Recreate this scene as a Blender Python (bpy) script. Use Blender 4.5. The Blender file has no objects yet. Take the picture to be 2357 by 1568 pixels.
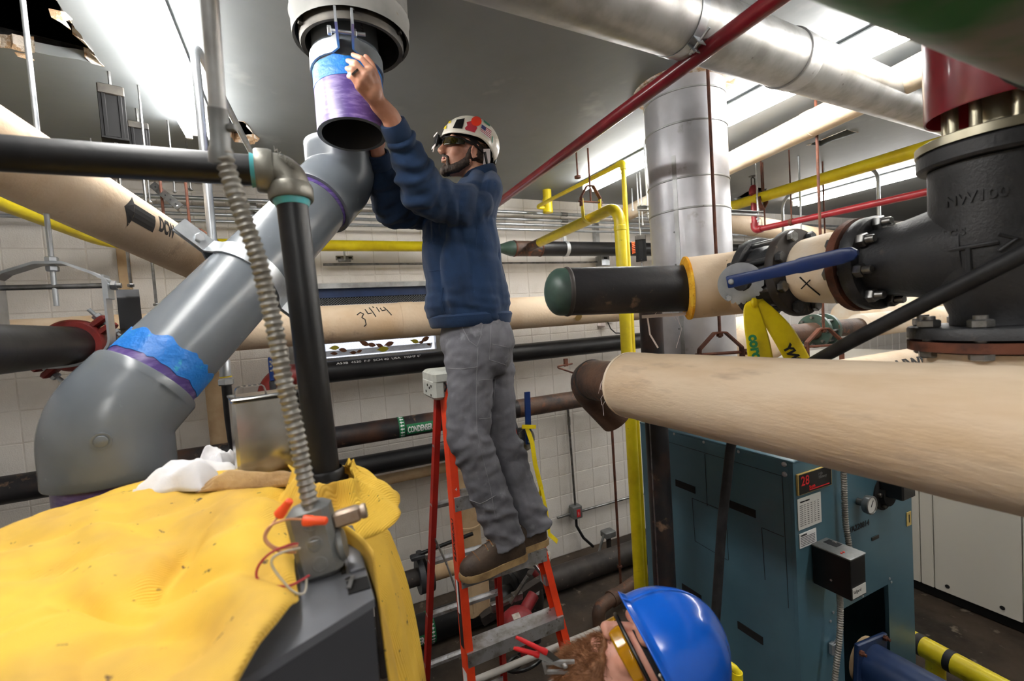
import bpy, bmesh, math, random
from mathutils import Vector as V, Matrix, noise
random.seed(7)
S = bpy.context.scene
COL = S.collection
R_ = math.radians
# ------------------------------------------------------------------ camera
H = 2.4                      # eye height above the floor
YAW, PITCH, ROLL = 25.0, 2.6, 3.8
FPX, CX, CY = 16.0 / 36.0 * 2357.0, 1178.5, 784.0
_y, _p, _r = R_(YAW), R_(PITCH), R_(ROLL)
CF = V((math.sin(_y) * math.cos(_p), math.cos(_y) * math.cos(_p), -math.sin(_p)))
_R0 = V((math.cos(_y), -math.sin(_y), 0)); _U0 = _R0.cross(CF)
CR = _R0 * math.cos(_r) - _U0 * math.sin(_r)
CU = _U0 * math.cos(_r) + _R0 * math.sin(_r)
CO = V((0, 0, H))
cam = bpy.data.cameras.new('camera'); cam.lens = 16.0; cam.sensor_width = 36.0
cam.clip_start = 0.05; cam.clip_end = 60
cam.dof.use_dof = True; cam.dof.focus_distance = 2.0; cam.dof.aperture_fstop = 3.2
camo = bpy.data.objects.new('camera', cam); COL.objects.link(camo)
mw = Matrix((CR, CU, -CF)).transposed().to_4x4(); mw.translation = CO
camo.matrix_world = mw
S.camera = camo
# ------------------------------------------------------------------ world, exposure
S.view_settings.view_transform = 'Standard'; S.view_settings.look = 'None'
S.view_settings.gamma = 1.0; S.view_settings.use_curve_mapping = False
S.view_settings.exposure = 0.95
W = bpy.data.worlds.new('sky'); S.world = W; W.use_nodes = True
bg = W.node_tree.nodes['Background']
bg.inputs[0].default_value = (0.80, 0.84, 1.0, 1); bg.inputs[1].default_value = 0.8
TUBE = 34.0                  # radiance of the fluorescent tubes
CEIL = 3.54; WALLY = 3.9

def at(px, py, t):
    return CO + (CF + CR * ((px - CX) / FPX) - CU * ((py - CY) / FPX)) * t
def _on(px, py, ax, v):
    d = CF + CR * ((px - CX) / FPX) - CU * ((py - CY) / FPX)
    return CO + d * ((v - CO[ax]) / d[ax])
def onX(px, py, v): return _on(px, py, 0, v)
def onY(px, py, v): return _on(px, py, 1, v)
def onZ(px, py, v): return _on(px, py, 2, v)
def proj(P):
    d = V(P) - CO; z = d.dot(CF)
    return CX + FPX * d.dot(CR) / z, CY - FPX * d.dot(CU) / z, z
def zof(x, y, py):           # height at which a vertical line through x,y passes image row py
    lo, hi = -1.0, 6.0
    for _ in range(40):
        m = (lo + hi) / 2
        if proj((x, y, m))[1] > py: lo = m
        else: hi = m
    return lo
ZV = V((0, 0, 1)); XV = V((1, 0, 0)); YV = V((0, 1, 0))
# ------------------------------------------------------------------ materials
def s3(r, g, b):
    f = lambda c: (c / 255 / 12.92) if c <= 10 else ((c / 255 + .055) / 1.055) ** 2.4
    return (f(r), f(g), f(b), 1)
MATS = {}
def mk(name, col, rough=.5, metal=0., c2=None, sc=6., lo=.42, hi=.66, c3=None, sc3=30., lo3=.6, hi3=.68,
       bump=0., bsc=80., coat=0., stretch=(1, 1, 1), emit=0., rvar=0., sheen=0., trans=0., alpha=1., sub=0., bdist=.01):
    m = bpy.data.materials.new(name); m.use_nodes = True
    nt = m.node_tree; N = nt.nodes; L = nt.links; b = N['Principled BSDF']
    b.inputs['Base Color'].default_value = col
    b.inputs['Roughness'].default_value = rough; b.inputs['Metallic'].default_value = metal
    if coat: b.inputs['Coat Weight'].default_value = coat; b.inputs['Coat Roughness'].default_value = .08
    if sheen: b.inputs['Sheen Weight'].default_value = sheen
    if trans: b.inputs['Transmission Weight'].default_value = trans
    if alpha < 1: b.inputs['Alpha'].default_value = alpha
    if sub:
        b.inputs['Subsurface Weight'].default_value = sub
        b.inputs['Subsurface Radius'].default_value = (.01, .004, .002)
    if emit:
        b.inputs['Emission Color'].default_value = col; b.inputs['Emission Strength'].default_value = emit
    tc = N.new('ShaderNodeTexCoord'); mp = N.new('ShaderNodeMapping'); mp.inputs['Scale'].default_value = stretch
    L.new(tc.outputs['Object'], mp.inputs[0])
    def nz(scale, det=4.):
        n = N.new('ShaderNodeTexNoise'); n.inputs['Scale'].default_value = scale; n.inputs['Detail'].default_value = det
        n.inputs['Roughness'].default_value = .6
        L.new(mp.outputs[0], n.inputs['Vector']); return n
    def ramp(n, a, c):
        r = N.new('ShaderNodeMapRange'); r.inputs[1].default_value = a; r.inputs[2].default_value = c
        L.new(n.outputs[0], r.inputs[0]); return r.outputs[0]
    src = None
    for cc, sca, a, c in ((c2, sc, lo, hi), (c3, sc3, lo3, hi3)):
        if cc is None: continue
        mx = N.new('ShaderNodeMix'); mx.data_type = 'RGBA'
        L.new(ramp(nz(sca), a, c), mx.inputs[0])
        if src is None: mx.inputs[6].default_value = col
        else: L.new(src, mx.inputs[6])
        mx.inputs[7].default_value = cc; src = mx.outputs[2]
    if src is not None: L.new(src, b.inputs['Base Color'])
    if rvar:
        r = N.new('ShaderNodeMapRange'); r.inputs[1].default_value = .3; r.inputs[2].default_value = .7
        r.inputs[3].default_value = max(.03, rough - rvar); r.inputs[4].default_value = min(1, rough + rvar)
        L.new(nz(sc * 1.7).outputs[0], r.inputs[0]); L.new(r.outputs[0], b.inputs['Roughness'])
    if bump:
        bp = N.new('ShaderNodeBump'); bp.inputs['Strength'].default_value = bump; bp.inputs['Distance'].default_value = bdist
        L.new(nz(bsc, 3.).outputs[0], bp.inputs['Height']); L.new(bp.outputs[0], b.inputs['Normal'])
    MATS[name] = m; return m
def waves(name, scale, strength, rot=(0, 0, 0), dist=.004, kind='BANDS'):   # adds a woven / ribbed relief
    m = MATS[name]; N = m.node_tree.nodes; L = m.node_tree.links; b = N['Principled BSDF']
    tc = N.new('ShaderNodeTexCoord'); mp = N.new('ShaderNodeMapping'); mp.inputs['Rotation'].default_value = rot
    L.new(tc.outputs['Object'], mp.inputs[0])
    w = N.new('ShaderNodeTexWave'); w.inputs['Scale'].default_value = scale; w.inputs['Distortion'].default_value = .6
    w.wave_type = kind
    L.new(mp.outputs[0], w.inputs[0]); bp = N.new('ShaderNodeBump'); bp.inputs['Strength'].default_value = strength
    bp.inputs['Distance'].default_value = dist
    L.new(w.outputs[1], bp.inputs['Height'])
    if b.inputs['Normal'].links: L.new(b.inputs['Normal'].links[0].from_socket, bp.inputs['Normal'])
    L.new(bp.outputs[0], b.inputs['Normal'])
mk('ceil', s3(124, 128, 130), .5, c2=s3(114, 118, 120), sc=1.2, c3=s3(146, 149, 149), sc3=2.2, lo3=.62, hi3=.75, bump=.15, bsc=9)
mk('block', s3(238, 233, 226), .6, c2=s3(224, 218, 209), sc=3.5, lo=.5, hi=.75, c3=s3(190, 174, 156), sc3=5., lo3=.67, hi3=.82, bump=.5, bsc=110, bdist=.006)
mk('mortar', s3(232, 227, 219), .75, c2=s3(214, 206, 196), sc=6)
mk('floor', s3(70, 58, 46), .75, c2=s3(34, 27, 21), sc=2.2, c3=s3(130, 118, 102), sc3=9, lo3=.62, hi3=.72, bump=.3, bsc=25, rvar=.2)
mk('dark', s3(16, 16, 17), .9); mk('plenum', s3(24, 24, 26), .9)
mk('gyp', s3(214, 204, 192), .9, c2=s3(176, 146, 114), sc=14, lo=.5, hi=.55, bump=.6, bsc=60)
mk('pvc', s3(106, 112, 118), .27, c2=s3(97, 103, 109), sc=3, c3=s3(128, 134, 139), sc3=26, lo3=.68, hi3=.8, bump=.03, bsc=20)
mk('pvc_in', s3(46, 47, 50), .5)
mk('primer', s3(78, 58, 122), .32, c2=s3(128, 110, 164), sc=9, lo=.45, hi=.7, stretch=(2, 2, 8))
mk('btape', s3(24, 112, 196), .45, c2=s3(40, 150, 190), sc=34, lo=.58, hi=.66, bump=.5, bsc=30)
mk('blk', s3(17, 17, 19), .42, c2=s3(30, 29, 30), sc=5, c3=s3(66, 62, 58), sc3=40, lo3=.69, hi3=.78, bump=.05, bsc=40)
mk('blk_rust', s3(34, 33, 35), .45, c2=s3(74, 50, 38), sc=3.5, lo=.5, hi=.72, c3=s3(126, 100, 80), sc3=11, lo3=.63, hi3=.74, bump=.1, bsc=50)
mk('rustpipe', s3(96, 70, 54), .6, c2=s3(52, 44, 42), sc=6, c3=s3(140, 84, 52), sc3=13, lo3=.58, hi3=.72, bump=.2, bsc=70)
mk('greencap', s3(62, 84, 74), .42, c2=s3(46, 58, 54), sc=8, c3=s3(150, 82, 50), sc3=12, lo3=.66, hi3=.72)
mk('rust', s3(104, 58, 38), .75, c2=s3(64, 36, 26), sc=18, bump=.2, bsc=90)
mk('castiron', s3(50, 51, 54), .5, c2=s3(38, 38, 40), sc=6, c3=s3(94, 84, 74), sc3=16, lo3=.66, hi3=.8, bump=.35, bsc=130, bdist=.004)
mk('galv', s3(186, 188, 188), .46, .75, c2=s3(156, 156, 154), sc=9, c3=s3(124, 120, 114), sc3=26, lo3=.68, hi3=.76, rvar=.08)
mk('stack', s3(206, 206, 210), .42, .55, c2=s3(188, 188, 192), sc=4, c3=s3(150, 146, 142), sc3=9, lo3=.66, hi3=.78, rvar=.08)
mk('zinc', s3(196, 200, 204), .38, .75, c2=s3(172, 178, 182), sc=12, rvar=.05)
mk('steel', s3(150, 150, 150), .35, .9, c2=s3(110, 108, 104), sc=20)
mk('sleeve', s3(118, 118, 115), .55, .1, c2=s3(140, 138, 134), sc=5, c3=s3(120, 108, 90), sc3=10, lo3=.64, hi3=.72)
mk('dsteel', s3(76, 72, 66), .5, .5, c2=s3(40, 38, 36), sc=10)
mk('yel', s3(226, 206, 28), .38, c2=s3(204, 180, 20), sc=6, c3=s3(120, 100, 30), sc3=22, lo3=.68, hi3=.74)
mk('red', s3(122, 22, 34), .3, c2=s3(104, 16, 26), sc=8, coat=.3)
mk('redb', s3(150, 36, 44), .4, c2=s3(128, 28, 34), sc=12)
mk('redpaint', s3(130, 36, 30), .5, c2=s3(104, 30, 26), sc=14, bump=.15, bsc=60)
mk('ins', s3(222, 200, 172), .7, c2=s3(206, 176, 140), sc=2.6, lo=.45, hi=.7, c3=s3(178, 152, 126), sc3=7, lo3=.62, hi3=.76, bump=.28, bsc=55, stretch=(1, 1, 1), bdist=.006)
mk('insY', s3(222, 200, 172), .7, c2=s3(206, 178, 144), sc=2.2, lo=.45, hi=.7, c3=s3(184, 160, 136), sc3=4, lo3=.6, hi3=.76, bump=.3, bsc=26, stretch=(4, .9, 4), bdist=.006)
mk('ins2', s3(232, 208, 176), .65, c2=s3(238, 228, 212), sc=4, c3=s3(190, 150, 110), sc3=9, lo3=.66, hi3=.76, bump=.2, bsc=50)
mk('insgrey', s3(116, 112, 104), .7, c2=s3(132, 126, 116), sc=2, c3=s3(16, 104, 34), sc3=3.2, lo3=.5, hi3=.64)
mk('fib', s3(236, 160, 22), .9, c2=s3(250, 200, 60), sc=20, c3=s3(170, 90, 10), sc3=16, lo3=.62, hi3=.7, bump=.8, bsc=70)
mk('orange', s3(238, 68, 22), .5, c2=s3(222, 54, 16), sc=10, c3=s3(200, 120, 90), sc3=40, lo3=.72, hi3=.76)
mk('ladred', s3(176, 30, 16), .5, c2=s3(150, 22, 12), sc=8)
mk('alu', s3(196, 198, 202), .42, .75, c2=s3(150, 146, 140), sc=16, c3=s3(116, 106, 94), sc3=50, lo3=.62, hi3=.7, stretch=(1, 1, 1))
mk('captop', s3(196, 198, 190), .5, c2=s3(170, 172, 166), sc=10)
mk('fleece', s3(18, 46, 80), .95, c2=s3(13, 36, 64), sc=7, c3=s3(32, 62, 98), sc3=60, lo3=.66, hi3=.8, bump=.25, bsc=260, sheen=.08, bdist=.003)
mk('canvas', s3(112, 112, 118), .9, c2=s3(92, 92, 98), sc=6, c3=s3(134, 134, 140), sc3=14, lo3=.6, hi3=.75, bump=.3, bsc=240, bdist=.002)
mk('seam', s3(130, 130, 134), .9)
mk('leather', s3(62, 48, 38), .6, c2=s3(84, 68, 54), sc=11, bump=.2, bsc=80)
mk('suede', s3(46, 36, 30), .85)
mk('sole', s3(176, 146, 100), .75, c2=s3(140, 112, 76), sc=18)
mk('lace', s3(150, 104, 64), .8)
mk('skin', s3(206, 152, 126), .5, c2=s3(190, 128, 104), sc=9, c3=s3(222, 172, 148), sc3=24, lo3=.6, hi3=.75, bump=.12, bsc=160, sub=.12, bdist=.002)
mk('skin2', s3(218, 162, 142), .45, c2=s3(204, 138, 118), sc=10, c3=s3(230, 180, 160), sc3=24, lo3=.6, hi3=.75, bump=.12, bsc=160, sub=.12, bdist=.002)
mk('lips', s3(170, 92, 84), .45)
mk('hair', s3(46, 34, 26), .7, c2=s3(70, 52, 38), sc=60)
mk('beard2', s3(150, 104, 70), .6, c2=s3(118, 76, 48), sc=20, c3=s3(176, 122, 82), sc3=40, lo3=.6, hi3=.7)
mk('whiteshell', s3(236, 230, 216), .3, c2=s3(222, 212, 194), sc=6)
mk('blueshell', s3(12, 100, 220), .24, coat=.4)
mk('black', s3(14, 14, 15), .35); mk('isob', s3(9, 9, 10), .6); MATS['isob'].node_tree.nodes['Principled BSDF'].inputs['Specular IOR Level'].default_value = .2; mk('rubber', s3(26, 26, 28), .55, c2=s3(40, 40, 42), sc=20)
mk('glassdark', s3(20, 20, 10), .06, c2=s3(60, 50, 6), sc=14); mk('amber', s3(232, 176, 20), .12, trans=.6)
mk('bandana', s3(24, 24, 28), .9); mk('bone', s3(210, 206, 190), .9)
mk('tarp', s3(240, 196, 72), .85, c2=s3(196, 154, 80), sc=3.6, lo=.46, hi=.74, c3=s3(104, 80, 52), sc3=46, lo3=.66, hi3=.70, bump=.2, bsc=30, bdist=.004)
waves('tarp', 95, .5, (0, 0, .9), .002)
mk('unit', s3(112, 114, 120), .38, .25, c2=s3(98, 100, 106), sc=5)
mk('unitdark', s3(62, 63, 68), .45)
mk('rag', s3(238, 236, 236), .9, c2=s3(222, 222, 226), sc=8, c3=s3(150, 130, 190), sc3=9, lo3=.7, hi3=.75, bump=.3, bsc=120, bdist=.002)
mk('tin', s3(190, 190, 188), .2, 1., c2=s3(160, 158, 154), sc=5, rvar=.06)
mk('glove', s3(196, 164, 116), .8, c2=s3(150, 116, 76), sc=9, bump=.3, bsc=60)
mk('jbox', s3(132, 134, 134), .5, .55, c2=s3(108, 108, 106), sc=10, c3=s3(178, 172, 164), sc3=16, lo3=.64, hi3=.72)
mk('flex', s3(150, 148, 142), .5, .5, c2=s3(116, 110, 100), sc=14)
mk('conn', s3(176, 160, 144), .45, .6, c2=s3(140, 110, 86), sc=16)
mk('wnut', s3(246, 84, 34), .5); mk('wred', s3(176, 56, 62), .5); mk('wwhite', s3(190, 184, 168), .5); mk('wtan', s3(200, 142, 104), .5)
mk('ink', s3(22, 22, 26), .6); mk('greenlab', s3(12, 112, 66), .5); mk('white', s3(236, 236, 236), .6); mk('stencil', s3(40, 38, 38), .7)
mk('tpaste', s3(80, 176, 184), .5, c2=s3(130, 170, 170), sc=30)
mk('mall', s3(122, 120, 112), .42, .6, c2=s3(98, 92, 80), sc=7, bump=.1, bsc=120)
mk('boiler', s3(74, 108, 122), .32, c2=s3(67, 99, 113), sc=3); mk('boilerdust', s3(206, 200, 190), .9, c2=s3(150, 140, 128), sc=12)
mk('cab', s3(206, 202, 192), .45); mk('navy', s3(30, 52, 92), .4, c2=s3(24, 44, 80), sc=10); mk('bluegrip', s3(14, 44, 100), .35)
mk('brass', s3(184, 178, 156), .34, .85); mk('gauge', s3(220, 220, 214), .4); mk('cardtan', s3(190, 150, 100), .85, c2=s3(160, 120, 80), sc=8)
mk('plateyel', s3(196, 168, 96), .6); mk('labelred', s3(206, 28, 34), .5); mk('spring', s3(236, 104, 50), .5)
mk('ctape', s3(238, 214, 20), .4, c2=s3(222, 194, 10), sc=12); mk('leaf', s3(122, 78, 50), .8, c2=s3(96, 56, 36), sc=40); mk('leafy', s3(186, 176, 50), .8)
mk('tube', (1, .98, .95, 1), .5, emit=TUBE); mk('fixture', s3(232, 234, 234), .4); mk('led', s3(216, 60, 50), .4)
mk('flagb', s3(56, 58, 110), .5); mk('stick', s3(236, 60, 34), .5); mk('stick2', s3(186, 52, 66), .5); mk('stickg', s3(60, 130, 104), .5); mk('sticky', s3(232, 206, 40), .5)
mk('linen', s3(236, 224, 220), .9); mk('stain', s3(140, 112, 60), .8); mk('redwheel', s3(138, 34, 40), .5, c2=s3(110, 30, 32), sc=14)
mk('dirtypipe', s3(60, 54, 50), .6, c2=s3(36, 32, 30), sc=5, c3=s3(110, 98, 84), sc3=22, lo3=.64, hi3=.74); mk('pvcw', s3(206, 202, 194), .5)
mk('paneltan', s3(196, 170, 134), .8, c2=s3(176, 146, 110), sc=5)
for q_ in ('blk', 'blk_rust', 'rubber'): MATS[q_].node_tree.nodes['Principled BSDF'].inputs['Specular IOR Level'].default_value = .35
# ------------------------------------------------------------------ geometry helpers
def perp(a):
    a = a.normalized(); h = ZV if abs(a.z) < .9 else XV
    u = h.cross(a).normalized(); return u, a.cross(u)
def frames(path):
    P = [V(p) for p in path]; n = len(P); T = []
    for i in range(n):
        a = P[max(0, i - 1)]; b = P[min(n - 1, i + 1)]; d = (b - a)
        if 0 < i < n - 1: d = (P[i] - a).normalized() + (b - P[i]).normalized()
        T.append(d.normalized())
    u, w = perp(T[0]); out = []
    for i in range(n):
        u = (u - T[i] * u.dot(T[i])).normalized(); out.append((P[i], T[i], u, T[i].cross(u)))
    return out
def fillet(pts, r, k=7):
    P = [V(p) for p in pts]; out = [P[0]]
    for i in range(1, len(P) - 1):
        a = (P[i - 1] - P[i]); b = (P[i + 1] - P[i]); la, lb = a.length, b.length; a.normalize(); b.normalize()
        ang = a.angle(b); rr = r[i - 1] if isinstance(r, (list, tuple)) else r
        if ang > 3.1: out.append(P[i]); continue
        d = min(rr / math.tan(ang / 2), la * .49, lb * .49); rr = d * math.tan(ang / 2)
        c = P[i] + (a + b).normalized() * (rr / math.sin(ang / 2))
        s = P[i] + a * d - c; e = P[i] + b * d - c; om = s.angle(e)
        for j in range(k + 1):
            f = j / k; out.append(c + (s * math.sin((1 - f) * om) + e * math.sin(f * om)) / math.sin(om))
    out.append(P[-1]); return out
class M:
    def __init__(s): s.v = []; s.f = []
    def add(s, vs, fs):
        o = len(s.v); s.v += [V(x) for x in vs]; s.f += [[i + o for i in f] for f in fs]; return s
    def loft(s, rings, c0=True, c1=True, loop=False):
        n = len(rings[0]); vs = [p for r in rings for p in r]; fs = []
        m = len(rings)
        for i in range(m if loop else m - 1):
            a, b = i * n, ((i + 1) % m) * n
            for j in range(n):
                k = (j + 1) % n; fs.append([a + j, a + k, b + k, b + j])
        if not loop:
            if c0: fs.append(list(range(n))[::-1])
            if c1: fs.append([(m - 1) * n + j for j in range(n)])
        return s.add(vs, fs)
    def tube(s, path, r, n=14, cap=True, ph=0.):
        fr = frames(path); rr = r if isinstance(r, (list, tuple)) else [r] * len(fr)
        return s.loft([[p + (u * math.cos(2 * math.pi * j / n + ph) + w * math.sin(2 * math.pi * j / n + ph)) * q for j in range(n)] for (p, t, u, w), q in zip(fr, rr)], cap, cap)
    def lathe(s, prof, o, ax, n=24, loop=False, ph=0.):
        o = V(o); ax = V(ax).normalized(); u, w = perp(ax)
        return s.loft([[o + ax * h + (u * math.cos(2 * math.pi * j / n + ph) + w * math.sin(2 * math.pi * j / n + ph)) * max(r, 1e-4) for j in range(n)] for r, h in prof], loop=loop)
    def box(s, c, d, Rm=None, bev=0.):
        c = V(c); x, y, z = [q / 2 for q in d]; Rm = Rm or Matrix.Identity(3)
        if bev:
            vs = []; b = bev; rings = []
            for zz, ins in ((-z, b), (-z + b, 0), (z - b, 0), (z, b)):
                X, Y = x - ins, y - ins
                rings.append([c + Rm @ V(p) for p in ((-X + b, -Y, zz), (X - b, -Y, zz), (X, -Y + b, zz), (X, Y - b, zz), (X - b, Y, zz), (-X + b, Y, zz), (-X, Y - b, zz), (-X, -Y + b, zz))])
            return s.loft(rings)
        vs = [c + Rm @ V((a * x, b * y, e * z)) for a in (-1, 1) for b in (-1, 1) for e in (-1, 1)]
        return s.add(vs, [[0, 1, 3, 2], [4, 6, 7, 5], [0, 4, 5, 1], [2, 3, 7, 6], [0, 2, 6, 4], [1, 5, 7, 3]])
    def bar(s, path, w, th, side):
        P = [V(p) for p in path]; rings = []; side = V(side).normalized()
        for i, p in enumerate(P):
            d = P[min(i + 1, len(P) - 1)] - P[max(i - 1, 0)]
            t = d.normalized(); sd = (side - t * side.dot(t)).normalized(); nn = t.cross(sd)
            rings.append([p + sd * (a * w / 2) + nn * (b * th / 2) for a, b in ((-1, -1), (1, -1), (1, 1), (-1, 1))])
        return s.loft(rings)
    def prism(s, poly, o, ex, ey, th):
        o = V(o); ex = V(ex); ey = V(ey); nn = ex.cross(ey).normalized() * th; n = len(poly)
        a = [o + ex * x + ey * y for x, y in poly]; fs = [list(range(n))[::-1], [n + i for i in range(n)]]
        for i in range(n): j = (i + 1) % n; fs.append([i, j, n + j, n + i])
        return s.add(a + [p + nn for p in a], fs)
    def sph(s, c, r, Rm=None, nu=14, nv=9):
        c = V(c); r = r if isinstance(r, (tuple, list)) else (r, r, r); Rm = Rm or Matrix.Identity(3); rings = []
        for i in range(nv + 1):
            a = -math.pi / 2 + math.pi * (i + (1e-3 if i == 0 else -1e-3 if i == nv else 0)) / nv
            rings.append([c + Rm @ V((r[0] * math.cos(a) * math.cos(2 * math.pi * j / nu), r[1] * math.cos(a) * math.sin(2 * math.pi * j / nu), r[2] * math.sin(a))) for j in range(nu)])
        return s.loft(rings)
    def cap2(s, a, b, ra, rb, n=12):      # tapered capsule
        a = V(a); b = V(b); d = (b - a).normalized(); pts = []; rs = []
        for i in range(5): q = math.pi / 2 * (1 - i / 4.001); pts.append(a - d * ra * math.sin(q)); rs.append(max(ra * math.cos(q), ra * .03))
        for i in range(5): q = math.pi / 2 * (i / 4.001); pts.append(b + d * rb * math.sin(q)); rs.append(max(rb * math.cos(q), rb * .03))
        return s.tube(pts, rs, n)
    def grid(s, fn, nu, nv):
        vs = [fn(i / nu, j / nv) for j in range(nv + 1) for i in range(nu + 1)]
        fs = [[j * (nu + 1) + i, j * (nu + 1) + i + 1, (j + 1) * (nu + 1) + i + 1, (j + 1) * (nu + 1) + i] for j in range(nv) for i in range(nu)]
        return s.add(vs, fs)
    def nut(s, c, ax, r, h, ph=0.): return s.lathe([(r * .85, 0), (r, h * .15), (r, h * .85), (r * .85, h)], c, ax, 6, ph=ph)
    def bolt(s, c, ax, r, h, stud=0.):
        s.nut(c, ax, r, h, random.random())
        if stud: s.lathe([(r * .55, h * .5), (r * .55, h + stud), (r * .4, h + stud * 1.1)], c, ax, 10)
        return s
    def text(s, body, size, o, ex, ey, depth=.0006, fn=None, sub=0, align='LEFT', bold=0.):
        c = bpy.data.curves.new('t', 'FONT'); c.body = body; c.size = size; c.extrude = depth / 2; c.align_x = align
        c.resolution_u = 3; c.offset = bold
        ob = bpy.data.objects.new('t', c); me = bpy.data.meshes.new_from_object(ob)
        if sub:
            bm = bmesh.new(); bm.from_mesh(me); bmesh.ops.triangulate(bm, faces=bm.faces)
            bmesh.ops.subdivide_edges(bm, edges=bm.edges, cuts=sub, use_grid_fill=True); bm.to_mesh(me); bm.free()
        if fn is None:
            o = V(o); ex = V(ex); ey = V(ey); nn = ex.cross(ey).normalized()
            fn = lambda x, y, z: o + ex * x + ey * y + nn * z
        s.add([fn(*v.co) for v in me.vertices], [list(p.vertices) for p in me.polygons])
        bpy.data.objects.remove(ob); bpy.data.curves.remove(c); bpy.data.meshes.remove(me); return s
    def mesh(s, name, base=V((0, 0, 0)), smooth=40, sharp=True):
        me = bpy.data.meshes.new(name); me.from_pydata([tuple(p - base) for p in s.v], [], s.f); me.update()
        bm = bmesh.new(); bm.from_mesh(me); bmesh.ops.recalc_face_normals(bm, faces=bm.faces); bm.to_mesh(me); bm.free()
        me.shade_smooth()
        if smooth < 180: me.set_sharp_from_angle(angle=R_(smooth))
        return me
def cylmap(A, a, r, up, ang0=0.):           # maps flat print onto a cylinder: x along the axis, y around it
    A = V(A); a = V(a).normalized(); up = V(up); n0 = (up - a * up.dot(a)).normalized(); n1 = a.cross(n0)
    def fn(x, y, z=0.):
        th = ang0 + y / r; return A + a * x + (n0 * math.cos(th) + n1 * math.sin(th)) * (r + z)
    return fn
def setp(o, label=None, cat=None, group=None, kind=None):
    if label: o['label'] = label
    if cat: o['category'] = cat
    if group: o['group'] = group
    if kind: o['kind'] = kind
    return o
class Thing:
    def __init__(s, name, label, cat, loc, group=None, kind=None):
        s.loc = V(loc); s.o = bpy.data.objects.new(name, None); s.o.empty_display_size = .05
        COL.objects.link(s.o); s.o.location = s.loc; setp(s.o, label, cat, group, kind)
    def p(s, name, mb, mat, parent=None, label=None, smooth=40, kind=None):
        me = mb if isinstance(mb, bpy.types.Mesh) else mb.mesh(name, s.loc, smooth)
        o = bpy.data.objects.new(name, me); COL.objects.link(o)
        if not me.materials: me.materials.append(MATS[mat])
        o.parent = parent or s.o
        if label: o['label'] = label
        if kind: o['kind'] = kind
        return o
def solo(name, mb, mat, label=None, cat=None, group=None, kind=None, smooth=40):
    zs = min(p.z for p in mb.v); c = sum(mb.v, V()) / len(mb.v); base = V((c.x, c.y, zs))
    me = mb.mesh(name, base, smooth); o = bpy.data.objects.new(name, me); COL.objects.link(o); o.location = base
    me.materials.append(MATS[mat]); return setp(o, label, cat, group, kind)
def child(par, name, mb, mat, kind=None, label=None, smooth=40):
    base = V(par.location); me = mb.mesh(name, base, smooth); o = bpy.data.objects.new(name, me); COL.objects.link(o)
    me.materials.append(MATS[mat]); o.parent = par
    if kind: o['kind'] = kind
    if label: o['label'] = label
    return o
# ================================================================== the room
X0, X1, YB, TOP = -3.2, 12.0, -3.2, 4.35
def struct(name, mb, mat, smooth=40):
    return solo(name, mb, mat, kind='structure', smooth=smooth)
floor = struct('floor', M().box(((X0 + X1) / 2, (YB + 4.2) / 2, -.05), (X1 - X0 + .4, 4.2 - YB + .4, .1)), 'floor')
def curve_mesh(loops, z, th):
    c = bpy.data.curves.new('c', 'CURVE'); c.dimensions = '2D'; c.fill_mode = 'BOTH'; c.extrude = th / 2
    for lp in loops:
        sp = c.splines.new('POLY'); sp.points.add(len(lp) - 1); sp.use_cyclic_u = True
        for q, p in zip(sp.points, lp): q.co = (p[0], p[1], 0, 1)
    o = bpy.data.objects.new('c', c); me = bpy.data.meshes.new_from_object(o)
    m = M(); m.add([V((v.co.x, v.co.y, v.co.z + z)) for v in me.vertices], [list(p.vertices) for p in me.polygons])
    bpy.data.objects.remove(o); bpy.data.curves.remove(c); bpy.data.meshes.remove(me); return m
def ragged(px, amp=3, k=3):
    out = []
    for i in range(len(px)):
        a, b = px[i], px[(i + 1) % len(px)]
        for j in range(k):
            f = j / k; out.append((a[0] + (b[0] - a[0]) * f + random.uniform(-amp, amp) * (j > 0), a[1] + (b[1] - a[1]) * f + random.uniform(-amp, amp) * (j > 0)))
    return out
HOLES = [ragged([(-120, 92), (0, 108), (110, 126), (240, 152), (205, 108), (165, 52), (130, 0), (100, -50), (-120, -60)], 3, 4),
         ragged([(518, 268), (562, 280), (598, 318), (586, 331), (540, 326), (512, 302)], 3, 3),
         ragged([(1856, 334), (1948, 298), (1976, 304), (1890, 337)], 2, 3),
         ragged([(1688, 458), (1735, 436), (1772, 430), (1762, 441), (1716, 462)], 3, 3)]
loops = [[(X0, YB), (X1, YB), (X1, 4.1), (X0, 4.1)]]
for h in HOLES: loops.append([tuple(onZ(x, y, CEIL)[:2]) for x, y in h])
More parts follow.
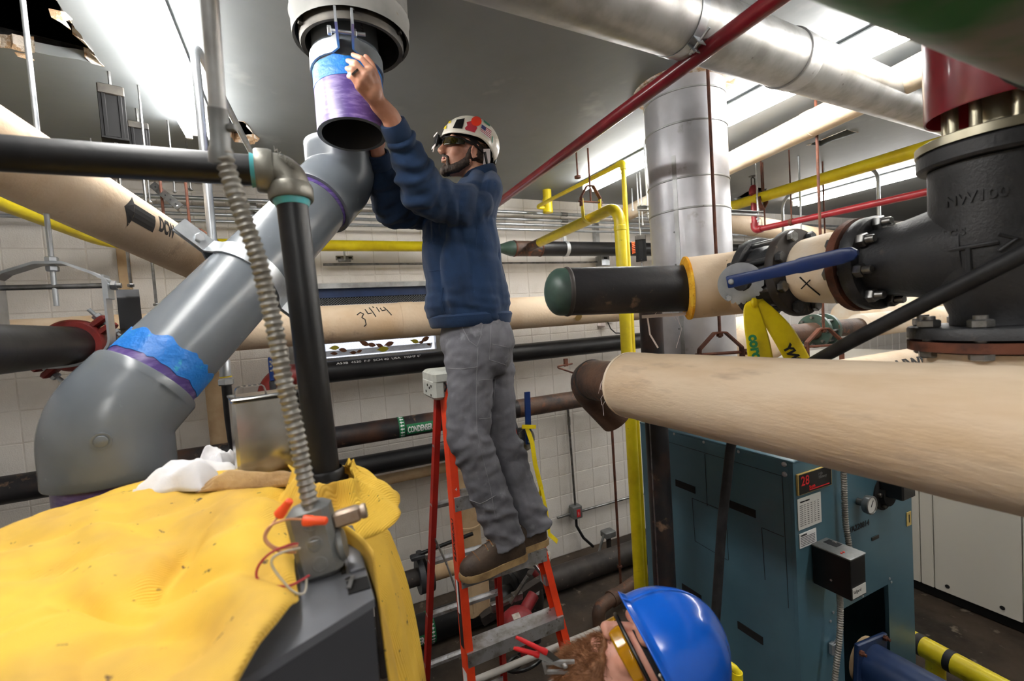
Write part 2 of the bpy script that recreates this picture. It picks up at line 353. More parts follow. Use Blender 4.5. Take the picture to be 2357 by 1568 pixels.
# opening round the sheet-metal sleeve
SL = onZ(812, 97, 3.37)
loops.append([(SL.x + .196 * math.cos(a * math.pi / 12), SL.y + .196 * math.sin(a * math.pi / 12)) for a in range(24)])
ceiling = struct('ceiling', curve_mesh(loops, CEIL + .02, .04), 'ceil', 30)
for h in HOLES[:3]:
    q = [onZ(x, y, CEIL) for x, y in h]; m = M(); n = len(q)
    for i in range(n):
        a, b = q[i], q[(i + 1) % n]; c = sum(q, V()) / n
        if random.random() < .25: continue
        i1 = a + (c - a).normalized() * random.uniform(.006, .03); i2 = b + (c - b).normalized() * random.uniform(.006, .03)
        z1 = V((0, 0, random.uniform(.004, .014))); z0 = V((0, 0, -.003))
        m.add([a + z0, b + z0, i2 + z1, i1 + z1, a + V((0, 0, .045)), b + V((0, 0, .045)), i2 + V((0, 0, .045)), i1 + V((0, 0, .045))], [[0, 1, 2, 3], [4, 5, 6, 7], [0, 1, 5, 4], [2, 3, 7, 6], [1, 2, 6, 5], [0, 3, 7, 4]])
    child(ceiling, 'torn_gypsum_edge', m, 'gyp', label='torn tan and white gypsum edge')
for pts in ([(112, 22), (150, 30), (167, 46), (150, 48), (163, 69), (140, 52), (118, 40)], [(34, 122), (60, 126), (79, 140), (60, 136), (40, 130)]):
    o = onZ(*pts[0], CEIL); q = [onZ(x, y, CEIL - .01 - .004 * i) for i, (x, y) in enumerate(pts)]
    m = M(); n = len(q); m.add(q + [p + V((0, 0, .004)) for p in q], [list(range(n)), [n + i for i in range(n)][::-1]] + [[i, (i + 1) % n, n + (i + 1) % n, n + i] for i in range(n)])
    child(ceiling, 'hanging_paper_scrap', m, 'gyp', label='ragged scrap of drywall paper hanging from the hole')
struct('ceiling_deck', M().box(((X0 + X1) / 2, .45, TOP), (X1 - X0, 7.4, .06)), 'plenum')
a = onZ(-140, 45, CEIL + .1); b = onZ(260, 138, CEIL + .1)
d = (b - a).normalized()
m = M().bar([a - d * .3, b + d * .3], .05, .003, V((0, 0, 1))); m.bar([a - d * .3 + V((0, .02, -.025)), b + d * .3 + V((0, .02, -.025))], .04, .003, V((-d.y, d.x, 0)))
m.bar([a - d * .3 + V((-.0, .02, .025)), b + d * .3 + V((0, .02, .025))], .04, .003, V((-d.y, d.x, 0)))
solo('ceiling_channel', m, 'steel', 'steel ceiling channel seen inside the torn hole at top left', 'channel')
# window in the back wall: a louvred vent with daylight behind it
WX0, WX1 = onY(664, 800, WALLY).x, onY(1014, 800, WALLY).x
WZ1, WZ0 = onY(850, 651, WALLY).z, onY(850, 842, WALLY).z
TH = .2
wall = M()
for x0, x1, z0, z1 in ((X0, WX0, 0, TOP), (WX1, X1, 0, TOP), (WX0, WX1, 0, WZ0), (WX0, WX1, WZ1, TOP)):
    wall.box(((x0 + x1) / 2, WALLY + .0038 + TH / 2, (z0 + z1) / 2), (x1 - x0, TH, z1 - z0))
wall_back = struct('wall_back', wall, 'mortar')
struct('wall_left', M().box((X0 - .1, .45, TOP / 2), (.2, 7.5, TOP)), 'block')
struct('wall_right', M().box((X1 + .1, .45, TOP / 2), (.2, 7.5, TOP)), 'block')
struct('wall_front', M().box(((X0 + X1) / 2, YB - .1, TOP / 2), (X1 - X0 + .4, .2, TOP)), 'block')
win = Thing('window_1', 'louvred vent window with wire screen in the white block wall', None, ((WX0 + WX1) / 2, WALLY, WZ0), kind='structure')
ww, wh = WX1 - WX0, WZ1 - WZ0; wxc = (WX0 + WX1) / 2
fr = M()
for z, hh in ((WZ1 - .02, .04), (WZ0 + .045, .09)): fr.box((wxc, WALLY - .005, z), (ww, .05, hh))
for x in (WX0 + .025, WX1 - .02): fr.box((x, WALLY - .006, (WZ0 + WZ1) / 2), (.05, .05, wh))
win.p('window_frame', fr, 'galv')
win.p('header', M().box((wxc, WALLY + .03, WZ1 - .075), (ww - .09, .02, .07)), 'navy', label='blue-grey header panel')
win.p('shade_strip', M().box((wxc, WALLY + .05, WZ1 - .14), (ww - .09, .02, .06)), 'dark')
nb = 5
for i in range(nb):
    z = WZ0 + .12 + (wh - .26) * i / (nb - 1)
    Rm = Matrix.Rotation(R_(-38), 3, 'X')
    win.p('louver_blade', M().box((wxc, WALLY + .1, z), (ww - .1, .075, .004), Rm), 'galv')
scr = M(); stp = .021; zz0, zz1 = WZ0 + .09, WZ1 - .12
k = 0; z = zz0
while z < zz1:
    nx = int((ww - .1) / stp)
    pts = [V((WX0 + .05 + i * stp * .5, WALLY + .012, z + (.016 if i % 2 else 0))) for i in range(nx * 2)]
    scr.tube(pts, .0013, 3, cap=False); z += .0165
win.p('wire_screen', scr, 'zinc', kind='stuff', label='zigzag expanded metal screen')
lf = [(770, 801, 'leafy', 1.1), (789, 806, 'leaf', 1), (769, 814, 'leaf', .8), (839, 791, 'leaf', 1.2), (855, 794, 'leaf', 1.1), (874, 796, 'leaf', 1), (896, 792, 'leaf', 1.2), (882, 804, 'leafy', 1.4), (955, 786, 'leafy', 1.1), (969, 788, 'leaf', .7), (979, 781, 'leaf', 1.2), (987, 793, 'leaf', .6), (827, 809, 'leaf', .7), (813, 812, 'leaf', .8)]
place = ['leftmost, curled and yellow', 'reddish, second from the left end', 'small, hanging lowest at the left', 'large, left of the middle pair', 'upright, right of the middle', 'narrow and tilted', 'long, beside the yellow leaf', 'widest and brightest yellow', 'green-yellow, near the right end', 'small pale, right of the green one', 'dark, at the upper right', 'tiny, nearest the right frame', 'small, low in the centre', 'flat, low left of centre']
for (x, y, mt, sc), pl in zip(lf, place):
    c = onY(x, y, WALLY - .006); an = random.uniform(-.5, .5); ex = V((math.cos(an), 0, math.sin(an))) * .034 * sc; ey = V((-math.sin(an) * .8, -.1, math.cos(an) * .8)) * .036 * sc
    poly = [(1, 0), (.6, .45), (.1, .62), (-.4, .5), (-.8, .2), (-1.2, .02), (-.8, -.15), (-.3, -.5), (.3, -.55), (.7, -.3)]
    solo('dry_leaf', M().prism(poly, c, ex, ey, .0015), mt, 'dead leaf stuck in the vent screen, ' + pl, 'leaf', 'leaves on the vent screen')
# ================================================================== fluorescent fixtures
def fixture(xc, y0, y1, label, group):
    t = Thing('strip_light', label, 'light', (xc, (y0 + y1) / 2, CEIL), group)
    L = y1 - y0; ym = (y0 + y1) / 2
    prof = [(-.055, 0), (-.075, -.018), (-.035, -.062), (.035, -.062), (.075, -.018), (.055, 0)]
    t.p('housing', M().prism([(p[0], p[1]) for p in prof], V((xc, y0, CEIL)), XV, ZV, -L), 'fixture')
    for sx in (-.05, .05):
        t.p('tube', M().tube([(xc + sx, y0 + .03, CEIL - .066), (xc + sx, y1 - .03, CEIL - .066)], .0165, 12), 'tube')
        for y in (y0 + .016, y1 - .016):
            t.p('lampholder', M().box((xc + sx, y, CEIL - .055), (.03, .02, .06), bev=.003), 'white')
LX = -.385
fixture(LX, 1.66, 2.90, 'bright fluorescent strip light beside the torn ceiling hole at top left', 'ceiling strip lights')
fixture(LX, .36, 1.60, 'fluorescent strip light overhead left, just outside the picture', 'ceiling strip lights')
fixture(LX, -1.6, -.36, 'fluorescent strip light behind the viewer on the left row', 'ceiling strip lights')
AX = 2.35
for i, nm in enumerate(['far fluorescent strip light left of the tall metal stack', 'fluorescent strip light just right of the tall metal stack', 'fluorescent strip light above the diagonal galvanized flue', 'fluorescent strip light behind the viewer on the middle row']):
    fixture(AX, 3.29 - 1.24 * (i + 1) + .02, 3.29 - 1.24 * i, nm, 'ceiling strip lights')
BX = 5.15
for i, nm in enumerate(['distant fluorescent strip light behind the yellow pipe at right', 'distant fluorescent strip light behind the black mixing valve', 'right row fluorescent strip light outside the picture']):
    fixture(BX, 3.3 - 1.24 * (i + 1) + .02, 3.3 - 1.24 * i, nm, 'ceiling strip lights')
# ================================================================== grey drain pipe
Pb = at(812, 312, 1.53); RP = .1095
SA = (ZV + V((Pb.x, Pb.y, 0)).normalized() * .12).normalized()      # the loose stub hangs slightly askew
def hollow(h0, h1, ro, ri): return M().lathe([(ri, h0), (ro, h0), (ro, h1), (ri, h1)], Pb, SA, 40, loop=True)
HT = CEIL + .3 - Pb.z
t = Thing('drain_pipe_stub', 'short grey plastic pipe with a purple end hanging out of the ceiling sleeve', 'pipe', Pb)
t.p('pipe', hollow(0, HT, RP, RP - .0125), 'pvc')
t.p('primer_band', hollow(.0005, .142, RP + .0012, RP - .0005), 'primer', label='brushed purple primer')
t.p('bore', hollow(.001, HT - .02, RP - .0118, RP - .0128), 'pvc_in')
tp = M(); n = 40; rings = []; u, w = perp(SA)
for k, (r, zz) in enumerate(((RP, .142), (RP + .0022, .142), (RP + .0022, .205), (RP, .205))):
    rings.append([Pb + (u * math.cos(2 * math.pi * j / n) + w * math.sin(2 * math.pi * j / n)) * r + SA * (zz + (.008 * noise.noise(V((j * .5, k // 2, 0))) if zz > .15 else .003 * noise.noise(V((j * .7, 5, 0))))) for j in range(n)])
t.p('painter_tape', tp.loft(rings, loop=True), 'btape')
t.p('print', M().text('TT MFD INC', .014, 0, 0, 0, .0004, cylmap(Pb + SA * .30, SA, RP + .0005, V((.35, -1, 0))), 1), 'ink')
# riser clamp on it
hd = V((-Pb.x + .01, -Pb.y, 0)); hd = (hd - SA * hd.dot(SA)).normalized(); sd = hd.cross(SA)
if sd.x < 0: sd = -sd
RC = Pb + SA * .235
t = Thing('riser_clamp', 'zinc riser clamp around the pipe stub, gripped by the worker', 'clamp', RC)
for sg, nm in ((-1, 0), (1, 1)):
    pts = []; ga = .17
    for i in range(15):
        q = ga + (math.pi - 2 * ga) * i / 14; pts.append(RC + (hd * math.cos(q) + sd * sg * math.sin(q)) * (RP + .005))
    f0 = pts[0]; b0 = pts[-1]
    path = [f0 + hd * .125 + sd * sg * .004, f0 + hd * .02 + sd * sg * .002] + pts[1:-1] + [b0 - hd * .02, b0 - hd * .12]
    t.p('half_band', M().bar(path, .05, .007, SA), 'zinc')
bc = RC + hd * (RP + .06)
m = M().tube([bc - sd * .05, bc + sd * .06], .0055, 10); m.nut(bc - sd * .05, sd, .013, .012); m.nut(bc + sd * .024, sd, .012, .01)
t.p('bolt', m, 'zinc'); bc = RC - hd * (RP + .06)
m = M().tube([bc - sd * .05, bc + sd * .06], .0055, 10); m.nut(bc - sd * .05, sd, .013, .012); t.p('bolt', m, 'zinc')
# ceiling sleeve
t = Thing('ceiling_sleeve', 'painted sheet-metal sleeve around the pipe stub at the ceiling', 'sleeve', V((SL.x, SL.y, 3.36)))
so = V((SL.x, SL.y, 0))
t.p('outer_ring', M().lathe([(.178, 3.375), (.186, 3.367), (.188, 3.39), (.188, 3.43), (.1925, 3.437), (.188, 3.444), (.19, 3.52), (.194, CEIL + .06), (.18, CEIL + .06), (.18, 3.4)], so, ZV, 48, loop=True), 'sleeve')
t.p('inner_ring', M().lathe([(.150, 3.345), (.163, 3.343), (.166, 3.352), (.166, 3.40), (.155, 3.41), (.150, 3.45)], so, ZV, 48, loop=True), 'dsteel')
for q in (.2, 1.3, 2.4, 3.5, 4.6, 5.6):
    c = so + V((.169 * math.cos(q), .169 * math.sin(q), 3.375)); t.p('spacer_tab', M().box(c, (.02, .01, .03), Matrix.Rotation(q, 3, 'Z')), 'dsteel')
# offset run below
Pu = at(780, 332, 1.745); Au = V((Pu.x, Pu.y, zof(Pu.x, Pu.y, 412)))
Pl = at(262, 1095, 1.09); Al = V((Pl.x, Pl.y, zof(Pl.x, Pl.y, 972)))
D = (Au - Al).normalized(); Lg = (Au - Al).length
t = Thing('drain_pipe_offset', 'large grey plastic drain pipe running diagonally between two elbows', 'pipe', V((Pl.x, Pl.y, .0)))
RH = .1255
t.p('pipe', M().tube([Al + D * .1, Au - D * .1], RP, 48), 'pvc')
def hubend(m, p, d):   # open socket mouth
    return m.lathe([(RP + .001, .0), (RH - .002, .0), (RH, -.004), (RH, -.03), (RP - .01, -.03), (RP - .01, -.0005)], p, d, 48, loop=True)
def elbow(A, e1, e2):
    path = fillet([e1 - (e1 - A).normalized() * .02, A, e2 - (e2 - A).normalized() * .02], .14, 12)
    m = M().tube(path, RH, 48, cap=False); return m
e1 = Pu; e2 = Au - D * .175
up = elbow(Au, e1, e2); hubend(up, e1, ZV); hubend(up, e2, -D)
ue = t.p('upper_elbow', up, 'pvc')
t.p('seam_line', M().bar(fillet([Pu + V((0, 0, -.005)) + CR * .0 + (CO - Pu).normalized() * .1258, Au + (CO - Au).normalized() * .126], .01), .003, .001, CR), 'pvc', parent=ue)
e1 = Al + D * .122; e2 = Pl + V((0, 0, .0))
lo = elbow(Al, e1, e2); hubend(lo, e1, D); hubend(lo, e2, -ZV)
le = t.p('lower_elbow', lo, 'pvc')
gc = Al + V((0, 0, -.02)); gd = (CO - gc); gd.z = 0; gd = (gd.normalized() + V((-.12, 0, -.03))).normalized()
t.p('moulding_gate', M().lathe([(.019, -.004), (.019, .0015), (.016, .002), (.013, .0005), (.012, .004), (.004, .006)], gc + gd * .1255, gd, 20), 'pvc', parent=le)
t.p('lower_pipe', M().tube([(Pl.x, Pl.y, 0.0), Pl + V((0, 0, .03))], RP, 40), 'pvc')
t.p('primer_ring', M().lathe([(RP, -.10), (RP + .001, -.10), (RP + .001, .01), (RP, .01)], Pl, ZV, 40, loop=True), 'primer')
t.p('primer_ring', M().lathe([(RP, 0), (RP + .001, 0), (RP + .001, .035), (RP, .035)], Al + D * .117, D, 40, loop=True), 'primer')
t.p('primer_ring', M().lathe([(RP, 0), (RP + .001, 0), (RP + .001, .02), (RP, .02)], Au - D * .19, D, 40, loop=True), 'primer')
t.p('painter_tape', M().lathe([(RP, -.15), (RP + .002, -.15), (RP + .002, -.1), (RP, -.1)], Pl, ZV, 40, loop=True), 'btape')
n = 64; rings = []; u, w = perp(D)
for k, (r, zz) in enumerate(((RP, .145), (RP + .0025, .145), (RP + .0025, .205), (RP, .205))):
    rings.append([Al + D * (zz + (.016 if k > 1 else .012) * noise.noise(V((j * .33, k // 2 * 7, 0))) + (.006 * noise.noise(V((j * 1.1, k // 2 * 3, 2))))) + (u * math.cos(2 * math.pi * j / n) + w * math.sin(2 * math.pi * j / n)) * (r + .0012 * noise.noise(V((j * .9, 1, k)))) for j in range(n)])
t.p('painter_tape', M().loft(rings, loop=True), 'btape', label='crumpled blue tape above the lower elbow')
# clamp on the diagonal pipe
CC = Al + D * (Lg * .48)
toc = (CO - CC).normalized(); ear = D.cross(toc).normalized()
if ear.dot(CR) > 0: ear = -ear
nrm = ear.cross(D).normalized()
if nrm.dot(toc) < 0: nrm = -nrm
t = Thing('pipe_clamp', 'zinc two-piece clamp bolted around the diagonal drain pipe', 'clamp', CC)
for sg in (1, -1):
    pts = [CC + (ear * math.cos(q) + nrm * sg * math.sin(q)) * (RP + .004) for q in [.1 + (math.pi - .2) * i / 16 for i in range(17)]]
    g = nrm * sg * .006
    path = [CC + ear * (RP + .11) + g, CC + ear * (RP + .02) + g] + pts[1:-1] + [CC - ear * (RP + .02) + g, CC - ear * (RP + .13) + g]
    t.p('half_band', M().bar(path, .046, .0065, D), 'zinc')
for q in (RP + .05, -(RP + .06)):
    c = CC + ear * q
    t.p('bolt', M().bolt(c + nrm * .009, nrm, .014, .011).tube([c - nrm * .04, c + nrm * .01], .006, 8).nut(c - nrm * .026, nrm, .013, .011), 'zinc')
# ================================================================== pipe with clevis hanger, left edge
Ph = at(141, 797, 1.30); hx, hy, hz = Ph
zb = onY(140, 660, hy).z; zt = onY(131, 607, hy).z; hw = (onY(258, 690, hy).x - onY(12, 690, hy).x) / 2
t = Thing('grooved_pipe', 'black steel pipe at the left edge with a red grooved coupling', 'pipe', (hx, hy, hz - .057))
t.p('pipe', M().tube([(hx, .35, hz), (hx, hy + .09, hz)], .057, 32), 'blk')
t.p('end_pipe', M().tube([(hx, hy + .1, hz), (hx, hy + .5, hz)], .055, 24), 'blk')
cy_ = hy + .09
cp = t.p('coupling', M().lathe([(.055, -.03), (.072, -.03), (.078, -.02), (.078, .02), (.072, .03), (.055, .03)], (hx, cy_, hz), YV, 36, loop=True), 'redpaint', label='red coupling with bolted lugs')
for q, sg in ((R_(38), 1), (R_(222), -1)):
    dr = V((math.cos(q), 0, math.sin(q))); tg = V((-math.sin(q), 0, math.cos(q)))
    Rm = Matrix((dr, YV, tg)).transposed()
    for s2 in (-1, 1):
        t.p('lug', M().box(V((hx, cy_, hz)) + dr * .093 + tg * s2 * .014, (.045, .05, .018), Rm, .004), 'redpaint', parent=cp)
    b0 = V((hx, cy_, hz)) + dr * .098
    t.p('bolt', M().tube([b0 - tg * .05, b0 + tg * .06], .006, 10).nut(b0 + tg * .025, tg, .013, .012).nut(b0 - tg * .04, tg, .013, .012), 'zinc', parent=cp)
t = Thing('clevis_hanger', 'large zinc clevis hanger carrying the black pipe at the left edge', 'hanger', (hx, hy, hz - .06))
c = V((hx, hy, 0)); zl = hz - .0595
arch = [c + V((-hw - .006, 0, zb - .04)), c + V((-hw - .006, 0, zb + .018)), c + V((-.1 * hw / .12, 0, zb + .04)), c + V((-.03, 0, zt)), c + V((.03, 0, zt)), c + V((hw * .8, 0, zb + .035)), c + V((hw + .006, 0, zb + .015)), c + V((hw + .006, 0, zb - .04))]
t.p('yoke', M().bar(fillet(arch, .012, 3),   .052, .007, YV), 'zinc')
lp = [c + V((-hw, 0, zb + .03))] + [c + V((-hw * math.cos(q), 0, zl + .075 - (.075) * math.sin(q))) for q in [math.pi * i / 20 for i in range(21)]] + [c + V((hw, 0, zb + .03))]
t.p('loop', M().bar(lp, .05, .006, YV), 'zinc')
m = M().tube([c + V((-hw - .03, 0, zb)), c + V((hw + .035, 0, zb))], .0075, 14); m.nut(c + V((hw + .011, 0, zb)), XV, .015, .014); m.nut(c + V((-hw - .03, 0, zb)), XV, .015, .012)
t.p('cross_bolt', m, 'steel')
t.p('rod', M().tube([c + V((0, 0, zt - .12)), c + V((0, 0, CEIL + .3))], .0065, 12), 'zinc')
t.p('nut', M().nut(c + V((0, 0, zt + .004)), ZV, .015, .015), 'zinc'); t.p('nut', M().nut(c + V((0, 0, zt - .022)), ZV, .015, .015), 'zinc')
# ================================================================== rods, spring hangers, conduits at top left
def rod(px, py, pyb, r, mat, label, extra=.02, parts=None):
    P = onZ(px, py, CEIL); zb_ = zof(P.x, P.y, pyb)
    t = Thing('hanger_rod', label, 'rod', (P.x, P.y, zb_), 'threaded hanger rods')
    t.p('rod', M().tube([(P.x, P.y, zb_), (P.x, P.y, CEIL + extra)], r, 8), mat)
    t.p('nut', M().nut((P.x, P.y, zb_ + .003), ZV, r * 2.1, r * 2), mat)
    return t, P
def springcan(t, P, pyt, pyb, w, spring=True):
    za, zb_ = zof(P.x, P.y, pyt), zof(P.x, P.y, pyb); h = za - zb_
    fx = V((-P.y, P.x, 0)).normalized(); fy = V((P.x, P.y, 0)).normalized(); Rm = Matrix((fx, fy, ZV)).transposed()
    c = V((P.x, P.y, (za + zb_) / 2))
    m = M()
    for s_ in (-1, 1):
        m.box(c + fx * s_ * w * .46, (w * .1, w * .8, h), Rm, .002)
        for q in (-1, 1): m.box(c - fy * w * .42 + fx * s_ * w * .3 + fx * q * w * .02, (w * .12, w * .06, h * .98), Rm, .002)
    m.box(c + fy * w * .42, (w, w * .06, h), Rm); m.box(c - fy * w * .38 - ZV * h * .06, (w * .9, w * .04, h * .8), Rm)
    cc = t.p('spring_housing', m, 'isob')
    t.p('top_plate', M().box(c + ZV * h * .44, (w * 1.02, w * .95, h * .2), Rm, .004), 'dsteel', parent=cc); t.p('bottom_plate', M().box(c - ZV * h * .5, (w * 1.04, w, h * .05), Rm, .002), 'isob', parent=cc)
    if spring:
        sp = [c + fx * (w * .62 + math.cos(q) * w * .2) + fy * math.sin(q) * w * .2 + ZV * (h * (.32 - .5 * q / 44)) for q in [i * .5 for i in range(88)]]
        t.p('spring', M().tube(sp, w * .05, 6), 'spring', parent=cc)
    return t
t, P = rod(250, 165, 662, .006, 'steel', 'hanger rod with the larger black spring isolator near the torn hole', .02); springcan(t, P, 208, 326, .085, False)
t, P = rod(314, 250, 706, .0065, 'steel', 'hanger rod with the smaller spring isolator showing orange coils'); springcan(t, P, 289, 372, .078)
for a_, l_ in (((318, 196, 470, .0045), 'thin hanger rod right of the larger spring isolator'), ((386, 277, 445, .0045), 'thin hanger rod below the left strip light'), ((428, 324, 440, .006), 'short stub rod at the end of the left strip light'), ((208, 318, 480, .0055), 'short rod behind the black gas pipe, left of the isolators')):
    rod(*a_, 'steel', l_)
for px, l_ in ((374, 'rusty rod left of the pair over the stencilled pipe'), (432, 'rusty rod right of the pair over the stencilled pipe')):
    P = at(px, 470, 2.3); m = M().tube([(P.x, P.y, zof(P.x, P.y, 540)), (P.x, P.y, zof(P.x, P.y, 372))], .0065, 8); solo('hanger_rod', m, 'rust', l_, 'rod', 'rusty hanger rods')
# grey saddle bracket
P = at(296, 690, 1.93); fx = V((-P.y, P.x, 0)).normalized() * -1
if fx.x < 0: fx = -fx
Rm = Matrix((fx, fx.cross(ZV) * -1, ZV)).transposed()
path = [P + ZV * -.22, P + ZV * .01, P + ZV * .045 + fx.cross(ZV) * .05, P + ZV * .045 + fx.cross(ZV) * .1, P + fx.cross(ZV) * .13 + ZV * .0]
if fx.cross(ZV).dot(CF) < 0: path = [q - 2 * fx.cross(ZV) * (q - P).dot(fx.cross(ZV)) for q in path]
solo('saddle_bracket', M().bar(fillet(path, .01, 3), .075, .006, fx), 'unitdark', 'dark grey steel saddle bracket behind the clevis hanger', 'bracket')
# slotted bracket
a = at(350, 424, 2.35); b = at(415, 478, 2.2)
t = Thing('slotted_bracket', 'slotted zinc channel bracket hanging below the wall conduits', 'bracket', b)
d = (b - a).normalized(); sdv = d.cross((CO - a).normalized()).normalized()
m = M().bar([a, b], .034, .004, sdv); nn = d.cross(sdv).normalized()
for s_ in (-1, 1): m.bar([a + sdv * .017 * s_ - nn * .012 * (1 if nn.dot(CO - a) > 0 else -1), b + sdv * .017 * s_ - nn * .012 * (1 if nn.dot(CO - a) > 0 else -1)], .024, .004, nn)
t.p('channel', m, 'steel')
nv = nn if nn.dot(CO - a) > 0 else -nn
for i in range(5): t.p('slot', M().prism([(.008 * math.cos(q * math.pi / 5), .004 * math.sin(q * math.pi / 5)) for q in range(10)], a + (b - a) * (.14 + .18 * i) + nv * .002, d, sdv, .0012 if d.cross(sdv).dot(nv) > 0 else -.0012), 'dark')
t.p('screw', M().bolt(b - d * .03, -ZV, .008, .012, .015), 'steel'); t.p('screw', M().bolt(b - d * .09 - ZV * .01, -ZV, .008, .012, .01), 'steel')
# bent conduit with sealtight tail
Pc = at(488, 540, 1.47); zt_ = zof(Pc.x, Pc.y, 96); ze = zof(Pc.x, Pc.y, 852)
t = Thing('bent_conduit', 'bright zinc conduit bent over at the ceiling, with a black flexible tail', 'conduit', (Pc.x, Pc.y, ze - .3))
t.p('tube', M().tube(fillet([(Pc.x, Pc.y, ze), (Pc.x, Pc.y, zt_), (Pc.x + .17, 3.74, zt_)], .06, 10), .0132, 16), 'zinc')
t.p('connector', M().lathe([(.012, .0), (.017, .0), (.017, .05), (.013, .055), (.012, .05)], (Pc.x, Pc.y, ze - .02), ZV, 18, loop=True), 'zinc')
t.p('gland_nut', M().nut((Pc.x, Pc.y, ze - .05), ZV, .024, .022), 'zinc')
t.p('yellow_ring', M().lathe([(.012, 0), (.0185, 0), (.0185, .003), (.012, .003)], (Pc.x, Pc.y, ze - .024), ZV, 16, loop=True), 'yel')
t.p('sealtight', M().tube([(Pc.x, Pc.y, ze - .04), (Pc.x, Pc.y, ze - .16), (Pc.x + .004, Pc.y, ze - .26), (Pc.x + .025, Pc.y + .03, ze - .4), (Pc.x + .05, Pc.y + .05, ze - .6)], .0145, 14), 'rubber')
# ================================================================== stencilled insulated pipe
a = at(0, 352, 1.13); b = at(462, 604, 2.28); d = (b - a).normalized()
t = Thing('insulated_pipe', 'cream insulated pipe stencilled DCW with an arrow, coming from upper left', 'pipe', b - ZV * .1)
t.p('jacket', M().tube([a - d * .7] + [a + (b - a) * (i / 12) + V((noise.noise(V((i, 0, 0))) * .004, 0, noise.noise(V((i, 4, 0))) * .005)) for i in range(13)], .0985, 40), 'ins')
t.p('end_ring', M().lathe([(.05, -.004), (.101, -.006), (.101, .006), (.05, .006)], b - d * .012, d, 36, loop=True), 'rust')
t.p('end_pipe', M().tube([b, b + d * .12], .085, 24), 'ins')
mid = a + (b - a) * .455; uu = d.cross((CO - mid).normalized()); mp = cylmap(mid, -d, .0995, (CO - mid).normalized(), -.05)
flip = mp(0, .05)
sg = 1 if proj(mp(0, .05))[1] < proj(mp(0, -.05))[1] else -1
def dcw(x, y, z=0.): return cylmap(mid, d, .0995, (CO - mid).normalized() + ZV * .25, 0)(x, y * s_up, z)
s_up = 1; s_up = 1 if proj(dcw(0, .05))[1] < proj(dcw(0, -.05))[1] else -1
t.p('stencil_lettering', M().text('DCW', .075, 0, 0, 0, .0006, lambda x, y, z: dcw(x * .62 + .015, y - .02, z), 2, bold=.003), 'stencil')
ar = [(-.02, .015), (-.02, -.045), (-.15, -.045), (-.15, -.075), (-.21, -.01), (-.15, .055), (-.15, .015)]
m = M(); pl = [(-.02 - .13 * i / 8, y) for i in range(9) for y in (0,)]
for i in range(8):
    xa, xb = -.015 - .135 * i / 8, -.015 - .135 * (i + 1) / 8
    for j in range(4):
        ya, yb = -.04 + .06 * j / 4, -.04 + .06 * (j + 1) / 4; m.add([dcw(xa, ya), dcw(xb, ya), dcw(xb, yb), dcw(xa, yb)], [[0, 1, 2, 3]])
for i in range(6):
    xa, xb = -.15 - .06 * i / 6, -.15 - .06 * (i + 1) / 6; ha, hb = .055 * (1 - i / 6), .055 * (1 - (i + 1) / 6)
    for j in range(4):
        m.add([dcw(xa, -.01 - ha + 2 * ha * j / 4), dcw(xb, -.01 - hb + 2 * hb * j / 4), dcw(xb, -.01 - hb + 2 * hb * (j + 1) / 4), dcw(xa, -.01 - ha + 2 * ha * (j + 1) / 4)], [[0, 1, 2, 3]])
t.p('stencil_arrow', m, 'stencil')
q0 = b - d * .012; up_ = V((0, 0, 1))
m = M().bar([q0 + V((-.11, 0, .0)), q0 + V((-.09, 0, .1)), q0 + V((-.02, 0, .16)), q0 + V((.02, 0, .16)), q0 + V((.09, 0, .1)), q0 + V((.11, 0, .0))], .03, .006, d)
t.p('hanger_yoke', m, 'rust')
# ================================================================== near black gas pipe with malleable elbow
Pg = at(744, 1068, .93); gx, gy = Pg.x, Pg.y; RG = .0301; E_ = at(664, 398, .945); DZ = (E_ - Pg).normalized(); RX = (XV - DZ * XV.dot(DZ)).normalized()
t = Thing('gas_pipe', 'near black gas pipe running across and turning down through a grey elbow', 'pipe', (gx, gy, Pg.z))
t.p('horizontal_pipe', M().tube([E_ - XV * 1.6, E_ - XV * .06], RG, 28), 'blk')
t.p('vertical_pipe', M().tube([Pg - DZ * .03, E_ - DZ * .06], RG, 28), 'blk')
el = M().tube(fillet([E_ - XV * .05, E_, E_ - DZ * .05], .04, 10), .037, 30, cap=False)
for d_ in (-XV, -DZ): el.lathe([(.028, .028), (.0415, .028), (.0435, .034), (.0435, .056), (.041, .06), (.03, .06)], E_, d_, 30, loop=True)
e = t.p('elbow', el, 'mall')
toc = (CO - E_).normalized()
cmap = lambda x, y, z: (E_ + V((-.012, 0, .005)) + V((0, -.0385, 0)) + V((x * .75 + y * .25, -.0 + abs(x) * .12, y * .8 - x * .75)))
t.p('cast_lettering', M().text('WARD', .016, 0, 0, 0, .003, lambda x, y, z: cmap(x - .022, y + .012, z) - YV * z), 'mall', parent=e)
t.p('cast_lettering', M().text('<FM>', .013, 0, 0, 0, .002, cylmap(E_ - ZV * .045, V((1, 0, 0)), .0435, V((0, -1, .0)), 0) if False else (lambda x, y, z: E_ + V(((x - .02), -math.sqrt(max(1e-6, .0437 ** 2 - (x - .02) ** 2)) - z, y - .051))), 1), 'mall', parent=e)
t.p('pipe_dope', M().lathe([(RG, 0), (RG + .006, 0), (RG + .004, -.006), (RG + .001, -.012), (RG, -.012)], E_ - DZ * .06, DZ, 24, loop=True), 'tpaste')
t.p('pipe_dope', M().lathe([(RG, 0), (RG + .004, 0), (RG + .001, .008), (RG, .008)], E_ - XV * .068, XV, 24, loop=True), 'tpaste')
t.p('thread', M().lathe([(RG - .002 + (.0015 if i % 2 else 0), .0035 * i) for i in range(9)], Pg - DZ * .012, DZ, 24), 'tpaste')
